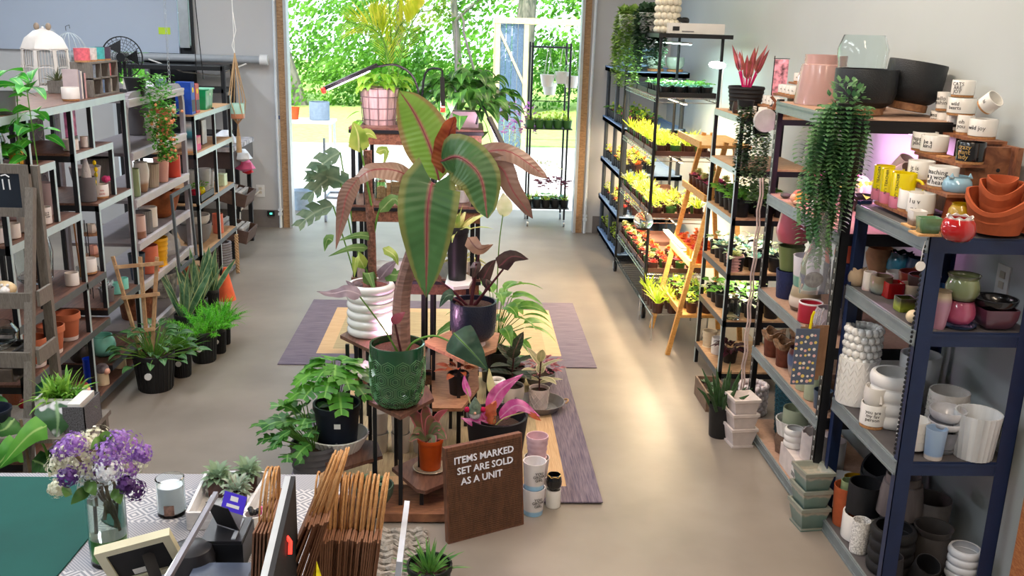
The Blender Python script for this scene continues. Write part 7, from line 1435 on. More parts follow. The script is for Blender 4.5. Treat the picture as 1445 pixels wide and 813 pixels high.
for i in range(6):tag(pot_mb('saucer',.06-.002*(i%3),.022).build('saucer',m_white,loc=(xa+.15+.14*(i//3),5.27,z4+.0+(i%3)*.024)),['bottom','middle','top'][i%3]+' white saucer of the '+['left','right'][i//3]+' stack on the stand low shelf','saucer')
T=thing('macrame_piece','small knotted macrame rope hanging under the right top shelf','decoration',(xb-.06,5.16,ztop-.1));b=MB();[b.tube([(.008*math.cos(k+q),.008*math.sin(k+q),-k*.018)for k in range(13)],.006,5)for q in(0,2,4)];b.build('rope',m_jute,T);MB().cyl((0,-.01,.01),(0,-.014,.01),.02,n=16).build('round_disc',m_white,T)
for i,(dz,lab)in enumerate(((z2,'grey green air plant tangle on the right of the second shelf'),(z3,'pale strappy plant on the right of the third shelf'))):
 def f_(T):b=MB();blades(b,(0,0,.06),.05,30,.17,.014,1.3,'sword',1.2,5);b.build('foliage',LPA,T)
 potted('small_potted_plant',lab,(xb-.10,5.30,dz),.05,.07,'cyl',m_white,f_)
x,y,r,h=place(645,397,30,76,zs);
def f_(T):b=MB();blades(b,(0,0,h*.85),.03,16,.2,.03,1.1,'sword',.9,5);b.build('foliage',leafmat('pale stripe strap','c8c878','8fae5a'),T)
potted('orchid_like_plant','tall black nursery pot with pale strappy leaves on the white topped stool',(x,y,zs),r*1.05,h,'nursery',m_npk,f_)
x,y,r,h=place(667,494,66,62,zm);T=thing('dark_philodendron','dark purple stemmed philodendron in a round navy pot on the tan board','plant',(x,y,zm));MB().lathe([(r*.55,0),(r*.55,h*.12)],24).build('white_riser',m_whitec,T);pot_mb('roundcup',r,h*.88,n=40).build('pot',mat('navy textured pot','151c30',.35,var=.1,bump=.4,bscale=120,coat=.3),T,loc=(0,0,h*.12));MB().lathe([(r*.9,h*.86),(r*.86,h*.9)],24).build('soil',m_soil,T)
DP=leafmat('dark purple leaf','3a2c30','54443f',rib='7a4a50');DT=leafmat('tan bronze leaf','8a6a58','a5826a',rib='6a4038')
for q in(((665,432,y),(671,390,y),(677,352,y)),((668,432,y),(690,405,y-.03),(710,380,y-.05)),((660,432,y),(640,412,y-.03),(622,398,y-.05)),((664,432,y),(668,400,y),(672,372,y-.02)),((670,432,y),(685,410,y),(688,392,y)),((656,436,y),(646,425,y-.04),(634,420,y-.05))):stalk(T,q,(.008,.005),m_stemd)
for pts,w_,m_ in(([(660,335,y),(676,352,y-.05),(696,345,y-.06)],22,DT),([(703,378,y-.05),(722,362,y-.08),(746,366,y-.08)],26,DP),([(668,370,y),(672,378,y-.03),(666,395,y-.03)],18,DP),([(641,416,y-.05),(630,418,y-.07),(620,434,y-.08)],18,HB),([(680,398,y),(690,378,y-.02),(700,366,y-.02)],20,DP),([(688,392,y),(686,400,y-.02),(692,412,y-.02)],16,DP),([(622,398,y),(612,385,y-.05),(600,380,y-.05)],10,DT)):bigleaf(T,pts,w_,'heart',m_,n=8)
YP=5.75;p=at(700,470,y=YP);T=thing('peace_lily','peace lily with one pale flower in a dark pot behind the navy pot','plant',(p.x,YP,0));pot_mb('nursery',.10,.22).build('pot',m_npk,T);b=MB();s_=MB()
for k in range(34):a=k*2.4;f=k/34;tip=Vector((math.cos(a),math.sin(a),0))*.16*(.4+f)+Vector((0,0,.62-.3*f));s_.tube([(0,0,.2),tuple(tip*.5+Vector((0,0,.15))),tuple(tip)],.003,4,cap=False);leaf(b,tip,rdir(a,.5-.4*f),R(.18,.26),.085,'lance',1.2,.25,7,R(-.5,.5))
b.build('foliage',leafmat('peace lily green','5a9a3a','86bc58',rib='b0d880',trans=.4),T);s_.build('stems',m_stem,T);stalk(T,[(701,420,YP),(704,350,YP),(710,300,YP)],(.004,.003),m_stem,'flower_stalk');bigleaf(T,[(711,306,YP),(712,290,YP-.02),(710,272,YP)],23,'ovate',leafmat('pale spathe','d8e0b0','eef0d4',trans=.5),'pale_flower')
x,y,r,h=place(607,668,36,42,zr);T=thing('pink_edged_rubber_plant','small rubber plant with pink edged leaves in an orange pot on a glass saucer','plant',(x,y,zr));pot_mb('nursery',r,h).build('pot',mat('orange nursery pot','b0502c',.5),T,loc=(0,0,.008));MB().lathe([(r*1.0,0),(r*1.35,.012),(r*1.3,.014),(r*.95,.006)],26).build('glass_saucer',mat('amber glass','e8d8c0',.1,trans=.6,var=0),T);MB().lathe([(r*.85,h*.85),(r*.8,h*.88)],18).build('soil',m_soil,T)
RL=leafmat('pink edged leaf','6f7f58','8a9468',rib='b87a80',edge='d87a88');RP=leafmat('rosy new leaf','b05a64','8a7a58',edge='e88a98')
for i,(du,dv,w_,m_)in enumerate(((-22,-6,16,RL),(-30,-36,17,RP),(-6,-46,15,RP),(8,-30,15,RP),(28,-40,10,RP),(26,2,22,RL),(8,16,18,RL),(-28,6,14,RL),(20,-14,18,RL))):bigleaf(T,[(604,622,y),(604+du*.5,615+dv*.55-5,y-.02),(604+du,618+dv,y-.05)],w_,'ovate',m_,n=8,roll=.2)
stalk(T,[(606,632,y),(604,610,y)],(.005,.004),m_stemd)
T=sign=thing('letter_board','brown wooden letter board with white letters standing before the centre stand','sign',(.118,3.84,0));T.rotation_euler=(-.10,0,.475);W_,H_=.385,.44
MB().box(-W_/2,W_/2,0,.03,0,H_).build('frame_back',wood('letter board frame','5a3a2c','7c523c',(12,2,2)),T);b=MB();n_=46
for k in range(n_):b.box(-W_/2+.008,W_/2-.008,-.004,.0,.01+k*(H_-.02)/n_,.01+(k+.62)*(H_-.02)/n_)
b.build('grooved_face',wood('letter board face','523626','6f4b35',(10,2,2)),T)['kind']='stuff'
for(s_,x0,z0)in(('ITEMS MARKED',-.005,.375),('SET ARE SOLD',.0,.325),('AS A UNIT',-.02,.275)):
 t_=text_mb(s_,.044,.002,bold=.0005);t_.v=[(x0+p[0],-.006-p[2],z0+p[1])for p in t_.v];t_.build('white_letters',mat('white plastic letters','eef2ff',.4,var=0,emit=.25 if False else 0),T)
T=thing('pink_leaf_plant','plant with vivid pink jagged leaves in the big black pot behind the sign','plant',(at(700,640,y=4.33).x,4.33,.012));r=.152;h=.36;pot_mb('taper',r,h,n=40).build('pot',m_mblk,T);pot_mb('taper',r*.82,h*.5).build('inner_pot',m_npk,T,loc=(.02,.02,h*.46));MB().lathe([(r*.8,h*.84),(r*.7,h*.86)],24).build('soil',m_soil,T);y=4.33
PV=leafmat('vivid pink leaf','d85aa8','e88cc4',rib='f0b0d8',pscale=20);OR_=leafmat('orange new leaf','c8643c','d8845a',trans=.4)
for pts,w_,m_,sh in(([(690,580,y),(705,552,y-.02),(738,528,y-.04)],22,PV,'lance'),([(705,590,y),(730,572,y-.06),(762,588,y-.1)],20,PV,'lance'),([(690,592,y),(670,596,y-.08),(650,590,y-.1)],14,PV,'lance'),([(695,600,y),(690,585,y-.03),(700,566,y-.04)],22,OR_,'ovate'),([(690,600,y),(683,588,y-.03),(678,580,y-.05)],16,PV,'ovate'),([(664,560,y),(657,545,y),(655,530,y)],10,PV,'ovate'),([(745,580,y-.08),(755,588,y-.1),(764,594,y-.1)],8,OR_,'lance'),([(700,560,y),(693,545,y),(690,520,y)],12,LPA,'ovate')):bigleaf(T,pts,w_,sh,m_,n=14,wave=.12)
for q in(((695,605,y),(712,590,y-.03),(745,580,y-.06)),((690,605,y),(668,580,y),(658,548,y)),((696,605,y),(700,575,y),(700,560,y))):stalk(T,q,(.004,.003),LPA)
T=thing('garden_gnome','small garden gnome with a striped hat peeking out of the big black pot','figurine',at(670,592,y=4.27));MB().sphere((0,0,.03),.03,14,9).build('white_beard',mat('white fur','e8e6e6'),T);MB().lathe([(.035,.04),(.03,.07),(.012,.10),(.002,.115)],14).build('striped_hat',mat('green grey hat','5a6a5c',.9,var=.6,scale=40),T);b=MB();b.sphere((.038,-.01,.055),.014,10,7);b.sphere((-.038,-.01,.055),.014,10,7);b.build('side_poms',mat('crimson pom','a82a4c',.9),T);MB().sphere((0,-.03,.045),.008,8,6).build('nose',mat('peach ceramic','f0b8a0'),T)
def stk(u,vb,w_,hp,z,m_,lab,xy,rh,k_='steep',**k):return pot(k_,u,vb,w_,hp,z,m_,lab,xy=xy,rh=rh,**k)
m_ygg=ramp_mat('white blue dipped',[(0,'9ac8e8'),(.16,'9ac8e8'),(.2,'e4e0e0'),(1,'eae6e6')]);p=at(753,731,z=0);yx=(p.x,p.y+.05)
for i in range(2):
 q=stk(753,731,35,40,0,m_ygg,['lower white blue dipped pot reading YOU GROW GIRL','upper white blue dipped pot reading YOU GROW GIRL'][i],yx,(.0545,.135),face=1);q['o'].location.z=.0+i*.132;word(q,'YOU\nGROW\nGIRL',.019,.55,da=.45,space=.85)
yb=(yx[0]+.02,yx[1]+.14);
for i,(rr,hh,z,m_,lab)in enumerate(((.060,.13,0,m_whitec,'bottom white pot of the pile behind the YOU GROW GIRL pots'),(.062,.10,.12,m_whitec,'middle white pot of the pile behind the YOU GROW GIRL pots'))):tag(pot_mb('steep',rr,hh).build('planter',m_,loc=(*yb,z)),lab,'pot')
tag(pot_mb('ribs4',.054,.11).build('planter',mat('blush pink ceramic','d8b8c0',.5),loc=(*yb,.222)),'blush pink ribbed pot topping the pile behind the sign','pot')
p=at(781,718,z=0);tag(pot_mb('cyl',.036,.09).build('planter',m_white,loc=(p.x,p.y+.03,0)),'small white pot under the black and gold one','pot');T=thing('gold_rimmed_pot','small round black pot with a dripping gold rim, stacked on a white pot','pot',(p.x,p.y+.03,.09));pot_mb('belly',.038,.075).build('pot_body',bk,T);MB().tube([(.0315*math.cos(a*pi/9),.0315*math.sin(a*pi/9),.073-.006*(a%3==0))for a in range(18)],.003,5,closed=True).build('gold_rim',m_gold,T)
m_tin=mat('grey metal tray','7d7c80',.45,metal=.3,var=.15);p=at(768,592,z=0);T=thing('metal_tray','round grey metal tray with a rope handle on the rug','tray',(p.x-.02,p.y+.13,.016));MB().lathe([(.11,0),(.15,.05),(.145,.05),(.105,.006)],32).build('tray_body',m_tin,T);MB().tube([(.15+.02*math.sin(k*pi/8),-.03*math.cos(k*pi/8),.045+.01*math.sin(k*pi/8))for k in range(9)],.005,6).build('rope_handle',m_jute,T);tx,ty=T.location.x,T.location.y
def rub(T,n,L,W,m_,r0,h0,upt=None):
 b=MB();MB().tube([(0,0,h0),(0,0,h0+.1),(.005,0,h0+.2)],.005,6).build('stem',m_stemd,T)
 for k in range(n):o=MB();leaf(o,(0,0,h0+.05+.15*k/n),rdir(k*2.4+.5,.2+1.1*(k/n)**2),L*(1-.2*k/n),W,'ovate',.5,.15,8);o.build('leaf',m_,T)
def frub(T):rub(T,9,.20,.085,leafmat('dark rubber leaf','2f3a2e','465040',rib='7a5a58',veins=40),0,.10)
def fvar(T):rub(T,8,.17,.06,leafmat('cream edged leaf','8f9468','b0ac84',edge='e8dcb8',rib='c8b890'),0,.10)
DM=mat('diamond white pot','e4d8d4',.45);potted('rubber_plant','dark leaved rubber plant in a shallow white round pot on the rug',(tx-.16,ty+.12,.016),.075,.10,'cyl',m_whitec,frub);t_=potted('variegated_rubber_plant','cream edged rubber plant in a white diamond textured pot on the metal tray',(tx-.005,ty-.0,.023),.062,.125,'steep',DM,fvar)
b=MB()
for k in range(10):
 for sg in(-1,1):b.tube([(.0625*(.83+.16*f)*math.cos(2*pi*k/10+sg*f*1.6),.0625*(.83+.16*f)*math.sin(2*pi*k/10+sg*f*1.6),f*.118)for f in(.03,.15,.3,.45,.6,.75,.9)],.0025,4,cap=False)
b.build('diamond_relief',DM,t_)
def fred(T):b=MB();bush(b,(0,0,.09),.10,.13,90,.055,.02,'lance',.8,None,4);b.build('foliage',leafmat('wine pink leaf','8a3a4c','c87a88',trans=.3),T)
potted('wine_leaf_plant','bushy wine pink plant in a grey metal bowl at the rug edge',(tx+.03,ty+.36,.016),.095,.10,'bowl',m_tin,fred);potted('leafy_plant','green leaved small plant behind the rubber plant on the rug',(tx-.12,ty+.44,.016),.06,.10,'cyl',m_npk,lambda T:rub(T,7,.14,.05,LG,0,.08))
T=thing('lidded_glass','clear glass cup with a thick white ring lid beside the tan boards','cup',(at(701,520,y=4.75).x,4.75,.016));MB().lathe([(.04,0),(.045,.36),(.042,.36),(.037,.01)],20).build('glass_body',m_glass,T);MB().tube([(.038*math.cos(k*pi/10),.038*math.sin(k*pi/10),.37)for k in range(20)],.014,8,closed=True).build('ring_lid',m_white,T)
x,y,r,h=place(477,640,66,60,zl+.01);T=thing('monstera','lush green monstera in a dark navy pot standing in a white fluted saucer','plant',(x,y,zl));pot_mb('nursery',r,h*1.02).build('pot',mat('navy nursery pot','161d2c',.45),T,loc=(0,0,.012));b=MB();b.lathe([(r*.95,0),(r*1.3,.075),(r*1.24,.078),(r*.9,.012)],80,fn=lambda r_,z,a,i:(r_*(1+.02*math.cos(40*a))if i<2 else r_,z));b.build('fluted_saucer',m_white,T);MB().lathe([(r*.9,h*.9),(r*.85,h*.93)],20).build('soil',m_soil,T);MB().box(-.015,.015,-.001,.001,-.012,.012).build('price_label',m_white,T,loc=(.015,-r*.99,h*.72))
mm=leafmat('monstera green','3a8024','66aa38',rib='8ac858',pscale=10,trans=.35);s_=MB()
for k in range(26):
 a=k*2.4;f=(k+1)/26;tip=Vector((math.cos(a),math.sin(a),0))*(.02+.115*f)+Vector((0,0,h+.22-.12*f*f));s_.tube([(0,0,h*.9),tuple(tip*.5+Vector((0,0,h*.55))),tuple(tip)],.003,4,cap=False);b=MB();split_leaf(b,tip,rdir(a,.15-.4*f),.12*R(.85,1.2),.12,4,.8,R(-.3,.3),gap=.22);b.build('leaf',mm,T)
s_.build('stems',m_stem,T)
x,y,r,h=place(440,712,62,78,0);T=thing('oak_leaf_ivy','dark oak leaved plant in a grey ribbed pot at the left of the centre stand','plant',(x+.02,y+.0,0));pot_mb('ribs9',r*1.05,.28).build('pot',mat('grey ribbed pot','5c5c62',.6),T);MB().lathe([(r*.9,.24),(r*.85,.25)],20).build('soil',m_soil,T);b=MB();s_=MB()
for k in range(34):
 a=pi+(k/34-.5)*3.6;f=R(.2,1);tip=Vector((math.cos(a)*.26*f,math.sin(a)*.16*f,.28+R(.0,.22)*(1.2-f)));s_.tube([(0,0,.24),tuple(tip)],.003,4,cap=False);split_leaf(b,tip,rdir(a+R(-.6,.6),R(-.3,.6)),R(.08,.12),.085,3,.8,R(-.5,.5),gap=.5)
b.build('foliage',leafmat('oak leaf green','2f6a2c','548f3c',rib='84b860'),T);s_.build('stems',m_stem,T)
for i in range(6):
 c_,l_=i%3,i//3;tag(pot_mb('steep',.052,.12).build('planter',m_whitec,loc=(-.44+c_*.115,4.68,.0+l_*.122)),['bottom','top'][l_]+' white cup pot of the '+['left','middle','right'][c_]+' pair under the hexagonal stand','pot')
T=thing('succulent_bowl','grey green succulents in a ribbed bowl on a glass foot under the low stand','plant',(-.40,4.0,.012));MB().lathe([(.05,0),(.03,.01),(.015,.03),(.03,.06)],20).build('glass_foot',m_glass,T);pot_mb('bowl.flute',.09,.09).build('pot',mat('dark sage bowl','4a5a4c',.5),T,loc=(0,0,.06));b=MB();[rosette(b,(R(-.06,.07),R(-.05,.05),.14+R(0,.03)),R(.03,.05),14,.5)for _ in range(9)];b.build('foliage',LGR,T)
def f_(T):b=MB();bush(b,(0,0,.1),.04,.08,16,.07,.03,'ovate',.8,None,4);b.build('foliage',leafmat('red brown coleus','7a2c20','b0643c'),T)
p=at(652,560,z=zd);potted('small_potted_plant','little black nursery pot of reddish leaves on the low tan board',(p.x-.02,p.y+.05,zd),.055,.11,'nursery',m_npk,f_)
for nm_,(u,v,yy)in enumerate(((602,810,3.3),)):pass
def f_(T):b=MB();blades(b,(0,0,.12),.05,46,.16,.016,1.25,'lance',.7,5);b.build('foliage',leafmat('spiky fresh green','3f7a38','74a850'),T)
potted('spiky_floor_plant','spiky green plant poking in at the bottom edge beside the braided rug',(at(606,813,y=3.32).x,3.32,0),.09,.17,'nursery',m_npk,f_)
# outside the doorway
p=at(795,320,z=0);cx_,cy_=p.x,p.y;T=thing('plant_cart','tall black wheeled plant cart standing just outside the doorway','cart',(cx_-.42,cy_,0))
for(x,y)in((0,0),(.42,0),(0,.45),(.42,.45)):MB().cyl((x,y,.08),(x,y,2.05),.012,n=8).build('post',m_black,T);MB().cyl((x-.01,y,.035),(x+.01,y,.035),.035,n=14).build('wheel',m_silver,T)
for z in(.22,1.12):MB().box(-.05,.47,-.05,.5,z-.01,z).build('shelf',m_tray,T)
MB().tube([(0,0,2),(.42,0,2)],.008,6).tube([(0,.45,2),(.42,.45,2)],.008,6).tube([(0,0,1.42),(.42,0,1.42)],.005,6).build('rail',m_black,T);cart=T.location.copy()
for z,lab,g in((.22,'bedding plant on the outdoor cart bottom tray','bedding plants low on the cart'),(1.12,'yellow green bedding plant on the outdoor cart upper tray','bedding plants high on the cart')):
 for k in range(10):put(['fern','rosette','fern','leafy'][(k+(z>1))%4]if z<1 else['fern','jade'][k%2],m_npg if z>1 else m_npk,(cart.x+.0+.105*(k%5),cart.y+.02+.2*(k//5),z+.001),lab,g,R(0,6),1.2)
for k,(u,v)in enumerate(((772,122),(793,118),(806,124),(775,134))):
 q=at(u,v,y=cart.y+(.1 if k<3 else.3));T=thing('hanging_basket',['left','middle','right','lower left'][k]+' white hanging basket on the outdoor cart','hanging basket',q);pot_mb('taper',.085,.13).build('basket_body',m_white,T);b=MB();bush(b,(0,0,.12),.06,.09,26,.05,.02,'ovate',.8,None,3);b.build('foliage',LG,T);b=MB();[b.tube([(.08*math.cos(a),.08*math.sin(a),.13),(0,0,.42)],.003,4)for a in(0,2.1,4.2)];b.tube([(0,0,.42),(0,0,1.98-q.z)],.002,4);b.build('hanger_wires',m_white,T)
T=thing('orchid','magenta flowering plant hanging left of the outdoor cart','plant',(cart.x-.18,cart.y+.1,1.05));b=MB();b.sphere((0,0,.1),.001,4,3);[leaf(b,(R(-.15,.25),R(-.1,.1),R(.0,.32)),rdir(R(0,6.3),R(-.5,.8)),.06,.05,'round',.2,.2,2)for _ in range(120)];b.build('flowers',leafmat('magenta bloom','b050b8','d890c0',trans=.4),T);b=MB();[leaf(b,(R(-.12,.1),R(-.1,.1),R(-.3,.1)),rdir(R(0,6.3),R(-.8,.6)),.07,.015,'lance',.4,.2,2)for _ in range(130)];b.build('foliage',LPA,T)
T=thing('coleus','dark red leaved plant beside the outdoor cart bottom tray','plant',(cart.x+.30,cart.y-.02,.42));b=MB();bush(b,(0,0,0),.1,.2,60,.08,.05,'ovate',.8,None,3);b.build('foliage',leafmat('dark red coleus','5a2030','8a3a4c'),T)
T=thing('silver_fern','large pale green trailing fern below the upper tray of the outdoor cart','plant',(cart.x+.1,cart.y-.06,.62));b=MB();bush(b,(0,0,0),.12,.22,90,.09,.02,'lance',1.2,None,3);b.build('foliage',LPA,T)
g=at(716,216,z=0);T=thing('mesh_enclosure','timber framed enclosure with blue grey mesh standing on the gravel','enclosure',(g.x,g.y,-.04));ht=at(716,33,y=g.y).z+.04;m_tim=mat('fresh timber','cdb98a',.7,var=.1)
for(x,y)in((-.22,0),(.28,0),(-.22,1.2),(1.5,1.2),(1.5,0)):MB().box(x-.04,x+.04,y-.04,y+.04,0,ht).build('post',m_tim,T)
[MB().box(-.26,1.6,yy-.05,yy+.05,ht,ht+.1).build('top_rail',m_tim,T)for yy in(0,1.2)];MB().box(-.5,-.42,-.04,.04,ht+.05,ht+.35,Matrix.Rotation(.6,4,'Y')).build('loose_board',m_tim,T)
nm=mat('blue grey netting','566a80',.8,var=.3,scale=40,alpha=.72)
for k in range(4):MB().box(-.18+k*.105,-.082+k*.105,-.003,.003,.05,ht).build('mesh_panel',nm,T)
MB().box(-.223,-.217,.04,1.16,.05,ht).build('mesh_panel',nm,T);MB().bar((-.2,-.01,ht*.95),(.26,-.01,ht*.55),.04).build('brace',m_tim,T)
q=at(460,313,z=0);T=thing('garden_cart','pale grey wheeled garden cart frame outside at the left of the doorway','cart',(q.x,q.y,0));b=MB();b.cyl((0,0,.06),(0,0,.95),.014,n=8).cyl((.35,.3,.06),(.35,.3,.8),.014,n=8).tube([(0,0,.28),(.42,0,.27),(.42,.35,.28),(0,.35,.28),(0,0,.28)],.016,6);b.build('frame',mat('pale grey tube','8f98a4',.5),T);MB().cyl((-.012,0,.04),(.012,0,.04),.04,n=14).build('wheel',mat('pale grey tube','8f98a4'),T)
q=at(428,300,z=-.04);tag(pot_mb('taper',.14,.28).build('bucket',mat('pale blue bucket','a8b8c8',.5),loc=(q.x,q.y,-.04)),'pale blue bucket on the gravel by the left jamb','bucket')
q=at(440,222,z=-.04);T=thing('garden_table','small white outdoor table with a grey bin and an orange pot, far left outside','table',(q.x,q.y,-.04));MB().box(-.5,.4,-.3,.3,.6,.64).build('table_top',m_white,T);[MB().box(x,x+.04,y,y+.04,0,.6).build('leg',m_silver,T)for x in(-.48,.34)for y in(-.28,.24)];tag(pot_mb('cyl',.17,.3).build('bin',mat('slate bin','6d7a88',.6),loc=(q.x+.15,q.y,.602)),'slate grey bin on the outdoor table','bin');tag(pot_mb('taper',.1,.2).build('planter',mat('orange plastic pot','b8502a'),loc=(q.x-.28,q.y,.602)),'orange pot on the outdoor table','pot')
# foreground table
ZT=.9;m_kil=mat('grey kilim weave','a5a3a8',.9,var=0);t_=m_kil.node_tree;n=t_.nodes;l_=t_.links
tc=n.new('ShaderNodeTexCoord');sp=n.new('ShaderNodeSeparateXYZ');l_.new(tc.outputs['Object'],sp.inputs[0])
def M_(op,a,b_=None):
 q=n.new('ShaderNodeMath');q.operation=op
 for i,x in enumerate((a,b_)):
  if x is None:continue
  if isinstance(x,(int,float)):q.inputs[i].default_value=x
  else:l_.new(x,q.inputs[i])
 return q.outputs[0]
X_,Y2=sp.outputs[0],sp.outputs[1]
dx=M_('ABSOLUTE',M_('SUBTRACT',M_('FRACT',M_('MULTIPLY',X_,15)),.5));dy=M_('ABSOLUTE',M_('SUBTRACT',M_('FRACT',M_('MULTIPLY',Y2,15)),.5));dia=M_('GREATER_THAN',M_('FRACT',M_('MULTIPLY',M_('ADD',dx,dy),4.0)),.5)
bandm=M_('LESS_THAN',M_('FRACT',M_('MULTIPLY',Y2,2.35)),.45);st2=M_('MULTIPLY',M_('GREATER_THAN',M_('FRACT',M_('MULTIPLY',M_('ADD',X_,Y2),110)),.55),.5);mk=M_('ADD',M_('MULTIPLY',dia,bandm),M_('MULTIPLY',st2,M_('SUBTRACT',1,bandm)))
q=n.new('ShaderNodeMix');q.data_type='RGBA';l_.new(mk,q.inputs[0]);q.inputs[6].default_value=hexc('8a8b94');q.inputs[7].default_value=hexc('c6c4c6');l_.new(q.outputs[2],n['Principled BSDF'].inputs['Base Color'])
T=thing('counter_table','front counter table covered by a grey and cream patterned woven cloth','table',(-.95,1.9,0));MB().box(-.75,.62,-.85,.70,ZT-.05,ZT-.006).build('table_top',m_greyw,T);MB().box(-.76,.63,-.86,.712,ZT-.006,ZT).box(-.76,.63,.70,.712,ZT-.16,ZT-.006).build('patterned_cloth',m_kil,T)
for(x,y)in((-.7,-.8),(.57,-.8),(-.7,.6),(.57,.6)):MB().box(x-.03,x+.03,y-.03,y+.03,0,ZT-.05).build('leg',m_greyw,T)
pts=[at(*q,z=ZT+.004)for q in((-60,672),(118,674),(158,720),(66,830),(-60,830))];b=MB();b.add([(p.x,p.y,ZT+.0005)for p in pts]+[(p.x,p.y,ZT+.005)for p in pts],[tuple(range(5))[::-1],tuple(range(5,10))]+[(i,(i+1)%5,5+(i+1)%5,5+i)for i in range(5)]);tag(b.build('work_mat',mat('deep teal canvas','0b4b45',.8,var=.12,scale=5,bump=.15,bscale=6)),'deep teal green mat covering the left part of the counter','mat')
def PT(u,v,z=ZT):p=at(u,v,z=z);return p
p=PT(150,800);T=thing('vase','tall clear glass vase of purple and white lilacs on the counter','vase',(p.x,p.y+.03,ZT));hv=.235
MB().lathe([(.044,0),(.046,.01),(.046,hv),(.0425,hv),(.0425,.012),(.03,.008)],30).build('glass_body',m_glass,T);MB().lathe([(.041,.013),(.041,.07)],24).build('green_glass_stones',mat('green vase filler','4f8a2c',.4,var=.3,scale=40),T)
MB().lathe([(.0415,.072),(.0415,.17)],24).build('water',mat('vase water','d0dcd4',.02,var=0,trans=.9,ior=1.2),T);b=MB();[b.tube([(R(-.03,.03),R(-.03,.03),.06+R(0,.08)),(R(-.02,.02),R(-.02,.02),.2),(R(-.05,.05),R(-.04,.04),.3)],.004,6)for _ in range(7)];b.build('woody_stems',m_stemw,T)
for k,(u,v,c_,s_)in enumerate(((95,645,'w',20),(112,628,'w',18),(135,620,'w',20),(120,660,'w',20),(150,640,'p',17),(133,655,'p',22),(153,662,'b',18),(178,630,'p',22),(165,622,'p',15),(175,662,'p',18),(188,650,'w',20),(200,640,'p',14),(88,636,'p',14),(104,626,'p',16),(127,685,'b',18),(190,692,'d',15),(178,684,'d',12),(95,672,'d',14),(82,660,'w',16),(160,634,'w',18),(118,640,'w',22),(80,690,'w',12),(140,672,'b',18))):
 q=at(u,v,y=T.location.y+R(-.03,.05)-(.05 if c_!='w' else 0))-T.location;s2=s_*2.35/F*1.15;b=MB();d0=Vector((q.x,q.y,.05)).normalized()
 for _ in range(150):a=Vector((R(-1,1),R(-1,1),R(-1,1)));a=a.normalized();c=q+a*s2*R(.6,1);e=a.orthogonal().normalized()*.005;f_=a.cross(e.normalized())*.005;b.add([c-e,c-f_,c+e,c+f_],[(0,1,2,3)])
 b.build('lilac_cluster',leafmat('lilac '+c_,{'w':'d8d4b8','p':'9660be','b':'e8eef0','d':'4a2c6a'}[c_],{'w':'eeeed8','p':'b892dc','b':'ffffff','d':'6a4090'}[c_],pscale=80,trans=.25),T)
for(u,v,u2,v2)in((128,690,100,712),(120,680,135,700),(150,622,128,634),(160,690,170,712),(140,625,160,615),(100,690,92,702)):bigleaf(T,[(u,v,T.location.y-.03),((u+u2)/2,(v+v2)/2-3,T.location.y-.06),(u2,v2,T.location.y-.07)],16,'ovate',leafmat('lilac leaf','3f6a2c','6a9444'),n=7)
p=PT(232,733);T=thing('glass_candle_jar','clear glass cylinder jar with a white candle and small label on the counter','jar',(p.x+.01,p.y+.035,ZT));MB().lathe([(.036,0),(.038,.005),(.038,.105),(.035,.107),(.0345,.01)],28).build('glass_body',m_glass,T);MB().lathe([(.033,.011),(.033,.085)],24).build('candle',mat('white wax','dfe4ee',.5,var=.02),T);wrap_label=MB();a=FACE(T.location.x,T.location.y)-.2;wrap_label.add([(.0386*math.cos(a+s_*.35),.0386*math.sin(a+s_*.35),z)for z in(.01,.04)for s_ in(-1,1)],[(0,1,3,2)]);wrap_label.build('label',mat('brown print','a88478',.6,var=.5,scale=90),T)
c4=[PT(u,v,ZT+.05)for u,v in((264,724),(345,722),(378,667),(292,666))];cc=sum(c4,Vector())/4;T=thing('wooden_tray','whitewashed wooden tray with rope handles holding three peperomias','tray',(cc.x,cc.y,ZT));mws=wood('whitewashed wood','d0d0d4','e8e8ea',(3,3,8),.7);Z_=Vector((0,0,.04))
for i in range(4):a_,b_=c4[i]-cc,c4[(i+1)%4]-cc;a_.z=b_.z=.027;MB().bar(a_,b_,.008,.05).build('side_board',mws,T)
q4=[Vector((c.x-cc.x,c.y-cc.y,.002))for c in c4];b=MB();b.add([tuple(v_)for v_ in q4]+[tuple(v_+Vector((0,0,.006)))for v_ in q4],[(0,1,2,3),(7,6,5,4)]+[(i,(i+1)%4,4+(i+1)%4,4+i)for i in range(4)]);b.build('tray_base',mws,T);MB().tube([(-.05,-.075,.03),(-.03,-.1,.02),(.01,-.1,.02),(.03,-.075,.03)],.004,6).build('rope_handle',m_jute,T)
for(u,v,lab,m_)in((308,697,'grey green peperomia at the back left of the whitewashed tray',LGR),(350,690,'grey green peperomia at the back right of the whitewashed tray',LGR),(335,716,'silver striped peperomia at the front of the whitewashed tray',leafmat('silver stripe leaf','6f8a74','b4c4b0',rib='8a5a58',pscale=50))):
 q=at(u,v,z=ZT+.01);T=thing('peperomia',lab,'plant',(q.x,q.y,ZT+.009));b=pot_mb('steep.sq',.030,.045);b.lathe([(.02,.036),(.018,.038)],12);b.build('pot',mat('brown nursery pot','5a2f28',.6),T);b=MB()
 for k in range(34):a=k*2.4;f=k/34;leaf(b,Vector((math.cos(a),math.sin(a),0))*.012+Vector((0,0,.042+.02*(1-f))),rdir(a,1.1-1.0*f),.048,.024,'ovate',1.0,.3,4)
 b.v=[(p_[0]*.8,p_[1]*.8,p_[2])for p_ in b.v];b.build('foliage',m_,T)
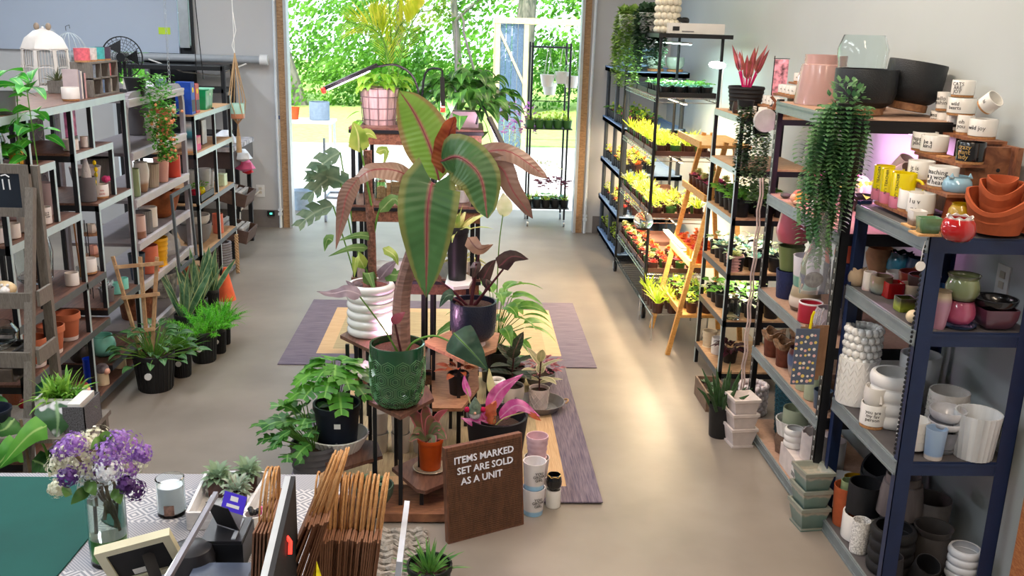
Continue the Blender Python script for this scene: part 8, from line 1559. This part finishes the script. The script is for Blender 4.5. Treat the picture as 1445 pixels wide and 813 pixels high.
p=at(195,800,z=ZT+.02);T=thing('photo_frame','cream photo frame seen from its black back with an easel leg','frame',(p.x+.04,p.y-.03,ZT));Mf=Matrix.Translation((0,0,.018))@Matrix.Rotation(.15,4,'Z')@Matrix.Rotation(-.22,4,'Y')@Matrix.Rotation(.38,4,'X');mcf=mat('cream painted wood','d8d4b8',.5,var=.03)
for q in((-.085,.085,-.01,.012,.0,.018),(-.085,.085,-.01,.012,.112,.13),(-.085,-.065,-.01,.012,.018,.112),(.065,.085,-.01,.012,.018,.112)):MB().box(*q,Mf).build('frame_bar',mcf,T)
MB().box(-.065,.065,-.004,.004,.018,.112,Mf).build('back_board',m_mblk,T);MB().bar(Mf@Vector((.02,-.006,.085)),Vector((.05,-.075,.004)),.028,.003).build('easel_leg',m_mblk,T);MB().box(-.03,.005,-.0055,-.0045,.022,.04,Mf).build('sticker',m_white,T)
T=thing('card_terminal','black tablet terminal on a rounded stand seen edge on from behind','terminal',PT(272,812));a_=at(298,698,z=1.16)-T.location;b_=at(222,830,z=1.16)-T.location;dn=Vector((-.10,-.02,-.19))
b=MB();th=Vector((.010,.003,0));vs=[a_,b_,b_+dn,a_+dn*.75];b.add([tuple(v_)for v_ in vs]+[tuple(v_+th)for v_ in vs],[(0,1,2,3),(7,6,5,4),(0,4,5,1),(1,5,6,2),(2,6,7,3),(3,7,4,0)]);b.build('tablet_screen',mat('dark glossy screen','1c1e22',.08,var=0,coat=1),T);MB().bar(a_+th,b_+th,.010,.012).build('silver_edge',mat('brushed edge','77747a',.35,metal=.5),T)
MB().lathe([(.055,0),(.055,.05),(.048,.075),(.03,.085)],28,fn=lambda r_,z,a,i:(r_*1.0,z)).build('rounded_stand',mat('satin black','26262a',.35),T)
q=PT(318,800);T=thing('receipt_printer','black boxy receipt printer on the counter','printer',(q.x,q.y+.03,ZT));MB().box(-.055,.05,-.05,.075,0,.072).build('case',m_dblack,T);MB().box(-.052,.047,-.047,.072,.072,.08).build('lid',mat('satin black','26262a'),T);MB().box(.02,.03,-.04,.06,.08,.083).build('slot',mat('pale grey tube','8f98a4'),T)
T=thing('tent_card','purple and grey tent card with white symbols on the receipt printer','sign',(q.x-.0,q.y+.045,ZT+.081));Mt=Matrix.Rotation(-.5,4,'Z')@Matrix.Rotation(-.42,4,'X')
MB().box(-.035,.035,-.002,0,0,.04,Mt).build('grey_half',mat('warm grey card','77747a',.6),T);MB().box(-.035,.035,-.002,0,.04,.085,Mt).build('purple_half',mat('violet card','5a4ad0',.5),T);MB().box(-.035,.035,0,.002,0,.085,Mt@Matrix.Rotation(.84,4,'X')).build('rear_half',m_mblk,T);b=MB();[b.box(-.025+.018*(k%3),-.014+.018*(k%3),-.0026,-.0021,.008+.015*(k//3),.017+.015*(k//3),Mt)for k in range(5)];b.box(-.012,.012,-.0026,-.0021,.066,.078,Mt);b.box(-.02,.02,-.0026,-.0021,.05,.058,Mt);b.build('white_symbols',m_white,T)
q=PT(300,812);tag(MB().box(-.06,.075,-.16,-.005,0,.05).build('cash_drawer',mat('blue grey metal case','4a5468',.4),loc=(q.x+.03,q.y-.02,ZT)),'low blue grey case in front of the receipt printer','case')
q=PT(357,762);T=thing('pen_cup','white cup with black script full of pens and clips on the counter','cup',(q.x,q.y+.02,ZT));pot_mb('cup',.026,.065).build('cup_body',m_white,T);b=MB();[b.sphere((R(-.012,.012),R(-.012,.012),.066+R(0,.008)),.008,8,6)for _ in range(5)];b.build('black_clips',m_black,T);MB().cyl((.01,.01,.02),(.016,.012,.078),.005,n=8).build('pink_pen',mat('hot pink card','e0689c'),T)
wrap_text('thank',.016,.026,.035,FACE(T.location.x,T.location.y)).build('lettering',m_ink,T)
a_,b_=at(402,672,z=1.30),at(362,835,z=1.30);T=thing('thin_screen','thin silver edged screen standing on edge in front of the paper bags','screen',((a_.x+b_.x)/2,(a_.y+b_.y)/2,ZT));o_=T.location;d_=Vector((.012,0,0))
for nm_,f0,f1,m_ in(('silver_frame',0,1,m_alu),('black_back',1,1.8,m_mblk)):
 b=MB();vs=[a_-o_,b_-o_,Vector((b_.x,b_.y,ZT+.005))-o_,Vector((a_.x,a_.y,ZT+.005))-o_];b.add([tuple(v_+d_*f0)for v_ in vs]+[tuple(v_+d_*f1)for v_ in vs],[(0,1,2,3),(7,6,5,4),(0,4,5,1),(1,5,6,2),(2,6,7,3),(3,7,4,0)]);b.build(nm_,m_,T)
c=at(410,765,z=1.25)-o_;MB().tube([c+Vector((0,-.01,-.02)),c,c+Vector((-.008,.005,.008))],.004,6).build('red_reflection',m_redt,T)  # glowing capsule stands in for a red glow reflected on the screen back
m_kraft=mat('kraft paper','84604c',.85,var=.12,scale=30);m_twine=mat('twisted paper handle','c09468',.8,var=.12,scale=90,bump=.4,bscale=160);T0=thing('paper_bag','x','bag',(0,0,0));MB().box(-.0018,.0018,-.0,.20,0,.26).build('bag_body',m_kraft,T0);b=MB();hp_=[(0,.05,.24),(0,.052,.30),(0,.07,.345),(0,.10,.36),(0,.13,.345),(0,.148,.30),(0,.15,.24)];b.tube([tuple(v_)for v_ in spl([Vector(h_)for h_ in hp_],16)],.0024,6);b.build('handle',m_twine,T0)
q0,q1=at(432,762,z=1.165),at(512,770,z=1.165);first=True
for k in range(48):
 if k<32:f=k/31;loc=(q0.x+(q1.x-q0.x)*f,q0.y+R(-.006,.006),ZT+.004+R(-.004,.004));ry=.03+.10*f;lab,gr='kraft paper bag in the tight upright row at the counter end','kraft paper bags in the upright row'
 elif k<43:f=(k-32)/10;loc=(q0.x-.115+.075*f,q0.y-.01+R(-.01,.01),ZT+.012);ry=.38-.10*f;lab,gr='kraft paper bag leaning right behind the thin screen','leaning kraft paper bags'
 else:f=(k-43)/4;loc=(q0.x-.135+.03*f,q0.y+.03,ZT+.004);ry=.08;lab,gr='kraft paper bag peeking out left of the thin screen','kraft paper bags left of the screen'
 B_=T0 if first else dup(T0,loc);first=False;B_.scale=(1,1,1.2 if 32<=k<43 else 1);B_.location=loc;B_.rotation_euler=(R(-.02,.02),ry,R(-.04,.04));B_['label']=lab;B_['group']=gr
tag(MB().box(-.006,.006,-.02,.24,0,.24).build('white_divider',mat('blue white board','c4ccdc',.5),loc=(q1.x+.052,q1.y,ZT+.001)),'white end board standing right of the paper bags','board');o=COL.objects['white_divider'];o.rotation_euler=(0,.10,0)
T=thing('ribbon_tip','yellow printed paper tip poking up before the paper bags','paper',at(450,796,z=1.2));T.location.y-=.03;MB().add([(-.018,0,-.05),(.02,.0,-.05),(.0,.005,.03),(0,-.008,-.01)],[(0,3,2),(3,1,2),(0,1,3)]);b=MB();b.add([(-.018,0,-.05),(.02,.0,-.05),(.0,.005,.022),(0,-.008,-.01),(0,.006,-.01)],[(0,3,2),(3,1,2),(0,2,4),(4,2,1)]);b.build('yellow_paper',mat('yellow patterned paper','e0d840',.6,var=.3,scale=60),T)
# plants between the counter and the ladder shelf
p=at(92,590,z=.5);T=thing('side_table','grey topped side table under the white fern box left of the lilacs','table',(p.x-.12,p.y-.02,0));MB().box(-.34,.28,-.20,.12,.48,.5).build('table_top',m_gw,T);[MB().box(x,x+.03,y,y+.03,0,.48).build('leg',m_gw,T)for x in(-.33,.24)for y in(-.19,.08)];sx,sy=T.location.x,T.location.y
T=thing('fern_box','white wooden box planter with mixed ferns on the side table','plant',(sx+.11,sy+.03,.501));[MB().box(*q).build('side_board',m_white,T)for q in((-.085,.085,-.07,-.06,.0,.11),(-.085,.085,.06,.07,0,.11),(-.085,-.075,-.06,.06,0,.11),(.075,.085,-.06,.06,0,.11))];MB().box(-.075,.075,-.06,.06,.0,.09).build('soil',m_soil,T)
b=MB();[leaf(b,(R(-.06,.06),R(-.05,.05),.09),rdir(R(0,6.3),R(.2,1.4)),R(.08,.15),R(.012,.03),'lance',1.0,.2,5,lobes=.4)for _ in range(150)];b.build('fern_fronds',leafmat('mixed fern','5a9a34','9cc450',trans=.35),T)
T=thing('mesh_organizer','dark wire mesh desk organiser with white paper beside the fern box','organiser',(sx+.235,sy-.06,.501));MB().box(-.05,.04,-.09,-.086,0,.12).box(-.05,.04,.086,.09,0,.12).box(.036,.04,-.09,.09,0,.12).build('mesh_sides',mat('grey wire mesh','5a5a5e',.6,var=.7,scale=200),T);MB().box(-.03,.02,-.08,.08,.002,.13).build('white_paper',m_white,T)
y=sy-.12;T=thing('variegated_philodendron','philodendron with one half white leaf and big glossy leaves at the lower left','plant',(sx-.12,y,.501));pot_mb('nursery',.08,.10).build('pot',mat('navy nursery pot','161d2c'),T);GB=leafmat('glossy green big','2c5a2c','46803c',rib='9ac078');GL_=leafmat('bright glossy big','4a9a34','6fb84a',rib='b0d880',pscale=8)
bigleaf(T,[(78,566,y),(82,590,y-.04),(80,618,y-.06)],56,'heart',leafmat('half white leaf','2f5a3a','3f6a44',patch='e8e8ee',rib='8ab080',pscale=9),n=10,wave=.02)
for pts,w_,m_ in(([(66,600,y-.1),(40,615,y-.15),(0,660,y-.2)],34,GL_),([(30,630,y-.1),(12,640,y-.15),(-10,665,y-.16)],40,GL_),([(60,640,y),(75,650,y-.05),(100,640,y-.06)],44,GB),([(20,590,y),(8,605,y-.05),(-8,610,y-.06)],40,GB),([(45,650,y),(60,655,y-.05),(72,668,y-.06)],30,GB),([(20,640,y),(5,620,y-.02),(-20,600,y-.06)],40,GB),([(100,610,y),(108,625,y-.05),(104,645,y-.06)],30,GB)):bigleaf(T,pts,w_,'heart',m_,n=8,wave=.02)
for q in(((46,690,y),(38,640,y),(29,592,y)),((66,690,y),(60,670,y),(58,652,y))):stalk(T,q,(.007,.006),m_stemw,'wooden_stake')
for q in(((70,680,y),(66,640,y-.02),(55,618,y-.08)),((80,680,y),(82,640,y-.02),(80,618,y-.04))):stalk(T,q,(.006,.005),m_stem)
